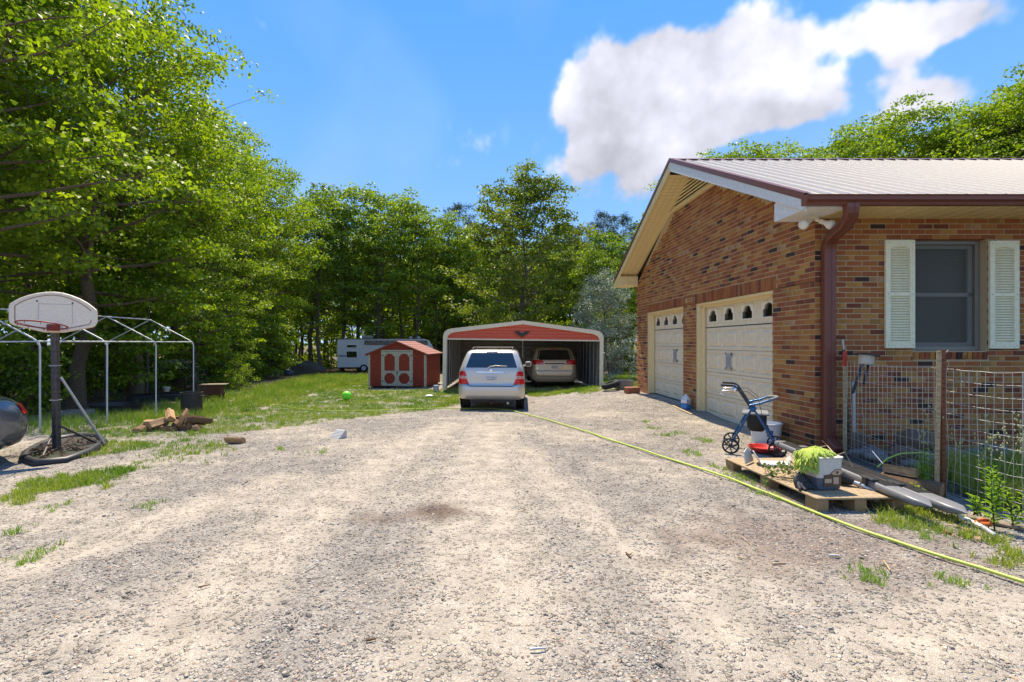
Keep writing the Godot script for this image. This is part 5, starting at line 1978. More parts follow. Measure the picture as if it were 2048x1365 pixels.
func make_sedan() -> void:
	# only its rear quarter shows; it stands across the drive, tail to the right
	var d := 6.05
	var c := thing("dark_sedan", "dark grey sedan with its tail beside the basketball hoop base", "car", Vector3(-6.08, gh(-5.8, 6.3), -6.62), deg_to_rad(142.0))
	var tb := [[0.20, 0.74, -0.20, -4.4, 0.3], [0.26, 0.82, -0.08, -4.5, 0.35], [0.38, 0.87, -0.02, -4.55, 0.38], [0.52, 0.885, 0.0, -4.55, 0.4], [0.62, 0.89, -0.03, -4.5, 0.4], [0.72, 0.885, -0.09, -4.3, 0.38], [0.78, 0.875, -0.16, -4.0, 0.36], [0.82, 0.85, -0.24, -3.6, 0.35], [0.84, 0.82, -0.5, -3.3, 0.33], [1.06, 0.74, -1.0, -2.95, 0.3], [1.30, 0.62, -1.45, -2.45, 0.28], [1.40, 0.52, -1.75, -2.2, 0.28], [1.42, 0.4, -1.85, -2.1, 0.2]]
	part(c, "body", body_of(tb), M.dark_paint)
	for s in [-1.0, 1.0]:
		part(c, "tail_light", rear_patch(tb, [s * 0.40, s * 0.42], [s * 0.72, s * 0.70], 0.62, 0.74, 0.012, 10, 4), M.tail_red)
		part(c, "side_window", side_patch(tb, s, [-1.0, -1.5], [-1.9, -1.9], 0.97, 1.3, 0.008), M.car_glass)
		wheel(c, Vector3(s * 0.79, 0.32, -0.72), 0.32, 0.21, s)
		wheel(c, Vector3(s * 0.79, 0.32, -3.6), 0.32, 0.21, s)
		var ar := MB.new()
		for z in [-0.72, -3.6]:
			ar.lathe([Vector2(0.37, 0), Vector2(0.345, 0.012), Vector2(0.0, 0.012)], Transform3D(Basis(Vector3(0, 0, 1), -PI / 2 * s), Vector3(s * 0.878, 0.34, z)), 24)
		part(c, "wheel_arch", ar, M.tape)
	part(c, "rear_window", rear_patch(tb, [-0.62, -0.48], [0.62, 0.48], 0.98, 1.30, 0.008), M.car_glass)

# ------------------------------------------------------------------ yard on the left
func make_yard_left() -> void:
	make_hoop()
	make_frame()
	make_firewood()
	# lime play ball
	var g := on_ground(693, 802)
	var b := MB.new()
	b.ball(Vector3(0, 0.165, 0), Vector3(0.165, 0.165, 0.165), 24, 16)
	solid("play_ball", b, M.lime, "lime green play ball lying on the lawn", "ball", g)
	# wheel chock
	g = on_ground(677, 876)
	var ck := MB.new()
	ck.prism(PackedVector2Array([Vector2(-0.09, 0), Vector2(0.08, 0), Vector2(0.08, 0.10), Vector2(0.05, 0.12)]), Transform3D(Basis(Vector3(0, 0, -1), Vector3(0, 1, 0), Vector3(1, 0, 0)), Vector3(-0.09, 0, 0)), 0.18)
	for k in 6:
		ck.span(Vector3(-0.09, 0.012 + k * 0.017, 0.075 - k * 0.02), Vector3(0.09, 0.012 + k * 0.017, 0.075 - k * 0.02), 0.008, 0.008)
	solid("wheel_chock", ck, M.chock, "pale ribbed wheel chock lying on the gravel", "wheel chock", g, -0.5)
	# barrel
	var bp := Vector3(-7.72, gh(-7.7, 13.5), -13.4)
	var ba := thing("barrel", "black plastic barrel standing at the end of the pipe frame", "barrel", bp)
	var bb := MB.new()
	bb.lathe([Vector2(0, 0), Vector2(0.24, 0), Vector2(0.255, 0.03), Vector2(0.265, 0.58), Vector2(0.275, 0.60), Vector2(0.275, 0.63), Vector2(0.25, 0.63), Vector2(0.245, 0.1), Vector2(0, 0.1)], Transform3D.IDENTITY, 28)
	part(ba, "body", bb, M.black_plastic)
	for s in [-1.0, 1.0]:
		var hd := MB.new()
		hd.tube([Vector3(s * 0.27, 0.55, -0.06), Vector3(s * 0.31, 0.53, -0.05), Vector3(s * 0.31, 0.53, 0.05), Vector3(s * 0.27, 0.55, 0.06)], 0.012, 6)
		part(ba, "handle", hd, M.black_plastic)
	# low tubs
	var tp := on_ground(233, 826)
	var pool := MB.new()
	pool.lathe([Vector2(0, 0.02), Vector2(0.60, 0.02), Vector2(0.66, 0.26), Vector2(0.70, 0.27), Vector2(0.70, 0.24), Vector2(0.685, 0.235), Vector2(0.63, 0), Vector2(0, 0)], Transform3D(Basis.from_scale(Vector3(1.0, 1, 0.8)), Vector3.ZERO), 32)
	solid("round_tub", pool, M.black_plastic, "wide shallow black tub under the pipe frame", "tub", tp)
	tp = on_ground(150, 838)
	var tote := MB.new()
	for q in [[0, 0.1, 0.27, 0.62, 0.2, 0.02], [0, 0.1, -0.27, 0.62, 0.2, 0.02], [0.31, 0.1, 0, 0.02, 0.2, 0.56], [-0.31, 0.1, 0, 0.02, 0.2, 0.56], [0, 0.01, 0, 0.6, 0.02, 0.54]]:
		tote.box(Vector3(q[0], q[1], q[2]), Vector3(q[3], q[4], q[5]), Basis.IDENTITY, 0.006)
	for k in 6:
		tote.box(Vector3(-0.28 + k * 0.11, 0.1, 0.285), Vector3(0.02, 0.19, 0.012))
	solid("square_tub", tote, M.grey_plastic, "grey square plastic tub beside the round black tub", "tub", tp, 0.3)
	# corrugated black garden bed
	var gp := on_ground(355, 800)
	var bed := thing("garden_bed", "long low garden bed edged with black corrugated plastic", "garden bed", gp, 0.25)
	var eb := MB.new()
	var rows := [[], []]
	for i in 120:
		var t := i / 120.0
		var a := t * TAU
		var rr := 1.0 + 0.014 * sin(i * PI)
		var ex := signf(cos(a)) * pow(absf(cos(a)), 0.45) * 1.5
		var ez := signf(sin(a)) * pow(absf(sin(a)), 0.45) * 0.55
		var k := 1.0 + (0.018 if i % 2 == 0 else -0.012)
		rows[0].append(Vector3(ex * k, -0.05, ez * k))
		rows[1].append(Vector3(ex * k, 0.22, ez * k))
	for j in 120:
		var k := (j + 1) % 120
		var mid: Vector3 = (rows[0][j] + rows[0][k]) * 0.5
		eb.quad(rows[0][j], rows[0][k], rows[1][k], rows[1][j], Vector3(mid.x, 0, mid.z))
		eb.quad(rows[1][j], rows[1][k], rows[1][k] * Vector3(0.96, 1, 0.94), rows[1][j] * Vector3(0.96, 1, 0.94), Vector3.UP)
	part(bed, "edging", eb, M.black_plastic)
	var so := MB.new()
	so.ball(Vector3(0, 0.08, 0), Vector3(1.4, 0.1, 0.5), 20, 8, 0.4, 3)
	part(bed, "soil", so, M.bark_chip)
	# white pot behind the bed, stub of pipe
	gp = on_ground(326, 794)
	var pot := MB.new()
	pot.lathe([Vector2(0, 0), Vector2(0.09, 0), Vector2(0.12, 0.16), Vector2(0.135, 0.165), Vector2(0.13, 0.19), Vector2(0.115, 0.19), Vector2(0.1, 0.12), Vector2(0, 0.12)], Transform3D(Basis.IDENTITY, Vector3(0, 0.22, -0.2)), 18)
	solid("flower_pot", pot, M.ivory, "ivory flower pot standing in the black-edged garden bed", "pot", Vector3(gp.x, gh(gp.x, 13.7) - 0.13, gp.z))
	gp = on_ground(376, 828)
	var stub := MB.new()
	stub.tube([Vector3(0, -0.05, 0), Vector3(0.01, 0.22, 0)], 0.024, 10)
	solid("pipe_stub", stub, M.white_plastic, "white plastic pipe stub sticking out of the grass before the barrel", "pipe", gp)
	# rusty fire cart
	var rp := ground_at(-9.4, 17.6)
	var rc := thing("rusty_cart", "rusty metal box on legs under the edge of the trees", "cart", rp, 0.2)
	var rb := MB.new()
	rb.box(Vector3(0, 0.42, 0), Vector3(0.62, 0.34, 0.45), Basis.IDENTITY, 0.02)
	part(rc, "box", rb, M.rust)
	var rt := MB.new()
	rt.box(Vector3(0.05, 0.61, 0), Vector3(0.85, 0.03, 0.5), Basis.IDENTITY, 0.006)
	part(rc, "lid", rt, M.old_timber)
	for q in [[-1, -1], [1, -1], [1, 1], [-1, 1]]:
		var lb := MB.new()
		lb.box(Vector3(q[0] * 0.29, 0.13, q[1] * 0.2), Vector3(0.05, 0.27, 0.05))
		part(rc, "leg", lb, M.rust)
	# dark brush heap by the far trees
	var hp := ground_at(-13.6, 39.0)
	var heap := MB.new()
	heap.ball(Vector3(0, 0.2, 0), Vector3(1.3, 0.75, 1.0), 20, 12, 0.5, 8)
	var rng := RandomNumberGenerator.new()
	rng.seed = 12
	for k in 40:
		var a := Vector3(rng.randf_range(-1.2, 1.2), rng.randf_range(0.1, 0.7), rng.randf_range(-0.8, 0.9))
		heap.tube([a, a + Vector3(rng.randf_range(-0.7, 0.7), rng.randf_range(-0.1, 0.45), rng.randf_range(-0.4, 0.4))], [0.025, 0.008], 5)
	solid("brush_heap", heap, M.brush, "dark heap of brush at the foot of the far trees", "brush heap", hp)
	for q in [[553, 751, 0], [577, 752, 1], [632, 741, 0]]:
		var jb := MB.new()
		var at := on_ground(q[0], q[1])
		if q[2] == 0:
			jb.lathe([Vector2(0, 0), Vector2(0.16, 0), Vector2(0.2, 0.34), Vector2(0.18, 0.34), Vector2(0.15, 0.03), Vector2(0, 0.03)], Transform3D(Basis(Vector3(0, 0, 1), 0.5 if q[0] > 600 else -0.2), Vector3(0, 0.05, 0)), 14)
			solid("far_bucket", jb, M.tarp, ["pale bucket lying before the brush heap", "pale bucket at the lawn edge under the trees"][0 if q[0] > 600 else 1], "bucket", at)
		else:
			jb.ball(Vector3(0, 0.2, 0), Vector3(0.33, 0.24, 0.25), 14, 9, 0.5, 5)
			solid("rubbish_bag", jb, M.slate, "crumpled dark blue rubbish bag at the lawn edge under the trees", "bag", at)

func make_hoop() -> void:
	var d := 6.7
	var base := Vector3((113.0 - CX) / F * d, gh(-5.7, d), -d)
	var h := thing("basketball_hoop", "portable basketball hoop with worn white fan backboard on a dark pole", "basketball hoop", base)
	var top := at_depth(108, 600, d) - base
	var pole := MB.new()
	pole.span(Vector3(0.0, 0.02, 0), Vector3(top.x, top.y, 0), 0.078, 0.078, 0.012)
	part(h, "pole", pole, M.pole_metal)
	for y in [0.72, 1.18]:
		var band := MB.new()
		band.box(Vector3(lerpf(0, top.x, y / top.y), y, 0.0), Vector3(0.094, 0.012, 0.094))
		part(h, "pole_joint", band, M.galvanised)
	# backboard traced in its own plane: metres from its centre
	var bo := PackedVector2Array()
	for q in [[155, 270], [155, 540], [175, 580], [225, 605], [740, 720], [1090, 722], [1620, 620], [1655, 580], [1667, 530], [1667, 350], [1610, 300], [1500, 222], [1360, 150], [1200, 92], [1050, 55], [900, 42], [750, 52], [600, 78], [460, 115], [330, 165], [230, 220]]:
		bo.append(Vector2((q[0] - 910) / 1667.0, (400 - q[1]) / 1370.0))
	var ct := at_depth(109.0, 626.9, d - 0.12) - base
	var bx := Transform3D(Basis(Vector3.UP, 0.34), ct)
	var bd := Node3D.new()
	bd.name = "backboard"
	h.add_child(bd)
	var bb := MB.new()
	bb.prism(bo, bx, 0.03)
	part(bd, "board", bb, M.backboard)
	var rimb := MB.new()
	for i in bo.size():
		var a := bo[i]
		var b := bo[(i + 1) % bo.size()]
		rimb.tube([bx * Vector3(a.x, a.y, 0.016), bx * Vector3(b.x, b.y, 0.016)], 0.021, 8)
	part(bd, "edge_lip", rimb, M.backboard)
	var li := MB.new()
	for i in bo.size():
		if i in [4, 8]:
			continue
		var a := bo[i] * 0.90
		var b := bo[(i + 1) % bo.size()] * 0.90
		li.span(bx * Vector3(a.x, a.y, 0.0315), bx * Vector3(b.x, b.y, 0.0315), 0.004, 0.011, 0.0, Vector3(0, 0, 1).cross((bx * Vector3(b.x, b.y, 0) - bx * Vector3(a.x, a.y, 0)).normalized()))
	part(bd, "border_line", li, M.worn_red)
	var sq := MB.new()
	for q in [[-0.16, 0.12, 0.21, 0.115], [0.2, 0.125, 0.205, -0.135], [-0.16, 0.12, -0.165, -0.09]]:
		sq.span(bx * Vector3(q[0], q[1], 0.031), bx * Vector3(q[2], q[3], 0.031), 0.003, 0.008)
	part(bd, "target_line", sq, M.chock)
	for q in [[615, 188], [1250, 215]]:
		var sc := MB.new()
		sc.lathe([Vector2(0.011, 0), Vector2(0.009, 0.008), Vector2(0, 0.009)], Transform3D(Basis(Vector3(1, 0, 0), PI / 2), bx * Vector3((q[0] - 910) / 1667.0, (400 - q[1]) / 1370.0, 0.03)), 10)
		part(bd, "bolt", sc, M.tape)
	# ring and its bracket
	var rg := Node3D.new()
	rg.name = "rim"
	h.add_child(rg)
	var br := MB.new()
	br.box(bx * Vector3(0.005, -0.19, 0.055), Vector3(0.145, 0.085, 0.05), Basis.IDENTITY, 0.006)
	part(rg, "bracket", br, M.hoop_red)
	var rn := MB.new()
	var pts := []
	for i in 37:
		var a := TAU * i / 36
		pts.append(bx * Vector3(0.0 + cos(a) * 0.25, -0.165 - 0.015 * cos(a) + 0.04 * sin(a), 0.34 + sin(a) * 0.25))
	rn.tube(pts, 0.0085, 8, false)
	part(rg, "ring", rn, M.hoop_red)
	var hk := MB.new()
	for i in 10:
		var a := TAU * i / 10
		var q: Vector3 = bx * Vector3(0.0 + cos(a) * 0.25, -0.175 - 0.015 * cos(a) + 0.04 * sin(a), 0.34 + sin(a) * 0.25)
		hk.tube([q, q + Vector3(0, -0.022, 0)], 0.004, 5)
	part(rg, "net_hook", hk, M.hoop_red)
	# struts
	for q in [[[121, 755], [208, 888], -0.18, 0.0], [[119, 852], [192, 886], -0.12, 0.12], [[106, 865], [84, 915], 0.0, 0.25]]:
		var st := MB.new()
		var a := at_depth(q[0][0], q[0][1], d) - base
		var b := on_ground(q[1][0], q[1][1], 0.06) - base
		st.tube([a, b], 0.016, 8)
		part(h, "strut", st, M.galvanised if q[2] < -0.15 else M.pole_metal)
	# base: hollow black tank with raised lip, filled with bark
	var tank := MB.new()
	var plan := []
	for q in [[47, 924], [75, 932], [130, 926], [175, 910], [207, 892], [196, 884], [150, 884], [110, 890], [75, 902], [52, 914]]:
		var g := on_ground(q[0], q[1]) - base
		plan.append(Vector3(g.x, 0.045, g.z))
	plan.append(plan[0])
	tank.tube(plan, 0.052, 10, false)
	var pp := PackedVector2Array()
	for i in plan.size() - 1:
		pp.append(Vector2(plan[i].x, -plan[i].z))
	tank.prism(pp, Transform3D(Basis(Vector3(1, 0, 0), Vector3(0, 0, -1), Vector3(0, 1, 0)), Vector3(0, 0.0, 0)), 0.05)
	part(h, "base", tank, M.black_plastic)
	var lit := MB.new()
	var rng := RandomNumberGenerator.new()
	rng.seed = 61
	for i in 260:
		var u := rng.randf()
		var a := plan[rng.randi() % (plan.size() - 1)] as Vector3
		var cen := Vector3.ZERO
		for q in plan:
			cen += q / plan.size()
		var pos := cen.lerp(a, sqrt(u) * 0.85) + Vector3(0, 0.02 + rng.randf() * 0.03, 0)
		lit.box(pos, Vector3(rng.randf_range(0.02, 0.07), 0.006, rng.randf_range(0.008, 0.02)), Basis(Vector3(0, 1, 0), rng.randf() * TAU) * Basis(Vector3(0, 0, 1), rng.randfn() * 0.4))
	part(h, "bark_litter", lit, M.bark_chip).set_meta("kind", "stuff")

func make_frame() -> void:
	# white pipe frame of an old canopy
	var X := -7.9
	var XP := -9.1
	var XB := -10.3
	var ds := [8.98, 10.6, 12.2, 13.8]
	var base := ground_at(X, 8.98)
	var f := thing("canopy_frame", "bare white pipe frame of a canopy at the wood's edge", "canopy frame", base)
	var r := 0.0155
	var ev := 1.435
	var pk := 2.05
	for d in ds:
		var po := MB.new()
		po.tube([Vector3(X, gh(X, d) - 0.05, -d) - base, Vector3(X, ev - 0.1, -d) - base, Vector3(X - 0.03, ev - 0.02, -d) - base, Vector3(X - 0.12, ev + 0.05, -d) - base], r, 8)
		part(f, "post", po, M.white_pipe)
		var pb := MB.new()
		pb.tube([Vector3(XB, gh(XB, d) - 0.05, -d) - base, Vector3(XB, ev - 0.1, -d) - base, Vector3(XB + 0.12, ev + 0.05, -d) - base], r, 8)
		part(f, "post", pb, M.white_pipe)
		for q in [[X - 0.1, XP], [XB + 0.1, XP]]:
			var ra := MB.new()
			ra.tube([Vector3(q[0], ev + 0.04, -d) - base, Vector3(q[1], pk, -d) - base], r, 8)
			part(f, "rafter", ra, M.white_pipe)
		for q in [X - 0.03, XB + 0.03]:
			var co := MB.new()
			co.tube([Vector3(q, ev - 0.06, -d) - base, Vector3(q, ev + 0.0, -d) - base], r * 1.35, 8)
			part(f, "elbow_joint", co, M.white_pipe)
	for q in [[X - 0.04, ev], [XP, pk], [XB + 0.04, ev]]:
		for i in 3:
			var pu := MB.new()
			pu.tube([Vector3(q[0], q[1], -ds[i]) - base, Vector3(q[0], q[1], -ds[i + 1]) - base], r * 0.95, 8)
			part(f, "purlin", pu, M.white_pipe)
	var pu2 := MB.new()
	pu2.tube([Vector3(X - 0.04, ev, -ds[0]) - base, Vector3(X - 0.9, ev - 0.02, -ds[0] + 0.3) - base], r * 0.8, 8)
	part(f, "brace", pu2, M.white_pipe)
	# green wire trellis arch inside the frame
	var tr := thing("wire_trellis", "thin wire trellis arch standing inside the pipe frame", "trellis", ground_at(-9.3, 14.6))
	for k in 7:
		var wa := MB.new()
		var pts := []
		var z := -k * 0.18
		for i in 13:
			var a := PI * i / 12
			pts.append(Vector3(cos(a) * 0.75, 0.75 + sin(a) * 0.75, z))
		pts.push_front(Vector3(0.75, 0, z))
		pts.append(Vector3(-0.75, 0, z))
		wa.tube(pts, 0.004, 5)
		part(tr, "hoop_wire", wa, M.post_green)
	for i in 15:
		var wl := MB.new()
		var a := PI * clampf((i - 3) / 8.0, 0.0, 1.0)
		var y := 0.75 + sin(a) * 0.75 if i > 2 and i < 12 else (0.2 + i * 0.2 if i <= 2 else 0.2 + (14 - i) * 0.2)
		wl.tube([Vector3(cos(a) * 0.75, y, 0), Vector3(cos(a) * 0.75, y, -1.08)], 0.004, 5)
		part(tr, "long_wire", wl, M.post_green)

func split_log(rng: RandomNumberGenerator, L: float, r: float) -> Array:
	# [split faces, bark]: a wedge of a round log lying along z
	var a0 := rng.randf_range(0.0, TAU)
	var sweep := rng.randf_range(1.3, 2.4)
	var wood := MB.new()
	var bark := MB.new()
	var ring := []
	var n := 7
	for i in n + 1:
		var a := a0 + sweep * i / n
		var rr := r * rng.randf_range(0.94, 1.05)
		ring.append(Vector2(cos(a) * rr, sin(a) * rr))
	var tip := Vector2(cos(a0 + sweep / 2), sin(a0 + sweep / 2)) * r * rng.randf_range(-0.15, 0.2)
	var cen := tip * 0.4 + (ring[n / 2] as Vector2) * 0.6
	var z0 := -L / 2
	var z1 := L / 2
	var tw := rng.randf_range(-0.12, 0.12)
	var q0 := func(p: Vector2, z: float) -> Vector3:
		var s := p - cen
		s = s.rotated(tw * z / L * 2.0) * (1.0 + 0.08 * z / L)
		return Vector3(s.x, s.y, z)
	for i in n:
		var a: Vector2 = ring[i]
		var b: Vector2 = ring[i + 1]
		var m := (a + b) * 0.5 - cen
		bark.quad(q0.call(a, z0), q0.call(b, z0), q0.call(b, z1), q0.call(a, z1), Vector3(m.x, m.y, 0))
		wood.tri(q0.call(a, z0), q0.call(b, z0), q0.call(tip, z0), Vector3(0, 0, -1))
		wood.tri(q0.call(a, z1), q0.call(b, z1), q0.call(tip, z1), Vector3(0, 0, 1))
	for e in [ring[0], ring[n]]:
		var m: Vector2 = (e + tip) * 0.5 - (ring[n / 2] as Vector2)
		# rough torn face in strips
		for k in 4:
			var pa: Vector2 = (e as Vector2).lerp(tip, k / 4.0)
			var pb: Vector2 = (e as Vector2).lerp(tip, (k + 1) / 4.0)
			var j := rng.randf_range(-0.006, 0.006)
			pa += m.normalized() * (j if k > 0 else 0.0)
			pb += m.normalized() * (j if k < 3 else 0.0)
			wood.quad(q0.call(pa, z0), q0.call(pb, z0), q0.call(pb, z1), q0.call(pa, z1), Vector3(m.x, m.y, 0))
	return [wood, bark]

func make_firewood() -> void:
	var rng := RandomNumberGenerator.new()
	rng.seed = 2024
	var logs := [[283, 862, 0.06, 0.25, 0.1, 0.46], [318, 852, 0.16, -0.5, 0.3, 0.45], [345, 852, 0.17, 0.9, 0.35, 0.46], [340, 868, 0.05, 1.5, 0.0, 0.3], [362, 864, 0.06, 1.3, 0.1, 0.34], [383, 858, 0.07, 1.2, 0.05, 0.36], [330, 842, 0.27, 0.6, 0.4, 0.45], [362, 846, 0.24, 0.35, 0.25, 0.46], [392, 850, 0.15, -0.7, -0.25, 0.45], [300, 852, 0.09, 0.9, 0.1, 0.42], [318, 868, 0.05, 1.9, 0.0, 0.34], [303, 843, 0.12, 1.5, 0.0, 0.42], [352, 834, 0.18, 1.4, 0.05, 0.44], [376, 840, 0.17, 1.8, 0.2, 0.42], [395, 864, 0.04, 0.4, 0.0, 0.3]]
	var tags := ["honey brown split log in the firewood pile on the lawn edge"]
	for q in logs:
		var g := on_ground(335, 862)
		var at := at_depth(q[0], 0, -g.z)
		at.y = gh(at.x, -g.z) + q[2]
		at.z = g.z - (862 - q[1]) * 0.006
		var s := split_log(rng, q[5], rng.randf_range(0.085, 0.12))
		var t := thing("split_log", tags[0], "log", at, 0.0, "split logs of the firewood pile")
		t.rotation = Vector3(q[4] * 0.6, q[3], rng.randf_range(-0.3, 0.3))
		part(t, "split_face", s[0], M.split_wood)
		part(t, "bark", s[1], M.log_bark)
	var g2 := on_ground(470, 887)
	var s2 := split_log(rng, 0.28, 0.085)
	var t2 := thing("split_log", "short split log lying alone on the gravel away from the firewood pile", "log", g2 + Vector3(0, 0.045, 0), 1.4)
	part(t2, "split_face", s2[0], M.split_wood)
	part(t2, "bark", s2[1], M.log_bark)

# ------------------------------------------------------------------ things by the garage
func make_garage_items() -> void:
	make_rollator()
	make_pallet_group()
	# jug of washer fluid on the pier between the doors
	var jp := Vector3((1372.0 - CX) / F * 10.05, gh(4.1, 10.05) - 0.0, -10.05)
	var j := thing("washer_fluid_jug", "clear plastic jug half full of blue fluid by the brick pier between the garage doors", "jug", jp, 0.4)
	var jl := MB.new()
	jl.box(Vector3(0, 0.06, 0), Vector3(0.15, 0.12, 0.15), Basis.IDENTITY, 0.02)
	part(j, "blue_fluid", jl, M.fluid_blue)
	var ju := MB.new()
	ju.box(Vector3(0, 0.165, 0), Vector3(0.152, 0.09, 0.152), Basis.IDENTITY, 0.02)
	ju.lathe([Vector2(0.082, 0.2), Vector2(0.06, 0.25), Vector2(0.03, 0.275), Vector2(0.022, 0.28)], Transform3D.IDENTITY, 14)
	part(j, "upper_body", ju, M.jug)
	var jc := MB.new()
	jc.lathe([Vector2(0.026, 0.275), Vector2(0.026, 0.305), Vector2(0, 0.305)], Transform3D.IDENTITY, 12)
	part(j, "cap", jc, M.white_plastic)
	var jh := MB.new()
	jh.tube([Vector3(-0.03, 0.27, 0), Vector3(-0.08, 0.25, 0), Vector3(-0.085, 0.19, 0)], 0.013, 8)
	part(j, "handle", jh, M.jug)
	var la := MB.new()
	la.box(Vector3(0, 0.15, 0.077), Vector3(0.1, 0.09, 0.002))
	part(j, "label", la, M.paper)
	var st := MB.new()
	var a := on_ground(1345, 813)
	var b := on_ground(1384, 831)
	st.span(Vector3.ZERO, b - a, 0.05, 0.02, 0.003)
	solid("wood_strip", st, M.stake_wood, "thin wooden strip lying at the foot of the jug on the gravel", "strip", a + Vector3(0, 0.014, 0))

func make_rollator() -> void:
	var g := on_ground(1506, 905)
	var r := thing("rollator_walker", "blue four-wheeled rollator walker with black bag by the brick corner", "rollator", g, deg_to_rad(-28.0))
	# local: x along its length (+x front), z across
	var hw := 0.235
	for s in [-1.0, 1.0]:
		var z: float = s * hw
		var fr := MB.new()
		fr.tube([Vector3(-0.02, 0.57, z), Vector3(-0.23, 0.16, z)], 0.0135, 8)
		fr.tube([Vector3(-0.03, 0.60, z), Vector3(0.02, 0.56, z), Vector3(0.24, 0.16, z)], 0.0135, 8)
		fr.tube([Vector3(-0.05, 0.62, z), Vector3(0.09, 0.66, z), Vector3(0.18, 0.70, z)], 0.0135, 8)
		fr.ball(Vector3(-0.0, 0.575, z), Vector3(0.03, 0.035, 0.022), 10, 8)
		part(r, "side_frame", fr, M.blue_paint)
		var hp := MB.new()
		hp.tube([Vector3(-0.03, 0.60, z), Vector3(-0.17, 0.83, z), Vector3(-0.20, 0.855, z), Vector3(-0.24, 0.865, z)], 0.012, 8)
		part(r, "handle_post", hp, M.black_plastic)
		var grip := MB.new()
		grip.tube([Vector3(-0.23, 0.864, z), Vector3(-0.36, 0.868, z)], 0.017, 10)
		var gp := part(r, "grip", grip, M.black_plastic)
		var br := MB.new()
		br.tube([Vector3(-0.2, 0.835, z), Vector3(-0.25, 0.80, z), Vector3(-0.34, 0.795, z), Vector3(-0.37, 0.78, z), Vector3(-0.36, 0.755, z), Vector3(-0.33, 0.75, z)], 0.006, 6)
		br.ball(Vector3(-0.2, 0.815, z), Vector3(0.026, 0.03, 0.022), 10, 8)
		part(gp, "brake_lever", br, M.chrome)
		var cab := MB.new()
		cab.tube([Vector3(-0.19, 0.80, z), Vector3(-0.06, 0.80, z + s * 0.04), Vector3(0.06, 0.70, z + s * 0.05), Vector3(0.1, 0.5, z + s * 0.03), Vector3(0.2, 0.25, z)], 0.0035, 5)
		part(r, "brake_cable", cab, M.tape)
		for x in [-0.25, 0.26]:
			var w := Node3D.new()
			w.name = "wheel"
			w.position = Vector3(x, 0.1, z)
			r.add_child(w, true)
			var b := Basis(Vector3(1, 0, 0), PI / 2)
			var ty := MB.new()
			ty.lathe([Vector2(0.08, -0.014), Vector2(0.095, -0.014), Vector2(0.1, -0.008), Vector2(0.1, 0.008), Vector2(0.095, 0.014), Vector2(0.08, 0.014), Vector2(0.08, -0.014)], Transform3D(b, Vector3.ZERO), 24)
			part(w, "tyre", ty, M.rubber)
			var sp := MB.new()
			for k in 7:
				var a := TAU * k / 7
				sp.span(Vector3(cos(a) * 0.015, sin(a) * 0.015, 0), Vector3(cos(a + 0.35) * 0.083, sin(a + 0.35) * 0.083, 0), 0.012, 0.014)
			sp.lathe([Vector2(0, -0.018), Vector2(0.022, -0.018), Vector2(0.022, 0.018), Vector2(0, 0.018)], Transform3D(b, Vector3.ZERO), 12)
			part(w, "spokes", sp, M.black_plastic)
			var fk := MB.new()
			for q in [-0.022, 0.022]:
				fk.span(Vector3(x * 0.93, 0.2, z + q), Vector3(x, 0.1, z + q), 0.02, 0.006)
			part(r, "fork", fk, M.blue_paint)
	var seat := MB.new()
	seat.box(Vector3(0.03, 0.515, 0), Vector3(0.30, 0.03, 0.40), Basis.IDENTITY, 0.012)
	part(r, "seat", seat, M.seat_grey)
	var bag := MB.new()
	var rows := []
	for q in [[0.50, 1.0], [0.42, 1.0], [0.34, 0.92], [0.29, 0.7], [0.275, 0.2]]:
		var row := []
		for i in 20:
			var a := TAU * i / 20
			row.append(Vector3(0.04 + signf(cos(a)) * pow(absf(cos(a)), 0.5) * 0.115 * q[1], q[0], signf(sin(a)) * pow(absf(sin(a)), 0.5) * 0.19 * q[1]))
		rows.append(row)
	bag.grid(rows, true, Vector3(0.04, 0.4, 0))
	part(r, "bag", bag, M.bag_black)
	for q in [Vector3(-0.14, 0.33, 0), Vector3(0.15, 0.30, 0)]:
		var cb := MB.new()
		cb.tube([q + Vector3(0, 0, -hw), q + Vector3(0, 0, hw)], 0.01, 8)
		part(r, "cross_bar", cb, M.black_plastic)
	var bk := MB.new()
	var pts := []
	for i in 9:
		var t := i / 8.0
		pts.append(Vector3(0.18 + sin(t * PI) * 0.09, 0.70 + sin(t * PI) * 0.02, lerpf(-hw, hw, t)))
	bk.tube(pts, 0.02, 8)
	part(r, "backrest", bk, M.seat_grey)

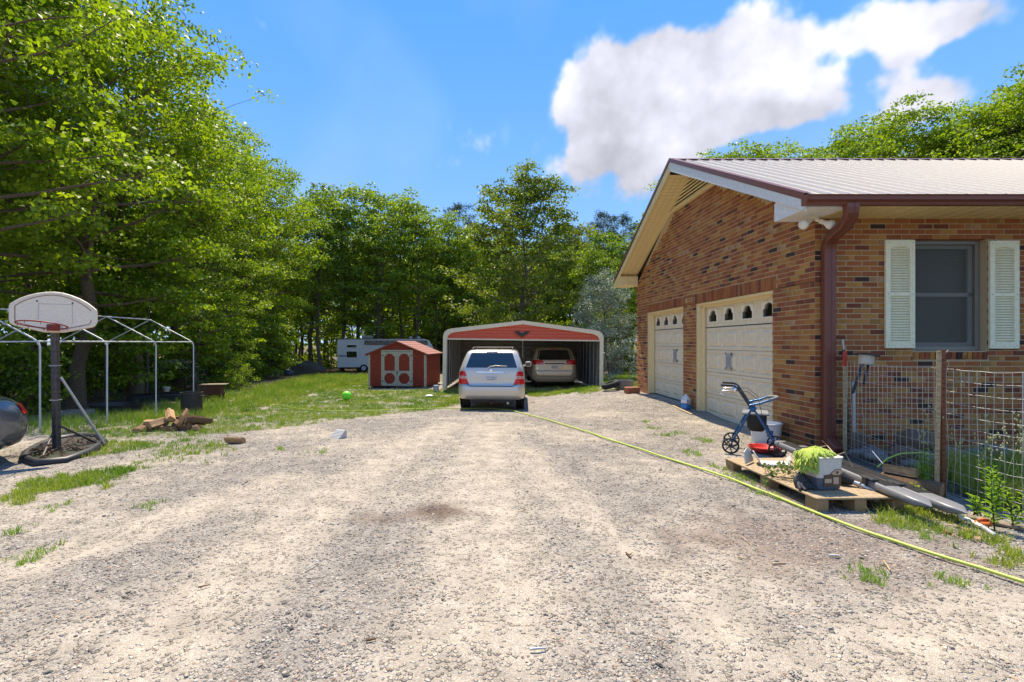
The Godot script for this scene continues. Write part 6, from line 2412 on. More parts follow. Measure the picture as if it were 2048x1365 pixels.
func make_pallet_group() -> void:
	var x0 := 2.76
	var x1 := 3.52
	var d0 := 4.14
	var d1 := 5.58
	var g := Vector3((x0 + x1) / 2, 0.0, -(d0 + d1) / 2)
	var w := x1 - x0
	var L := d1 - d0
	var p := thing("wooden_pallet", "plywood-topped wooden pallet lying on the gravel by the fence", "pallet", g, deg_to_rad(2.0))
	var dk := MB.new()
	dk.box(Vector3(0, 0.112, 0), Vector3(w, 0.016, L), Basis.IDENTITY, 0.003)
	part(p, "deck", dk, M.plywood)
	for i in 3:
		var bd := MB.new()
		bd.box(Vector3((i - 1) * (w / 2 - 0.05), 0.006, 0), Vector3(0.095, 0.016, L - 0.01), Basis.IDENTITY, 0.003)
		part(p, "bottom_board", bd, M.plywood)
		for j in 3:
			var bk := MB.new()
			bk.box(Vector3((i - 1) * (w / 2 - 0.055), 0.058, (j - 1) * (L / 2 - 0.075)), Vector3(0.1, 0.088, 0.145), Basis.IDENTITY, 0.004)
			part(p, "block", bk, M.chipboard)
	var top := 0.122
	# pail with label
	var pp := Vector3((1640.0 - CX) / F * 4.45, top, -4.45)
	var pl := thing("detergent_pail", "white and slate plastic pail with brown label standing on the pallet", "pail", pp, 0.12)
	var sq := func(y: float, h: float, rc: float) -> Array:
		var row := []
		for c in [[1, 1, 0.0], [-1, 1, PI / 2], [-1, -1, PI], [1, -1, PI * 1.5]]:
			for i in 5:
				var a: float = c[2] + PI / 2 * i / 4.0
				row.append(Vector3(c[0] * (h - rc) + cos(a) * rc, y, c[1] * (h - rc) + sin(a) * rc))
		return row
	var lo := MB.new()
	lo.grid([sq.call(0.0, 0.10, 0.03), sq.call(0.015, 0.112, 0.03), sq.call(0.11, 0.116, 0.03)], true, Vector3(0, 0.06, 0))
	part(pl, "lower_band", lo, M.slate)
	var up := MB.new()
	up.grid([sq.call(0.11, 0.116, 0.03), sq.call(0.24, 0.121, 0.03), sq.call(0.275, 0.122, 0.03)], true, Vector3(0, 0.15, 0))
	up.grid([sq.call(0.275, 0.122, 0.03), sq.call(0.276, 0.128, 0.03), sq.call(0.29, 0.128, 0.03), sq.call(0.293, 0.0, 0.0)], true, Vector3(0, 0.15, 0))
	part(pl, "upper_body", up, M.off_white)
	var lb := MB.new()
	lb.prism(PackedVector2Array([Vector2(-0.065, 0.035), Vector2(0.10, 0.035), Vector2(0.10, 0.185), Vector2(0.045, 0.185), Vector2(0.015, 0.165), Vector2(-0.01, 0.14), Vector2(-0.065, 0.135)]), Transform3D(Basis.IDENTITY, Vector3(0, 0, 0.1165)), 0.003)
	var ln := part(pl, "label", lb, M.label_brown)
	var le := MB.new()
	le.prism(PackedVector2Array([Vector2(0.005, 0.15), Vector2(0.03, 0.135), Vector2(0.085, 0.135), Vector2(0.097, 0.15), Vector2(0.097, 0.18), Vector2(0.05, 0.18)]), Transform3D(Basis.IDENTITY, Vector3(0, 0, 0.1195)), 0.002)
	le.box(Vector3(-0.025, 0.085, 0.1205), Vector3(0.065, 0.035, 0.001))
	le.box(Vector3(0.05, 0.085, 0.1205), Vector3(0.05, 0.06, 0.001))
	part(ln, "label_print", le, M.label_tan)
	var em := MB.new()
	em.lathe([Vector2(0.013, 0), Vector2(0.013, 0.002), Vector2(0, 0.002)], Transform3D(Basis(Vector3(1, 0, 0), PI / 2), Vector3(0.06, 0.157, 0.1215)), 14)
	part(ln, "label_emblem", em, M.post_rust)
	# chenille wash mitt over the pail
	var rng := RandomNumberGenerator.new()
	rng.seed = 88
	var mt := MB.new()
	var ctr := Vector3(-0.035, 0.285, 0.0)
	mt.ball(ctr, Vector3(0.135, 0.05, 0.11), 18, 10, 0.3, 2)
	mt.ball(ctr + Vector3(-0.115, -0.05, 0.02), Vector3(0.045, 0.09, 0.09), 14, 10, 0.3, 3)
	for i in 420:
		var th := rng.randf() * TAU
		var u := rng.randf()
		var onx := rng.randf() < 0.68
		var o := Vector3(cos(th) * u * 0.135, 0.045 * sqrt(1.0 - u * u * 0.95), sin(th) * u * 0.115)
		var q := ctr + o
		var dirn := Vector3(o.x * 3.0 + rng.randfn() * 0.25, 0.15 - u * 0.7, o.z * 3.0 + rng.randfn() * 0.25 + 0.3).normalized()
		if not onx:
			q = ctr + Vector3(-0.115 + cos(th) * 0.045, -0.13 + rng.randf() * 0.15, 0.02 + sin(th) * 0.09)
			dirn = Vector3(cos(th) + rng.randfn() * 0.3, -0.8, sin(th) + 0.3).normalized()
		mt.tube([q, q + dirn * 0.02 + Vector3(0, 0.004, 0), q + dirn * 0.036 - Vector3(0, 0.006, 0)], [0.008, 0.009, 0.004], 5)
	solid("wash_mitt", mt, M.chenille, "lime green chenille wash mitt draped over the pail", "wash mitt", pp + Vector3(0, 0.01, 0), 0.12)
	# glove slumped against the pail
	var gv := MB.new()
	var gc := Vector3(-0.20, 0.0, 0.04)
	gv.ball(gc + Vector3(0.02, 0.05, -0.02), Vector3(0.06, 0.085, 0.045), 14, 10, 0.35, 4)
	for k in 5:
		var a := -0.5 + k * 0.28
		var e := Vector3(-0.05 + k * 0.035, 0.012, 0.075 + 0.02 * sin(k * 1.7))
		gv.tube([gc + Vector3(-0.02 + k * 0.018, 0.05, 0.01), gc + Vector3(-0.04 + k * 0.028, 0.03, 0.045), gc + e], [0.016, 0.015, 0.011], 8)
	solid("work_glove", gv, M.glove, "grey work glove slumped against the pail on the pallet", "glove", pp)
	# folded white plastic holder
	var wp := Vector3((1530.0 - CX) / F * 5.3, top, -5.28)
	var wh := thing("plastic_bracket", "folded white plastic holder with a comb edge on the pallet", "holder", wp, -0.35)
	var wb := MB.new()
	wb.box(Vector3(0.07, 0.02, 0.0), Vector3(0.24, 0.006, 0.17), Basis(Vector3(0, 0, 1), 0.06), 0.002)
	part(wh, "tray", wb, M.white_plastic)
	for q in [[-0.06, 0.5, 0.13], [0.19, -0.35, 0.09]]:
		var sd := MB.new()
		sd.prism(PackedVector2Array([Vector2(-0.1, 0), Vector2(0.1, 0), Vector2(0.09, q[2] * 0.7), Vector2(0.03, q[2]), Vector2(-0.05, q[2]), Vector2(-0.1, q[2] * 0.5)]), Transform3D(Basis(Vector3(0, 0, 1), q[1]) * Basis(Vector3(0, 1, 0), PI / 2), Vector3(q[0], 0.015, 0)), 0.008)
		part(wh, "side_flap", sd, M.off_white)
	var wl := MB.new()
	wl.prism(PackedVector2Array([Vector2(-0.12, 0), Vector2(0.11, 0), Vector2(0.10, 0.12), Vector2(0.02, 0.15), Vector2(-0.08, 0.12)]), Transform3D(Basis(Vector3(0, 1, 0), 1.1) * Basis(Vector3(1, 0, 0), -0.25), Vector3(-0.16, 0.01, 0.02)), 0.008)
	part(wh, "side_flap", wl, M.off_white)
	var cmb := MB.new()
	for k in 14:
		cmb.span(Vector3(-0.03 + k * 0.016, 0.018, 0.085), Vector3(-0.03 + k * 0.016, 0.004, 0.125), 0.007, 0.006)
	part(wh, "comb_edge", cmb, M.grey_plastic)
	# running boards
	var lab := ["grey ribbed vehicle running board lying across the pallet", "grey ribbed vehicle running board lying between the pallet and the fence"]
	var ends := [[Vector3(3.62, 0.20, -6.1), Vector3(3.44, 0.155, -3.80)], [Vector3(3.93, 0.12, -6.2), Vector3(3.69, 0.11, -3.78)]]
	for k in 2:
		var a: Vector3 = ends[k][0]
		var b: Vector3 = ends[k][1]
		var ln2 := (b - a).length()
		var rb := thing("running_board", lab[k], "running board", (a + b) * 0.5)
		rb.look_at_from_position(rb.position, b, Vector3.UP)
		# local -z towards the near end
		var bb := MB.new()
		var rows := []
		for i in 25:
			var t := i / 24.0
			var z := lerpf(ln2 / 2, -ln2 / 2, t)
			var e := minf(t, 1.0 - t) * ln2
			var tap := clampf(e / 0.16, 0.0, 1.0)
			tap = sqrt(1.0 - pow(1.0 - tap, 2.0))
			var hw := 0.074 * (0.06 + 0.94 * tap)
			var hh := 0.034 * (0.10 + 0.90 * tap)
			var row := []
			for q in [[-1, -0.3], [-0.95, 0.6], [-0.75, 1.0], [0.0, 1.05], [0.75, 1.0], [0.95, 0.6], [1, -0.3], [0.8, -1], [-0.8, -1]]:
				row.append(Vector3(q[0] * hw, q[1] * hh, z))
			rows.append(row)
		bb.grid(rows, true, Vector3(0, -0.01, 0))
		part(rb, "board", bb, M.grey_plastic)
		var tread := MB.new()
		for s in 9:
			tread.box(Vector3(-0.048 + s * 0.012, 0.037, 0.1), Vector3(0.007, 0.006, ln2 - 0.62))
		part(rb, "tread", tread, M.black_plastic)
		for z in [-0.55, 0.5]:
			var bk := MB.new()
			bk.box(Vector3(0.05, 0.045, z), Vector3(0.06, 0.02, 0.16), Basis.IDENTITY, 0.006)
			bk.box(Vector3(0.09, 0.01, z), Vector3(0.02, 0.09, 0.05), Basis.IDENTITY, 0.004)
			part(rb, "bracket", bk, M.black_plastic)
	# hand shower of a solar lamp: black cone head and metal handle lying on the pallet
	var lp := at_depth(1693, 957, 4.5)
	var lt := thing("garden_torch", "black cone-headed garden torch with metal handle lying on the pallet", "torch", Vector3(lp.x, top + 0.05, lp.z))
	var dir := Vector3(0.55, -0.22, 0.62).normalized()
	var xf := Transform3D(Basis(Quaternion(Vector3.UP, dir)), Vector3.ZERO)
	var hd := MB.new()
	hd.lathe([Vector2(0, -0.055), Vector2(0.055, -0.055), Vector2(0.058, -0.04), Vector2(0.03, 0.05), Vector2(0.022, 0.055), Vector2(0, 0.055)], xf, 18)
	part(lt, "head", hd, M.bag_black)
	var nk := MB.new()
	nk.lathe([Vector2(0.02, 0.055), Vector2(0.024, 0.1), Vector2(0.016, 0.11), Vector2(0.016, 0.20), Vector2(0.02, 0.205), Vector2(0.018, 0.225), Vector2(0, 0.228)], xf, 14)
	part(lt, "handle", nk, M.galvanised)
	# cut ivy on the pallet
	var iv := MB.new()
	var ir := RandomNumberGenerator.new()
	ir.seed = 5
	for k in 9:
		var s := Vector3(ir.randf_range(-0.2, 0.2), 0.02, ir.randf_range(-0.12, 0.12))
		var pts := [s]
		for i in 4:
			pts.append(pts[i] + Vector3(ir.randfn() * 0.05, ir.randf_range(-0.005, 0.03), ir.randfn() * 0.05))
		iv.col = Color(0.10, 0.08, 0.04)
		iv.tube(pts, 0.003, 5)
		for i in 16:
			var q: Vector3 = pts[1 + ir.randi() % 4] + Vector3(ir.randfn() * 0.02, ir.randf_range(0.0, 0.05), ir.randfn() * 0.02)
			iv.col = Color(0.05, 0.10, 0.035).lerp(Color(0.22, 0.28, 0.12), ir.randf())
			leaf_face(iv, q, Vector3(ir.randfn(), 0.9, ir.randfn()).normalized(), ir.randf() * TAU, ir.randf_range(0.025, 0.05))
	solid("ivy_cuttings", iv, M.leaf, "heap of dark ivy cuttings on the pallet beside the pail", "ivy", Vector3((1575.0 - CX) / F * 4.75, top, -4.72))
	var hv := MB.new()
	hv.col = Color(0.10, 0.08, 0.04)
	hv.tube([Vector3(0, 0, 0), Vector3(-0.05, 0.01, 0.02), Vector3(-0.09, -0.06, 0.03), Vector3(-0.09, -0.11, 0.05)], 0.003, 5)
	for i in 22:
		var t := ir.randf()
		hv.col = Color(0.08, 0.15, 0.04).lerp(Color(0.28, 0.36, 0.10), ir.randf())
		leaf_face(hv, Vector3(-0.09 * t + ir.randfn() * 0.02, 0.02 - 0.12 * t * t, 0.04 * t + 0.01 + ir.randfn() * 0.015), Vector3(-0.6 + ir.randfn() * 0.4, 0.5, 0.6).normalized(), ir.randf() * TAU, 0.045)
	solid("ivy_sprig", hv, M.leaf, "ivy sprig hanging over the pallet's edge towards the hose", "ivy", Vector3(2.84, top, -4.85))
	# red saucer and the white tub behind the walker
	var sp := on_ground(1522, 903)
	var sc := MB.new()
	sc.lathe([Vector2(0, 0.015), Vector2(0.15, 0.015), Vector2(0.19, 0.05), Vector2(0.205, 0.052), Vector2(0.20, 0.04), Vector2(0.16, 0), Vector2(0, 0)], Transform3D.IDENTITY, 28)
	solid("red_saucer", sc, M.red_plastic, "round red plastic saucer on the gravel under the walker", "saucer", sp + Vector3(0, 0.03, 0.1))
	var tp := on_ground(1535, 893)
	var tubm := thing("white_tub", "white plastic tub with a small printed mark standing behind the walker", "tub", Vector3(tp.x + 0.12, tp.y, tp.z - 0.25), -0.25)
	var tw := MB.new()
	tw.lathe([Vector2(0, 0), Vector2(0.17, 0), Vector2(0.20, 0.26), Vector2(0.21, 0.265), Vector2(0.21, 0.285), Vector2(0.19, 0.285), Vector2(0.16, 0.03), Vector2(0, 0.03)], Transform3D.IDENTITY, 28)
	part(tubm, "body", tw, M.white_plastic)
	var ty := MB.new()
	ty.lathe([Vector2(0.187, 0.11), Vector2(0.1975, 0.20)], Transform3D.IDENTITY, 6, false, PI / 2 - 0.22, PI / 2 + 0.18)
	part(tubm, "printed_mark", ty, M.slate)
	# pale bare branch by the corner
	var tg := MB.new()
	var o := at_depth(1700, 925, 4.9)
	var tp2 := [at_depth(1672, 962, 4.7), at_depth(1676, 930, 4.75), at_depth(1672, 912, 4.9), at_depth(1655, 892, 5.2), at_depth(1622, 898, 5.3)]
	var pts2 := []
	for q in tp2:
		pts2.append(q - o)
	tg.tube(pts2, [0.009, 0.009, 0.008, 0.006, 0.003], 6)
	tg.tube([pts2[3], at_depth(1645, 882, 5.2) - o], [0.005, 0.003], 5)
	tg.tube([pts2[2], at_depth(1690, 905, 5.0) - o, at_depth(1706, 935, 4.9) - o], [0.007, 0.005, 0.003], 5)
	tg.tube([pts2[1], at_depth(1660, 912, 4.8) - o], [0.006, 0.003], 5)
	solid("bare_branch", tg, M.twig, "pale bare branch arching over the running boards behind the pail", "branch", o)
	# two split logs and a metal rod behind the boards
	var rg := RandomNumberGenerator.new()
	rg.seed = 31
	var info := [["split log lying behind the running boards with its pale face up", Vector3(3.98, 0.10, -4.62), 0.46], ["short split log resting on another log behind the running boards", Vector3(3.98, 0.19, -4.72), 0.26]]
	for q in info:
		var s := split_log(rg, q[2], 0.09)
		var t := thing("split_log", q[0], "log", q[1], 0.5)
		part(t, "split_face", s[0], M.split_wood)
		part(t, "bark", s[1], M.log_bark)

func leaf_face(m: MB, p: Vector3, nrm: Vector3, spin: float, s: float) -> void:
	var u := nrm.cross(Vector3.UP if absf(nrm.y) < 0.9 else Vector3.RIGHT).normalized()
	var w := nrm.cross(u)
	var d := u * cos(spin) + w * sin(spin)
	var e := nrm.cross(d)
	var a := p
	var b := p + d * s * 0.5 + e * s * 0.42 + nrm * s * 0.12
	var t := p + d * s
	var c := p + d * s * 0.5 - e * s * 0.42 + nrm * s * 0.12
	m.tri(a, b, t, nrm)
	m.tri(a, t, c, nrm)

# ------------------------------------------------------------------ fence and the bed by the house
func make_fence_and_bed() -> void:
	var p0 := Vector3(4.52, 0, -6.2)
	var p1 := Vector3(4.25, 0, -4.55)
	var p2 := Vector3(4.20, 0, -3.86)
	var p3 := Vector3(4.13, 0, -2.3)
	var line := [p0, p1, p2, p3]
	var f := thing("wire_fence", "welded wire garden fence of pale wires beside the drive", "fence", p1)
	var H := 1.17
	var rng := RandomNumberGenerator.new()
	rng.seed = 71
	# horizontal wires sag a little between posts
	for k in 12:
		var y := H - k * 0.1016
		var wb := MB.new()
		var pts := []
		for s in 3:
			var n := 8
			for i in n + (1 if s == 2 else 0):
				var t := float(i) / n
				var q: Vector3 = (line[s] as Vector3).lerp(line[s + 1], t)
				var sag := sin(t * PI) * (0.02 if s == 0 else 0.012)
				pts.append(q - p1 + Vector3(sin(t * PI) * 0.02 * rng.randf(), y - sag + rng.randfn() * 0.002, 0))
		wb.tube(pts, 0.0021, 5)
		part(f, "wire", wb, M.wire)
	var total := 0.0
	for s in 3:
		var a: Vector3 = line[s]
		var b: Vector3 = line[s + 1]
		var ln := a.distance_to(b)
		var t := 0.0
		while t < ln:
			var q := a.lerp(b, t / ln) - p1
			var bow := rng.randfn() * 0.006
			var wv := MB.new()
			wv.tube([q + Vector3(0, 0.03, 0), q + Vector3(bow, 0.4, bow), q + Vector3(-bow, 0.8, bow), q + Vector3(0, H, 0)], 0.0019, 5)
			part(f, "wire", wv, M.wire)
			t += 0.0762
	# posts
	var tpb := MB.new()
	tpb.box(Vector3(0, 0.66, 0), Vector3(0.035, 1.36, 0.006))
	tpb.box(Vector3(0, 0.66, -0.018), Vector3(0.006, 1.36, 0.034))
	for k in 22:
		tpb.box(Vector3(0, 0.1 + k * 0.055, 0.006), Vector3(0.012, 0.012, 0.008))
	solid("steel_post", tpb, M.post_rust, "rust red steel T-post carrying the wire fence", "fence post", p1 + Vector3(-0.03, 0, 0.01))
	var sk := MB.new()
	sk.span(Vector3(-0.055, -0.02, 0.03), Vector3(-0.005, 1.33, 0.0), 0.032, 0.026, 0.003)
	solid("fence_stake", sk, M.stake_wood, "slanting bare wooden stake beside the rust red fence post", "stake", p1 + Vector3(-0.06, 0, 0.0))
	var wire_tie := MB.new()
	wire_tie.tube([Vector3(0.02, 1.28, 0.0), Vector3(0.07, 1.34, 0.0)], 0.004, 5)
	wire_tie.tube([Vector3(0.02, 1.2, 0.0), Vector3(0.05, 1.24, 0.02), Vector3(0.04, 1.15, 0.02)], 0.004, 5)
	solid("broken_twig", wire_tie, M.twig, "dry twig stuck behind the top of the rust red post", "twig", p1 + Vector3(-0.03, 0, -0.02))
	var rs := thing("red_tipped_stake", "wooden survey stake with a red painted tip beside the downspout", "stake", p0 + Vector3(0.0, 0.02, 0.02))
	var a1 := MB.new()
	a1.box(Vector3(0, 0.55, 0), Vector3(0.042, 1.1, 0.02), Basis.IDENTITY, 0.003)
	part(rs, "shaft", a1, M.stake_wood)
	var a2 := MB.new()
	a2.box(Vector3(0, 1.19, 0), Vector3(0.043, 0.19, 0.021), Basis.IDENTITY, 0.003)
	part(rs, "red_tip", a2, M.stake_red)
	var gpst := thing("green_post", "dark green metal post with a bare steel tip leaning by the downspout", "post", p0 + Vector3(0.06, 0.02, -0.06))
	var g1 := MB.new()
	g1.span(Vector3(0.06, 0, 0), Vector3(-0.02, 1.30, 0), 0.028, 0.022, 0.003)
	part(gpst, "shaft", g1, M.post_green)
	var g2 := MB.new()
	g2.span(Vector3(-0.02, 1.30, 0), Vector3(-0.035, 1.43, 0), 0.026, 0.02, 0.003)
	part(gpst, "bare_tip", g2, M.galvanised)
	var gb := MB.new()
	gb.tube([Vector3(0.0, 0.0, 0), Vector3(-0.01, 0.9, 0)], 0.022, 8)
	solid("grey_pole", gb, M.galvanised, "grey metal pole standing behind the red-tipped stake", "pole", p0 + Vector3(0.16, 0.02, -0.04))
	# solar path lamp hung upside on the fence
	var sl := thing("solar_path_lamp", "clear solar path lamp with black cap and two black prongs above the fence", "path lamp", at_depth(1733, 720, 6.0), 0.2)
	sl.rotation.z = -0.12
	var c1 := MB.new()
	c1.lathe([Vector2(0, 0.085), Vector2(0.05, 0.082), Vector2(0.13, 0.06), Vector2(0.135, 0.05), Vector2(0.06, 0.055), Vector2(0, 0.055)], Transform3D.IDENTITY, 22)
	part(sl, "cap", c1, M.black_plastic)
	var c2 := MB.new()
	c2.lathe([Vector2(0.085, 0.055), Vector2(0.08, -0.045), Vector2(0.07, -0.06), Vector2(0, -0.06)], Transform3D.IDENTITY, 20)
	part(sl, "lens", c2, M.lamp_clear)
	for q in [[-0.05, -0.17, -0.42], [0.03, -0.02, -0.30]]:
		var pr := MB.new()
		pr.span(Vector3(q[0], -0.06, 0), Vector3(q[1], q[2], 0.02), 0.03, 0.018, 0.003)
		part(sl, "prong", pr, M.black_plastic)
	# rocks along the foot of the wall
	var spots := [[4.66, 5.85, 0.15], [4.88, 5.75, 0.2], [5.12, 5.9, 0.19], [5.05, 5.55, 0.16], [5.38, 5.8, 0.2], [5.6, 5.95, 0.16], [5.5, 5.6, 0.19], [5.85, 5.75, 0.18], [6.1, 5.9, 0.2], [6.3, 5.6, 0.17], [6.55, 5.85, 0.2], [6.8, 5.7, 0.18], [5.25, 5.92, 0.13], [5.2, 5.95, 0.22], [4.75, 5.45, 0.12], [6.0, 5.4, 0.15], [4.62, 6.1, 0.11], [4.78, 6.15, 0.13]]
	for i in spots.size():
		var q: Array = spots[i]
		var rb := MB.new()
		rb.ball(Vector3(0, q[2] * 0.32, 0), Vector3(q[2], q[2] * rng.randf_range(0.5, 0.75), q[2] * rng.randf_range(0.6, 0.9)), 14, 10, 0.55, 100 + i)
		var rusty := i % 6 == 1
		solid("bed_rock", rb, M.rock_rust if rusty else M.rock, "rusty brown rock edging the bed at the foot of the brick wall" if rusty else "rough grey rock edging the bed at the foot of the brick wall", "rock", Vector3(q[0], gh(q[0], q[1]) + (0.12 if i == 13 else 0.0), -q[1]), rng.randf() * TAU, "rusty rocks edging the bed" if rusty else "grey rocks edging the bed")
	var blk := MB.new()
	blk.box(Vector3(0, 0.12, 0), Vector3(0.2, 0.24, 0.16), Basis.IDENTITY, 0.015)
	solid("stone_block", blk, M.rock_rust, "tan stone block standing at the foot of the green post", "stone", Vector3(4.66, 0.05, -6.18), 0.2)
	# yellow hose loop and a steel rod in the bed
	var yh := MB.new()
	var yp := []
	for q in [[1755, 935], [1775, 918], [1800, 908], [1840, 906], [1880, 912]]:
		yp.append(at_depth(q[0], q[1], 5.2) - at_depth(1800, 930, 5.2))
	yh.tube(yp, 0.008, 6)
	solid("yellow_cord", yh, M.hose, "yellow cord looped over the rocks behind the fence", "cord", at_depth(1800, 930, 5.2))
	var rod := MB.new()
	rod.tube([at_depth(1745, 903, 5.0) - at_depth(1760, 920, 5.0), at_depth(1778, 942, 4.8) - at_depth(1760, 920, 5.0)], 0.006, 6)
	solid("steel_rod", rod, M.galvanised, "thin steel rod slanting from the bed to the running boards", "rod", at_depth(1760, 920, 5.0))
	# leafy weeds: upright stems with narrow leaves
	var spots2 := [[1845, 990, 0.46, 1], [1838, 1010, 0.20, 2], [1985, 1062, 0.50, 3], [1952, 1035, 0.22, 4], [2030, 1060, 0.34, 5], [1990, 1020, 0.4, 6]]
	for q in spots2:
		var g := on_ground(q[0], q[1])
		var wb := MB.new()
		var wr := RandomNumberGenerator.new()
		wr.seed = q[3]
		for st in 3 if q[2] > 0.3 else 5:
			var lean := Vector3(wr.randfn() * 0.12, 1.0, wr.randfn() * 0.12)
			var hgt: float = q[2] * wr.randf_range(0.6, 1.0)
			wb.col = Color(0.10, 0.16, 0.03)
			wb.tube([Vector3(wr.randfn() * 0.02, 0, wr.randfn() * 0.02), lean * hgt * 0.5, lean * hgt + Vector3(wr.randfn() * 0.02, 0, 0)], [0.004, 0.003, 0.0015], 5)
			var n := int(hgt * 75.0)
			for i in n:
				var t := float(i) / n
				var a := i * 2.4
				var y := lean * hgt * (0.12 + 0.88 * t)
				var out := Vector3(cos(a), 0.55, sin(a)).normalized()
				wb.col = Color(0.20, 0.36, 0.045).lerp(Color(0.42, 0.60, 0.10), wr.randf())
				narrow_leaf(wb, y, out, wr.randf_range(0.05, 0.085) * (1.1 - 0.5 * t), 0.2)
		solid("leafy_weed", wb, M.leaf, ["tall upright leafy weed growing between the logs and the steel post", "bushy low weed growing over the running board ends", "tall weed growing by the white pipes at the fence foot", "small weed by the fence foot near the steel post", "loose weed growing behind the fence wires", "tall loose weed behind the fence wires by the rocks"][q[3] - 1], "weed", g, 0.0)
	# seeding grass stalks behind the wire
	for k in 7:
		var x := 4.34 + k * 0.09
		var d := 4.7 - k * 0.17
		var sb := MB.new()
		for i in 5:
			var a := rng.randf() * TAU
			var ln := rng.randf_range(0.45, 0.8)
			var e := Vector3(cos(a) * 0.3 * ln, ln, sin(a) * 0.3 * ln)
			sb.col = Color(0.36, 0.46, 0.15)
			sb.tube([Vector3.ZERO, e * 0.6 + Vector3(0, 0.08, 0), e], [0.0025, 0.002, 0.001], 4)
			sb.col = Color(0.55, 0.52, 0.28)
			for j in 9:
				sb.ball(e * (1.0 - j * 0.03) + Vector3(rng.randfn(), rng.randfn(), rng.randfn()) * 0.014, Vector3(0.007, 0.012, 0.007), 5, 4)
		solid("seeding_grass", sb, M.grass, "tall grass stalks gone to seed behind the wire fence", "grass", ground_at(x, d), 0.0, "seeding grass behind the fence")

func narrow_leaf(m: MB, p: Vector3, out: Vector3, s: float, wide: float) -> void:
	var e := out.cross(Vector3.UP).normalized()
	var n := e.cross(out).normalized()
	if n.y < 0:
		n = -n
	var mid := p + out * s * 0.5 + Vector3(0, s * 0.08, 0)
	var tip := p + out * s - Vector3(0, s * 0.15, 0)
	m.tri(p, mid + e * s * wide * 0.6, tip, n)
	m.tri(p, tip, mid - e * s * wide * 0.6, n)

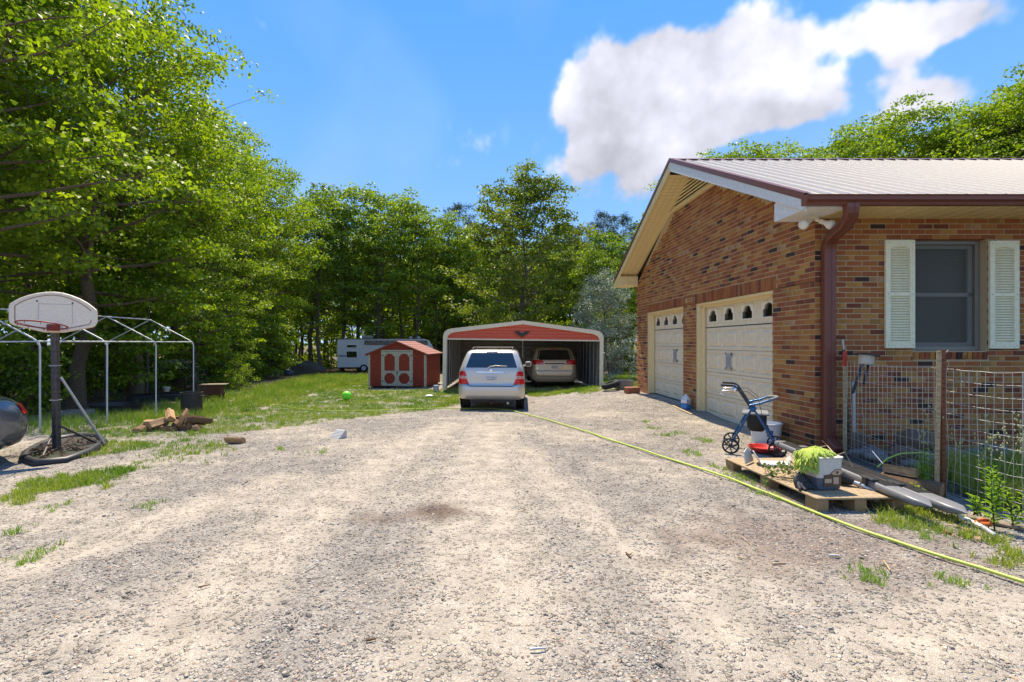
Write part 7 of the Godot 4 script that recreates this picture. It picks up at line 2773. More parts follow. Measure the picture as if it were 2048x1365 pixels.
# ------------------------------------------------------------------ small things on the ground
func make_small_things() -> void:
	# garden hose
	var hp := []
	var o := on_ground(1020, 822)
	var path := [[585, 812], [575, 817], [552, 816], [540, 813], [556, 811], [600, 820], [660, 824], [720, 824], [800, 821], [870, 819], [930, 819], [985, 819], [1022, 823], [1060, 833], [1130, 853], [1200, 876], [1280, 902], [1350, 926], [1450, 958], [1560, 1002], [1620, 1027], [1700, 1057], [1780, 1085], [1860, 1113], [1960, 1144], [2080, 1182], [2300, 1255]]
	var cv := Curve3D.new()
	for q in path:
		var g := on_ground(q[0], q[1])
		cv.add_point(g + Vector3(0, 0.018, 0) - o)
	for i in range(1, path.size() - 1):
		var t: Vector3 = (cv.get_point_position(i + 1) - cv.get_point_position(i - 1)) * 0.16
		cv.set_point_in(i, -t)
		cv.set_point_out(i, t)
	var ln := cv.get_baked_length()
	var rng := RandomNumberGenerator.new()
	rng.seed = 19
	var t := 0.0
	while t < ln:
		var q := cv.sample_baked(t, true) + o
		q.y = gh(q.x, -q.z) + 0.022
		q += Vector3(fn2.get_noise_1d(t * 0.5), 0, fn2.get_noise_1d(t * 0.5 + 40.0)) * 0.02
		hp.append(q - o)
		t += 0.12
	var hb := MB.new()
	hb.tube(hp, 0.0115, 8)
	var hose := thing("garden_hose", "long lime green garden hose running across the gravel drive", "hose", o)
	part(hose, "tube", hb, M.hose)
	var nz := MB.new()
	nz.tube([hp[0], hp[0] + (hp[0] - hp[1]).normalized() * 0.14], [0.016, 0.012], 8)
	part(hose, "nozzle", nz, M.tape)
	# white drinking-straw shaped pipe, rods and sticks on the gravel
	var items := [[[610, 1143], [638, 1128], 0.004, "chock", "white bent plastic stick lying on the drive", "bent_stick"], [[1060, 1305], [1092, 1303], 0.006, "galvanised", "short grey metal rod lying on the drive", "metal_rod"], [[732, 1288], [752, 1284], 0.006, "log_bark", "dark stubby twig lying on the drive", "twig"], [[1475, 1118], [1498, 1125], 0.004, "stake_wood", "tan splinter of wood lying on the brown grit", "wood_splinter"], [[1545, 1133], [1570, 1131], 0.006, "stake_wood", "thick tan splinter of wood lying on the brown grit", "wood_splinter"], [[1658, 1116], [1680, 1117], 0.008, "off_white", "white chip of wood lying on the brown grit", "wood_splinter"], [[1768, 1128], [1781, 1147], 0.007, "stake_wood", "pale slanting splinter of wood near the hose", "wood_splinter"], [[1165, 1112], [1182, 1107], 0.004, "twig", "thin dry twig lying across the drive", "twig"], [[1036, 1023], [1052, 1017], 0.004, "twig", "thin dry straw lying near the damp patch", "twig"], [[1252, 1110], [1262, 1120], 0.006, "log_bark", "forked brown twig lying on the drive", "twig"], [[1480, 1075], [1500, 1092], 0.004, "twig", "slender twig lying on the bark grit", "twig"], [[395, 1180], [420, 1174], 0.004, "log_bark", "brown curled leaf stalk lying on the drive", "twig"]]
	for q in items:
		var a := on_ground(q[0][0], q[0][1])
		var b := on_ground(q[1][0], q[1][1])
		var mb := MB.new()
		var r: float = q[2]
		var mid := (b - a) * 0.5 + Vector3(0, 0.003, 0.004)
		mb.tube([Vector3(0, r, 0), mid + Vector3(0, r, 0), b - a + Vector3(0, r, 0)], [r, r * 0.95, r * 0.7], 6)
		if q[5] == "bent_stick":
			mb.tube([b - a + Vector3(0, r, 0), b - a + Vector3(-0.02, r, 0.0) + Vector3(-0.015, 0, -0.02)], r, 6)
		if q[4].begins_with("forked"):
			mb.tube([mid + Vector3(0, r, 0), mid + Vector3(0.03, r, -0.02)], [r * 0.8, r * 0.4], 5)
		solid(q[5], mb, M[q[3]], q[4], "stick", a + Vector3(0, 0.008, 0))
	# white pipes and an orange flip-flop shaped float at the fence foot
	var pa := on_ground(1932, 1046)
	var pb := on_ground(1992, 1078)
	var pp := MB.new()
	pp.tube([Vector3(0, 0.03, 0), (pb - pa) * 0.6 + Vector3(0, 0.035, 0)], 0.016, 10)
	var pv := thing("white_pipe", "bent white plastic pipe with a blue end lying by the fence", "pipe", pa)
	part(pv, "pipe", pp, M.white_plastic)
	var pq := MB.new()
	pq.tube([(pb - pa) * 0.6 + Vector3(0, 0.035, 0), (pb - pa) + Vector3(0, 0.02, 0)], 0.0165, 10)
	part(pv, "blue_end", pq, M.tarp)
	var pe := MB.new()
	pe.tube([Vector3(0, 0.03, 0), Vector3(-0.05, 0.035, 0.03), Vector3(-0.03, 0.07, -0.05)], 0.015, 10)
	part(pv, "elbow", pe, M.white_plastic)
	var pl := MB.new()
	var la := on_ground(1945, 1040)
	var lb := on_ground(2090, 1072)
	pl.span(Vector3(0, 0.02, 0), lb - la + Vector3(0, 0.02, 0), 0.09, 0.022, 0.004)
	solid("grey_board", pl, M.old_timber, "weathered grey board lying along the fence foot", "board", la)
	var of := MB.new()
	of.ball(Vector3(0, 0.022, 0), Vector3(0.06, 0.022, 0.042), 18, 10, 0.25, 7)
	of.tube([Vector3(-0.05, 0.045, 0), Vector3(0.0, 0.055, 0.01), Vector3(0.04, 0.045, 0)], 0.008, 6)
	solid("orange_disc", of, M.orange_plastic, "flattened orange plastic lump by the white pipe", "plastic lump", on_ground(1968, 1058) + Vector3(0, 0.02, 0))
	# dead leaves by the board ends
	for q in [[1938, 1068], [1905, 1072], [1922, 1060], [1945, 1084], [1880, 1066], [1560, 975], [225, 905]]:
		var lfm := MB.new()
		leaf_face(lfm, Vector3.ZERO, Vector3(0.3, 1, 0.3).normalized(), q[0] * 0.37, 0.06)
		leaf_face(lfm, Vector3(0.01, 0.006, 0.01), Vector3(-0.4, 1, 0.2).normalized(), q[0] * 0.71, 0.045)
		solid("dead_leaf", lfm, M.dead_leaf, "curled brown dead leaf lying on the gravel", "leaf", on_ground(q[0], q[1]) + Vector3(0, 0.015, 0), 0.0, "dead leaves on the gravel")
	# right of the carport: pots, crate, pen
	var tpos := on_ground(1222, 781)
	var tyre := MB.new()
	tyre.lathe([Vector2(0.2, 0.0), Vector2(0.3, 0.0), Vector2(0.34, 0.05), Vector2(0.34, 0.15), Vector2(0.3, 0.2), Vector2(0.2, 0.2), Vector2(0.19, 0.1), Vector2(0.2, 0.0)], Transform3D(Basis(Vector3(0, 0, 1), 0.3).scaled(Vector3.ONE * 0.72), Vector3(0, 0.08, 0)), 24, true)
	solid("old_tyre", tyre, M.rubber, "old black tyre lying at the foot of the carport post", "tyre", tpos)
	var cr := thing("plastic_crate", "low grey crate among weeds between the carport and the garage", "crate", on_ground(1248, 779), 0.3)
	var cb := MB.new()
	for q in [[0, 0.14, 0.16, 0.42, 0.24, 0.02], [0, 0.14, -0.16, 0.42, 0.24, 0.02], [0.2, 0.14, 0, 0.02, 0.24, 0.3], [-0.2, 0.14, 0, 0.02, 0.24, 0.3], [0, 0.03, 0, 0.4, 0.02, 0.3]]:
		cb.box(Vector3(q[0], q[1], q[2]), Vector3(q[3], q[4], q[5]), Basis.IDENTITY, 0.004)
	part(cr, "box", cb, M.grey_plastic)
	var pk := MB.new()
	pk.box(Vector3(0, 0.08, 0), Vector3(0.36, 0.16, 0.2), Basis.IDENTITY, 0.015)
	solid("clay_planter", pk, M.clay, "small brown clay planter near the far garage corner", "planter", on_ground(1264, 787), 0.2)
	var sp := MB.new()
	sp.ball(Vector3(0, 0.16, 0), Vector3(0.16, 0.17, 0.16), 14, 10, 0.6, 9)
	solid("straw_plant", sp, M.stake_wood, "dry straw-coloured plant in the yard before the wire pen", "plant", ground_at(8.4, 33.0))
	var pen := thing("animal_pen", "timber and wire animal pen with a sagging grey tarp roof", "pen", ground_at(9.35, 36.5))
	for q in [[-0.75, 0], [0.15, 0], [1.1, 0], [-0.75, -1.4], [0.15, -1.4], [1.1, -1.4]]:
		var po := MB.new()
		po.box(Vector3(q[0], 0.75, q[1]), Vector3(0.09, 1.5, 0.09), Basis.IDENTITY, 0.006)
		part(pen, "post", po, M.old_timber)
	for q in [[-0.3, 1.42, 0.0, 0.82], [-0.3, 0.8, 0.0, 0.82], [0.62, 1.3, 0.0, 0.86]]:
		var ra := MB.new()
		ra.box(Vector3(q[0], q[1], q[2]), Vector3(q[3], 0.07, 0.05), Basis.IDENTITY, 0.006)
		part(pen, "rail", ra, M.old_timber)
	var dark := MB.new()
	dark.box(Vector3(0.17, 0.7, -1.42), Vector3(1.9, 1.4, 0.03))
	dark.box(Vector3(-0.3, 0.7, -0.05), Vector3(0.8, 1.35, 0.02))
	part(pen, "panel", dark, M.old_timber)
	var tarp := MB.new()
	var rows := []
	for i in 9:
		var row := []
		for j in 7:
			var x := lerpf(-0.95, 1.3, i / 8.0)
			var z := lerpf(0.15, -1.6, j / 6.0)
			row.append(Vector3(x, 1.62 - 0.1 * sin(j / 6.0 * PI) - 0.16 * sstep(0.2, 0.8, x) + 0.05 * sin(i * 2.1 + j * 1.3), z))
		rows.append(row)
	tarp.grid(rows, false, Vector3.ZERO, Vector3.UP)
	part(pen, "tarp", tarp, M.tarp)
	# carton by the shed corner, litter on the lawn
	var ca := MB.new()
	ca.box(Vector3(0, 0.14, 0), Vector3(0.2, 0.28, 0.16), Basis.IDENTITY, 0.01)
	solid("white_carton", ca, M.tarp, "pale carton standing at the carport post by the shed", "carton", Vector3(-1.72, gh(-1.7, 19.8), -19.8), 0.3)
	var ra2 := MB.new()
	ra2.ball(Vector3(0, 0.04, 0), Vector3(0.16, 0.05, 0.08), 12, 8, 0.5, 4)
	solid("white_rag", ra2, M.white_plastic, "crumpled white rag lying on the lawn by the shed", "rag", on_ground(858, 795))

# ------------------------------------------------------------------ trees
class Leaves:
	var v := PackedVector3Array()
	var n := PackedVector3Array()
	var c := PackedColorArray()
	var ix := PackedInt32Array()
	func add(p: Vector3, nrm: Vector3, d: Vector3, s: float, wide: float, col: Color) -> void:
		var e := nrm.cross(d)
		var k := v.size()
		v.append(p)
		v.append(p + d * (s * 0.45) + e * (s * wide) + nrm * (s * 0.1))
		v.append(p + d * s - nrm * (s * 0.12))
		v.append(p + d * (s * 0.45) - e * (s * wide) + nrm * (s * 0.1))
		for i in 4:
			n.append(nrm)
			c.append(col)
		ix.append_array([k, k + 1, k + 2, k, k + 2, k + 3])
	func mesh() -> ArrayMesh:
		var a := []
		a.resize(Mesh.ARRAY_MAX)
		a[Mesh.ARRAY_VERTEX] = v
		a[Mesh.ARRAY_NORMAL] = n
		a[Mesh.ARRAY_COLOR] = c
		a[Mesh.ARRAY_INDEX] = ix
		var am := ArrayMesh.new()
		am.add_surface_from_arrays(Mesh.PRIMITIVE_TRIANGLES, a)
		return am

# o: seed, H, base, R, limbs, clusters per metre, leaves per cluster, leaf, wide, spread, flat, trunk, colours a b, rise
func grow(o: Dictionary) -> Array:
	var rng := RandomNumberGenerator.new()
	rng.seed = o.seed
	var H: float = o.H
	var wood := MB.new()
	var lv := Leaves.new()
	var pts := []
	var rad := []
	var p := Vector3(0, -0.3, 0)
	var n := 9
	var drift := Vector3.ZERO
	for i in n + 1:
		var t := float(i) / n
		pts.append(Vector3(drift.x, -0.3 + (H * 0.96 + 0.3) * t, drift.z))
		rad.append(maxf(0.02, o.trunk * (pow(1.0 - t, 0.85) + (0.35 if i == 0 else 0.0))))
		drift += Vector3(rng.randfn(), 0, rng.randfn()) * o.get("lean", 0.012) * H
	wood.tube(pts, rad, 9, false)
	var at_t := func(t: float) -> Vector3:
		var f := clampf(t, 0.0, 0.999) * n
		var i := int(f)
		return (pts[i] as Vector3).lerp(pts[i + 1], f - i)
	var az := rng.randf() * TAU
	var ca: Color = o.ca
	var cb: Color = o.cb
	for k in o.limbs:
		var s := pow((k + rng.randf()) / float(o.limbs), o.get("bias", 0.9))
		var t: float = lerpf(o.base, 0.985, s)
		az += 2.4 + rng.randfn() * 0.35
		var prof: float = minf(1.0, 0.62 + s * 1.6) * pow(maxf(0.0, 1.0 - pow(s, 2.4)), 0.55) + 0.12
		var ln: float = o.R * prof * rng.randf_range(0.72, 1.15)
		var elev: float = lerpf(o.get("low", 0.08), o.get("high", 1.0), s) + rng.randfn() * 0.12
		var q: Vector3 = at_t.call(t)
		var dir := Vector3(cos(az) * cos(elev), sin(elev), sin(az) * cos(elev))
		var lp := [q]
		var seg := 5
		for i in seg:
			var bend := Vector3(rng.randfn(), 0.3 + rng.randfn() * 0.6, rng.randfn()) * 0.14
			dir = (dir + bend * o.get("curl", 1.0)).normalized()
			lp.append(lp[i] + dir * ln / seg)
		var r0: float = maxf(0.014, o.trunk * pow(1.0 - t, 0.85) * 0.42 * clampf(ln / 3.0, 0.4, 1.0))
		wood.tube(lp, [r0, r0 * 0.85, r0 * 0.68, r0 * 0.5, r0 * 0.33, r0 * 0.15], 6, false)
		var nc := int(maxf(2.0, ln * o.per))
		for i in nc:
			var f := lerpf(o.get("inner", 0.3), 1.03, sqrt((i + rng.randf()) / nc))
			var fi := clampf(f, 0.0, 0.999) * seg
			var ii := int(fi)
			var b: Vector3 = (lp[ii] as Vector3).lerp(lp[ii + 1], fi - ii)
			var side := dir.cross(Vector3.UP).normalized()
			var wd := ln * 0.30 * (1.1 - 0.5 * f) + 0.25
			var ct := b + side * rng.randfn() * wd * 0.7 + Vector3(rng.randfn() * 0.2, rng.randfn() * 0.22 + 0.1, rng.randfn() * 0.2)
			wood.tube([b, (b + ct) * 0.5 + Vector3(0, 0.06, 0), ct], [0.012, 0.008, 0.004], 4, false)
			var rx: float = o.spread * rng.randf_range(0.65, 1.3)
			var ry: float = rx * o.flat
			var tint := rng.randf()   # sprays differ at random, wherever they hang
			for j in int(o.leaves * rx * rx / (o.spread * o.spread)):
				var u := Vector3(rng.randfn(), rng.randfn(), rng.randfn()) * 0.48
				if u.length() > 1.2:
					continue
				var pos := ct + Vector3(u.x * rx, u.y * ry - 0.12 * (u.x * u.x + u.z * u.z) * rx, u.z * rx)
				var nm := (Vector3(u.x * 0.5, o.get("up", 0.5), u.z * 0.5) + Vector3(rng.randfn(), rng.randfn(), rng.randfn()) * 0.6).normalized()
				var dd := Vector3(u.x + rng.randfn() * 0.7, -0.25, u.z + rng.randfn() * 0.7)
				dd = (dd - nm * dd.dot(nm)).normalized()
				var colr := ca.lerp(cb, pow(clampf(tint * 0.55 + rng.randf() * 0.45, 0.0, 1.0), 1.15))
				lv.add(pos, nm, dd, o.leaf * rng.randf_range(0.65, 1.25), o.wide, colr)
	return [wood.mesh(), lv.mesh(), lv.v.size() / 4]

func tree_kind(called: String, label: String, category: String, group: String, o: Dictionary, leafmat: Material, bark: Material) -> Node3D:
	var g := grow(o)
	var t := Node3D.new()
	t.name = called
	t.set_meta("label", label)
	t.set_meta("category", category)
	t.set_meta("group", group)
	part(t, "trunk", g[0], bark)
	part(t, "crown", g[1], leafmat)
	return t

func plant(proto: Node3D, x: float, d: float, turn: float, k: float, label := "", group := "") -> Node3D:
	var r: Node3D = proto.duplicate()
	r.name = numbered(proto.name)
	add_child(r)
	r.position = ground_at(x, d)
	r.rotation.y = turn
	r.scale = Vector3.ONE * k
	if label != "":
		r.set_meta("label", label)
		r.remove_meta("group")
	if group != "":
		r.set_meta("group", group)
	return r

func make_woods() -> void:
	var green_a := Color(0.10, 0.19, 0.022)
	var green_b := Color(0.44, 0.56, 0.045)
	var wood_a := Color(0.085, 0.16, 0.03)
	var wood_b := Color(0.30, 0.41, 0.055)
	var n0 := tree_kind("leafy_tree", "tall bright green broadleaf tree with layered sprays at the wood's edge", "tree", "bright trees along the wood's edge", {seed = 1, H = 15.0, base = 0.29, R = 4.6, limbs = 62, per = 2.3, leaves = 52, leaf = 0.155, wide = 0.40, spread = 0.62, flat = 0.36, trunk = 0.27, ca = green_a, cb = green_b}, M.leaf, M.bark)
	var n1 := tree_kind("leafy_tree", "tall bright green broadleaf tree with layered sprays at the wood's edge", "tree", "bright trees along the wood's edge", {seed = 2, H = 14.0, base = 0.22, R = 4.2, limbs = 58, per = 2.2, leaves = 58, leaf = 0.135, wide = 0.40, spread = 0.60, flat = 0.34, trunk = 0.22, ca = green_a, cb = green_b, low = -0.02}, M.leaf, M.bark)
	var m0 := tree_kind("woodland_tree", "mid green woodland tree with a long dark trunk in the woods", "tree", "woodland trees", {seed = 3, H = 15.5, base = 0.32, R = 3.6, limbs = 44, per = 1.9, leaves = 34, leaf = 0.225, wide = 0.42, spread = 0.70, flat = 0.42, trunk = 0.21, ca = wood_a, cb = wood_b}, M.leaf, M.bark_grey)
	var m1 := tree_kind("woodland_tree", "mid green woodland tree with a long dark trunk in the woods", "tree", "woodland trees", {seed = 4, H = 16.0, base = 0.36, R = 3.2, limbs = 38, per = 1.9, leaves = 34, leaf = 0.21, wide = 0.42, spread = 0.66, flat = 0.45, trunk = 0.18, ca = wood_a, cb = green_b}, M.leaf, M.bark_grey)
	var m2 := tree_kind("woodland_tree", "mid green woodland tree with a long dark trunk in the woods", "tree", "woodland trees", {seed = 14, H = 14.0, base = 0.24, R = 3.4, limbs = 44, per = 1.9, leaves = 34, leaf = 0.21, wide = 0.42, spread = 0.66, flat = 0.42, trunk = 0.17, ca = wood_a, cb = green_b}, M.leaf, M.bark_grey)
	var pine := tree_kind("pine_tree", "dark loose-crowned pine rising above the far trees", "tree", "pines behind the carport", {seed = 5, H = 17.0, base = 0.5, R = 2.5, limbs = 30, per = 2.2, leaves = 75, leaf = 0.26, wide = 0.07, spread = 0.42, flat = 0.75, trunk = 0.18, ca = Color(0.05, 0.09, 0.04), cb = Color(0.11, 0.16, 0.06), up = 0.6, low = 0.1, high = 0.9}, M.needle, M.bark_grey)
	var silver := tree_kind("silver_tree", "small silvery grey-green tree beside the carport roof", "tree", "", {seed = 6, H = 5.9, base = 0.08, R = 1.9, limbs = 52, per = 4.0, leaves = 60, leaf = 0.12, wide = 0.2, spread = 0.36, flat = 0.7, trunk = 0.09, ca = Color(0.20, 0.25, 0.17), cb = Color(0.46, 0.50, 0.40), up = 0.4, high = 1.1}, M.leaf_pale, M.bark_grey)
	var oak := tree_kind("spreading_tree", "broad spreading green tree standing alone behind the carport", "tree", "", {seed = 17, H = 14.6, base = 0.12, R = 5.4, limbs = 70, per = 2.2, leaves = 44, leaf = 0.20, wide = 0.42, spread = 0.62, flat = 0.42, trunk = 0.22, ca = Color(0.08, 0.13, 0.022), cb = Color(0.30, 0.36, 0.055)}, M.leaf, M.bark_grey)
	var sh0 := tree_kind("woodland_shrub", "leafy green shrub under the trees", "shrub", "shrubs under the trees", {seed = 8, H = 3.4, base = 0.06, R = 1.7, limbs = 26, per = 3.0, leaves = 46, leaf = 0.16, wide = 0.40, spread = 0.42, flat = 0.5, trunk = 0.04, ca = wood_a, cb = green_b}, M.leaf, M.bark_grey)
	var sh1 := tree_kind("woodland_shrub", "leafy green shrub under the trees", "shrub", "shrubs under the trees", {seed = 9, H = 1.7, base = 0.05, R = 1.1, limbs = 20, per = 4.0, leaves = 40, leaf = 0.13, wide = 0.38, spread = 0.34, flat = 0.6, trunk = 0.025, ca = wood_a, cb = green_b}, M.leaf, M.bark_grey)
	var sap := tree_kind("sapling", "slender sapling with thin leaf sprays under the trees", "sapling", "saplings under the trees", {seed = 10, H = 6.5, base = 0.15, R = 1.8, limbs = 26, per = 2.4, leaves = 52, leaf = 0.155, wide = 0.40, spread = 0.48, flat = 0.32, trunk = 0.05, ca = green_a, cb = green_b, low = 0.2}, M.leaf, M.bark_grey)
	var rng := RandomNumberGenerator.new()
	rng.seed = 555
	# edge of the left wood
	for q in [[-12.6, 12.2, 0.98, 0], [-13.1, 16.2, 1.06, 1], [-16.2, 14.0, 1.1, 0], [-13.9, 20.2, 0.98, 0], [-14.6, 24.0, 0.97, 1], [-15.6, 28.5, 0.98, 0], [-16.0, 33.0, 1.02, 1], [-16.2, 37.5, 1.04, 0], [-10.9, 9.4, 0.9, 1], [-14.0, 9.0, 1.05, 1], [-12.6, 22.4, 0.62, 1]]:
		plant(n0 if q[3] == 0 else n1, q[0], q[1], rng.randf() * TAU, q[2], "tall bright tree whose thick brown trunk stands behind the pipe frame" if q[1] == 16.2 else "")
	# deeper rows
	for i in 6:
		for j in 8:
			var x := -18.5 - i * 4.6 + rng.randfn() * 0.9
			var d := 9.0 + j * 5.0 + i * 1.2 + rng.randfn() * 0.9
			if x < -0.959 * d - 6.0:
				continue
			plant([m0, m1, m2][rng.randi() % 3], x, d, rng.randf() * TAU, rng.randf_range(0.85, 1.05))
	# back of the clearing
	for q in [[-13.6, 43.0, 1.06], [-11.2, 46.5, 1.08], [-8.7, 44.5, 0.98], [-6.6, 49.0, 1.04], [-4.3, 46.5, 0.94], [-2.2, 50.0, 0.93], [-0.2, 47.5, 0.88], [2.0, 52.0, 0.95], [5.2, 49.0, 0.86], [8.0, 52.0, 0.84], [10.4, 48.0, 0.82], [13.2, 50.0, 0.88], [16.5, 47.0, 0.95], [11.8, 42.0, 0.70], [15.2, 40.0, 0.86], [18.0, 43.0, 0.98], [-15.5, 46.0, 1.1], [-9.9, 49.5, 1.1], [-7.6, 46.8, 1.02], [-5.4, 45.0, 0.9], [-3.2, 48.2, 0.95], [-12.4, 45.0, 0.95]]:
		plant([m0, m2, m1][rng.randi() % 3], q[0], q[1], rng.randf() * TAU, q[2], "mid green tree standing at the back of the clearing beyond the camper and carport", "trees at the back of the clearing")
	for i in 22:
		for j in 3:
			var x := -27.0 + i * 2.9 + rng.randfn() * 0.9
			plant([m0, m1, m2][rng.randi() % 3], x, 55.0 + j * 5.0 + rng.randfn() * 1.2, rng.randf() * TAU, rng.randf_range(0.84, 1.0))
	plant(oak, 2.7, 36.0, 0.6, 0.93, "broad spreading green tree standing alone behind the carport")
	plant(pine, -1.9, 57.0, 0.0, 1.1)
	plant(pine, 12.6, 53.0, 1.2, 0.98)
	plant(pine, 15.0, 54.0, 2.6, 0.99)
	plant(pine, 11.0, 55.0, 4.2, 0.93)
	plant(silver, 7.75, 30.0, 0.0, 1.0, "small silvery grey-green tree beside the carport roof")
	# behind the house
	for q in [[1405, 305, 44.0], [1475, 285, 43.0], [1550, 300, 44.0], [1630, 285, 40.0], [1700, 255, 36.0], [1765, 222, 33.0], [1860, 275, 36.0], [1930, 238, 31.0], [2000, 190, 29.0], [2060, 150, 27.0], [2150, 140, 27.0], [1925, 262, 38.0], [2060, 220, 33.0], [2140, 190, 31.0]]:
		var x: float = (q[0] - CX) / F * q[2]
		var hgt: float = EYE + (CY - q[1]) / F * q[2] - gh(x, q[2])
		var w := rng.randi() % 2
		plant([n0, n1][w], x, q[2], rng.randf() * TAU, hgt / ([15.0, 14.0][w] * 1.06), "bright green treetop rising behind the metal roof of the house", "trees behind the house")
	# undergrowth
	for k in 34:
		var d := 9.0 + 30.0 * pow(rng.randf(), 0.9)
		var x := -11.4 - rng.randf() * 5.0 - (d - 9.0) * 0.08
		plant([sh0, sh1, sap, sh1][rng.randi() % 4], x, d, rng.randf() * TAU, rng.randf_range(0.7, 1.15))
	for k in 36:
		var x := rng.randf_range(-20.0, 20.0)
		var d := rng.randf_range(44.0, 54.0)
		if x > -14.0 and x < -2.0 and d < 47.0:
			d += 4.0
		plant([sh0, sh1, sh0][rng.randi() % 3], x, d, rng.randf() * TAU, rng.randf_range(0.8, 1.4), "leafy shrub under the trees beyond the camper and carport", "shrubs at the back of the clearing")
	for q in [[482, 778, 0.55], [470, 783, 0.35]]:
		var g := on_ground(q[0], q[1])
		plant(sh1, g.x, -g.z, rng.randf() * TAU, q[2], ["bright young bush at the lawn edge beyond the barrel", "small bright sprout beside the young bush at the lawn edge"][0 if q[2] > 0.5 else 1])
	for t in [n0, n1, m0, m1, m2, pine, silver, oak, sh0, sh1, sap]:
		t.queue_free()
	# the far wood that closes the view: one mass
	var far := Leaves.new()
	for k in 26000:
		var a := rng.randf_range(-1.05, 1.15)
		var r := rng.randf_range(72.0, 88.0)
		var top := 13.0 + 3.0 * fn.get_noise_2d(a * 40.0, 3.0)
		var y := -1.5 + rng.randf() * top
		far.add(Vector3(sin(a) * r, y, -cos(a) * r), Vector3(rng.randfn(), 1.0 + rng.randfn(), 0.4 + rng.randfn()).normalized(), Vector3(rng.randfn(), rng.randfn(), rng.randfn()).normalized(), rng.randf_range(0.5, 1.1), 0.45, wood_a.lerp(green_b, rng.randf()))
	var fo := setting("far_woods", far.mesh(), M.leaf)
	fo.set_meta("kind", "stuff")
	fo.set_meta("label", "far mass of green woodland closing the view behind the trees")
	fo.set_meta("category", "woods")

# ------------------------------------------------------------------ grass and loose gravel
func multi(called: String, mesh: Mesh, mat2: Material, xf: Array, cols: Array, label: String, category: String) -> void:
	var mm := MultiMesh.new()
	mm.transform_format = MultiMesh.TRANSFORM_3D
	mm.use_colors = true
	mm.mesh = mesh
	mm.instance_count = xf.size()
	for i in xf.size():
		mm.set_instance_transform(i, xf[i])
		mm.set_instance_color(i, cols[i])
	var o := MultiMeshInstance3D.new()
	o.multimesh = mm
	o.material_override = mat2
	o.name = numbered(called)
	o.set_meta("kind", "stuff")
	o.set_meta("label", label)
	o.set_meta("category", category)
	add_child(o)

func tuft(sd: int, n: int, h: float, spread: float) -> ArrayMesh:
	var rng := RandomNumberGenerator.new()
	rng.seed = sd
	var m := MB.new()
	for i in n:
		var a := rng.randf() * TAU
		var p := Vector3(cos(a), 0, sin(a)) * rng.randf() * spread
		var lean := Vector3(rng.randfn(), 0, rng.randfn()) * 0.5
		var hh := h * rng.randf_range(0.5, 1.1)
		var w := Vector3(cos(a + 1.6), 0, sin(a + 1.6)) * 0.0035
		var mid := p + Vector3(0, hh * 0.6, 0) + lean * hh * 0.25
		var tip := p + Vector3(0, hh, 0) + lean * hh * 0.8
		var nn := Vector3(lean.x, 0.8, lean.z + 0.2).normalized()
		var k := rng.randf_range(0.75, 1.2)
		m.col = Color(k, k, k * rng.randf_range(0.6, 1.1))
		m.tri(p - w, p + w, mid + w * 0.7, nn)
		m.tri(p - w, mid + w * 0.7, mid - w * 0.7, nn)
		m.tri(mid - w * 0.7, mid + w * 0.7, tip, nn)
	return m.mesh()

func stone(sd: int) -> ArrayMesh:
	var rng := RandomNumberGenerator.new()
	rng.seed = sd
	var m := MB.new()
	m.ball(Vector3.ZERO, Vector3(1.0, rng.randf_range(0.32, 0.5), rng.randf_range(0.65, 0.95)), 6, 4, 0.0, sd)
	# knock the vertices about and facet it
	var key := {}
	for i in m.v.size():
		var q := m.v[i].snapped(Vector3.ONE * 0.001)
		if not key.has(q):
			key[q] = q * rng.randf_range(0.72, 1.2)
		m.v[i] = key[q]
	for i in range(0, m.v.size(), 3):
		var nn := (m.v[i + 1] - m.v[i]).cross(m.v[i + 2] - m.v[i])
		if nn.dot(m.v[i] + m.v[i + 1] + m.v[i + 2]) < 0:
			nn = -nn
		nn = nn.normalized() if nn.length() > 1e-9 else Vector3.UP
		for j in 3:
			m.n[i + j] = nn
	return m.mesh()

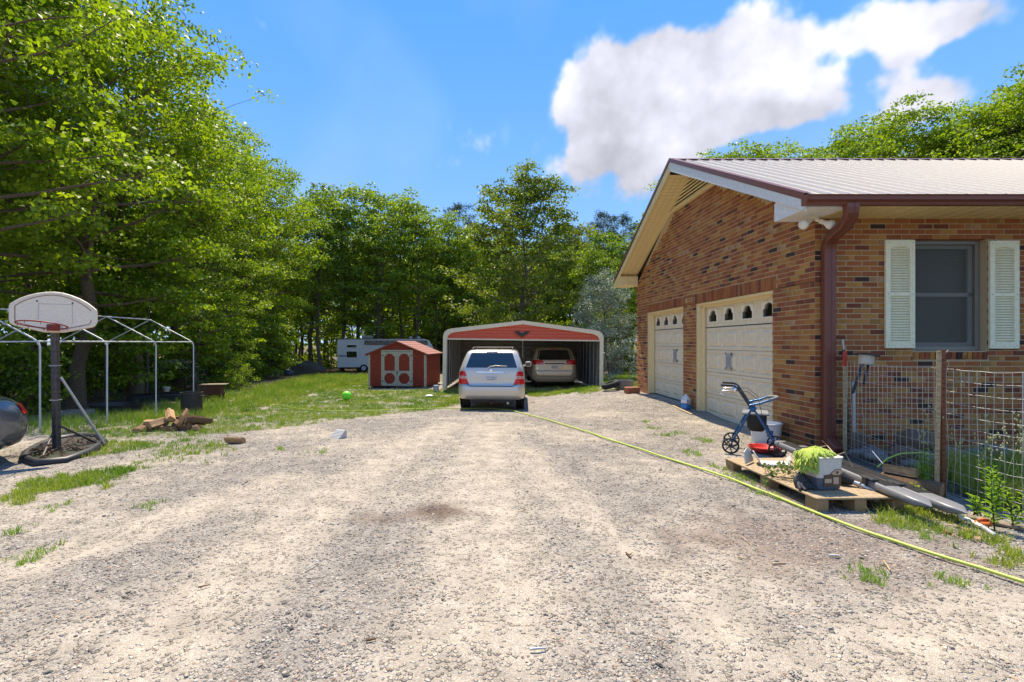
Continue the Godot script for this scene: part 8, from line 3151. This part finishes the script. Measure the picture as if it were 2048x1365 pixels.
func make_grass_and_gravel() -> void:
	var rng := RandomNumberGenerator.new()
	rng.seed = 4242
	var meshes := [tuft(1, 9, 0.05, 0.05), tuft(2, 11, 0.07, 0.06), tuft(3, 8, 0.032, 0.05), tuft(4, 12, 0.26, 0.06)]
	var xf := [[], [], [], []]
	var cols := [[], [], [], []]
	# lawns: spread by area of each polygon
	for l in lawn:
		var poly: PackedVector2Array = l[0]
		var lo := poly[0]
		var hi := poly[0]
		for q in poly:
			lo = lo.min(q)
			hi = hi.max(q)
		lo -= Vector2(0.3, 0.3)
		hi += Vector2(0.3, 0.3)
		var area := (hi.x - lo.x) * (hi.y - lo.y)
		var mid_d := (lo.y + hi.y) * 0.5
		var per := 900.0 if mid_d < 9.0 else (640.0 if mid_d < 18.0 else 110.0)
		for k in mini(int(area * per), 70000):
			var x := rng.randf_range(lo.x, hi.x)
			var d := rng.randf_range(lo.y, hi.y)
			var jx := x + fn.get_noise_2d(x * 6.0, d * 6.0) * 0.35
			var jd := d + fn.get_noise_2d(x * 6.0 + 90.0, d * 6.0) * 0.35
			if not Geometry2D.is_point_in_polygon(Vector2(jx, jd), poly):
				continue
			var den: float = l[1] * clampf(0.95 + fn.get_noise_2d(x * 2.3, d * 2.3) * 1.8, 0.05, 1.0)
			if rng.randf() > den:
				continue
			var inside := x > 4.4 and d < 5.4 and d > 2.0
			var w := 3 if inside and rng.randf() < 0.5 else rng.randi() % 3
			if d > 11.0 and x < -6.5 and rng.randf() < 0.25:
				w = 3
			var s := rng.randf_range(0.7, 1.3) * (1.0 if d < 14.0 else 1.25)
			var b := Basis(Vector3.UP, rng.randf() * TAU).scaled(Vector3(s, s * (1.0 if w != 3 or inside else 0.8), s))
			xf[w].append(Transform3D(b, ground_at(x, d)))
			var t := clampf(0.5 + fn.get_noise_2d(x * 1.3 + 50.0, d * 1.3) * 1.4 + rng.randfn() * 0.2, 0.0, 1.0)
			cols[w].append(Color(0.20, 0.30, 0.04).lerp(Color(0.46, 0.45, 0.12), t))
	# stray tufts on the gravel
	for q in [[1310, 858], [1380, 905], [1390, 912], [1433, 937], [1470, 952], [1478, 958], [1738, 1145], [1730, 1160], [1355, 868], [1400, 880], [1415, 885], [1290, 845], [1330, 872], [1490, 965], [1540, 990], [1700, 1000], [1920, 1170], [640, 905], [560, 900], [70, 1110], [30, 1065], [110, 1020], [300, 1010], [40, 1130], [1820, 1060], [1790, 1040], [1850, 1075]]:
		var g := on_ground(q[0], q[1])
		for k in 10:
			var x := g.x + rng.randfn() * 0.06
			var d := -g.z + rng.randfn() * 0.06
			var w := rng.randi() % 2
			xf[w].append(Transform3D(Basis(Vector3.UP, rng.randf() * TAU).scaled(Vector3.ONE * rng.randf_range(0.5, 1.0)), ground_at(x, d)))
			cols[w].append(Color(0.22, 0.36, 0.06).lerp(Color(0.44, 0.50, 0.12), rng.randf()))
	# weeds at the carport mouth, along the bed and the wood's edge
	for k in 2600:
		var x := 0.0
		var d := 0.0
		var c := rng.randi() % 4
		if c == 0:
			x = rng.randf_range(1.2, 5.2)
			d = rng.randf_range(18.6, 20.2)
			if rng.randf() < 0.7:
				continue
		elif c == 1:
			x = rng.randf_range(-11.0, -7.2)
			d = rng.randf_range(8.5, 15.5)
		elif c == 2:
			x = rng.randf_range(-11.5, -7.0)
			d = rng.randf_range(15.0, 26.0)
		else:
			x = rng.randf_range(5.1, 6.6)
			d = rng.randf_range(15.0, 20.0)
		xf[3].append(Transform3D(Basis(Vector3.UP, rng.randf() * TAU).scaled(Vector3.ONE * rng.randf_range(0.5, 1.1)), ground_at(x, d)))
		cols[3].append(Color(0.14, 0.25, 0.04).lerp(Color(0.38, 0.45, 0.10), rng.randf()))
	var lab := ["short mown grass of the lawn and the drive's green patches", "longer lawn grass tufts", "fine thin grass of the worn lawn", "tall rough grass by the fence and the wood's edge"]
	for w in 4:
		multi("grass", meshes[w], M.grass, xf[w], cols[w], lab[w], "grass")
	# loose stones on the drive
	var stones := [stone(1), stone(2), stone(3), stone(4), stone(5)]
	var sx := [[], [], [], [], []]
	var sc := [[], [], [], [], []]
	var tries := 190000
	for k in tries:
		var d := 1.7 + 12.0 * pow(rng.randf(), 1.7)
		var x := rng.randf_range(-0.99 * d - 0.3, minf(1.12 * d + 0.3, 4.25))
		var n := fn.get_noise_2d(x * 1.1, d * 1.1)
		var n2 := fn2.get_noise_2d(x * 1.2, d * 1.2)
		var sand := clampf(0.30 + n * 1.2, 0.0, 0.75)
		for t in tracks:
			var poly: PackedVector2Array = t[0]
			var dist := 99.0
			for i in poly.size() - 1:
				dist = minf(dist, seg_dist(Vector2(x, d), poly[i], poly[i + 1]))
			sand = maxf(sand, (1.0 - sstep(t[1] * 0.35, t[1] * 1.3, dist + n2 * 0.22)) * 0.95)
		if rng.randf() < sand * 1.25 - 0.15 - n2 * 0.3:
			continue
		var s := 0.0035 + 0.0075 * pow(rng.randf(), 3.0)
		var big := rng.randf() < 0.016
		if big:
			s = rng.randf_range(0.008, 0.017)
		s *= 1.0 + 0.02 * d
		var w := rng.randi() % 5
		var b := Basis(Vector3.UP, rng.randf() * TAU) * Basis(Vector3.RIGHT, rng.randfn() * 0.4)
		var p := ground_at(x, d)
		p.y += s * 0.12 + fn2.get_noise_2d(x * 0.8, d * 0.8) * 0.012 + fn.get_noise_2d(x * 2.0, d * 2.0) * 0.012
		sx[w].append(Transform3D(b.scaled(Vector3.ONE * s), p))
		var v := rng.randf_range(0.17, 0.46)
		var c := Color(v, v * 0.90, v * 0.76)
		var r := rng.randf()
		if big:
			c = c * rng.randf_range(0.35, 0.9)
		elif r < 0.08:
			c = Color(v * 1.1, v * 0.75, v * 0.5)
		elif r < 0.16:
			c = Color(v * 0.62, v * 0.57, v * 0.52)
		sc[w].append(c)
	for w in 5:
		multi("gravel", stones[w], M.pebble, sx[w], sc[w], ["loose grey gravel stones strewn over the drive", "angular pale gravel stones strewn over the drive", "flat gravel stones strewn over the drive", "round gravel stones strewn over the drive", "mixed small gravel stones strewn over the drive"][w], "gravel")
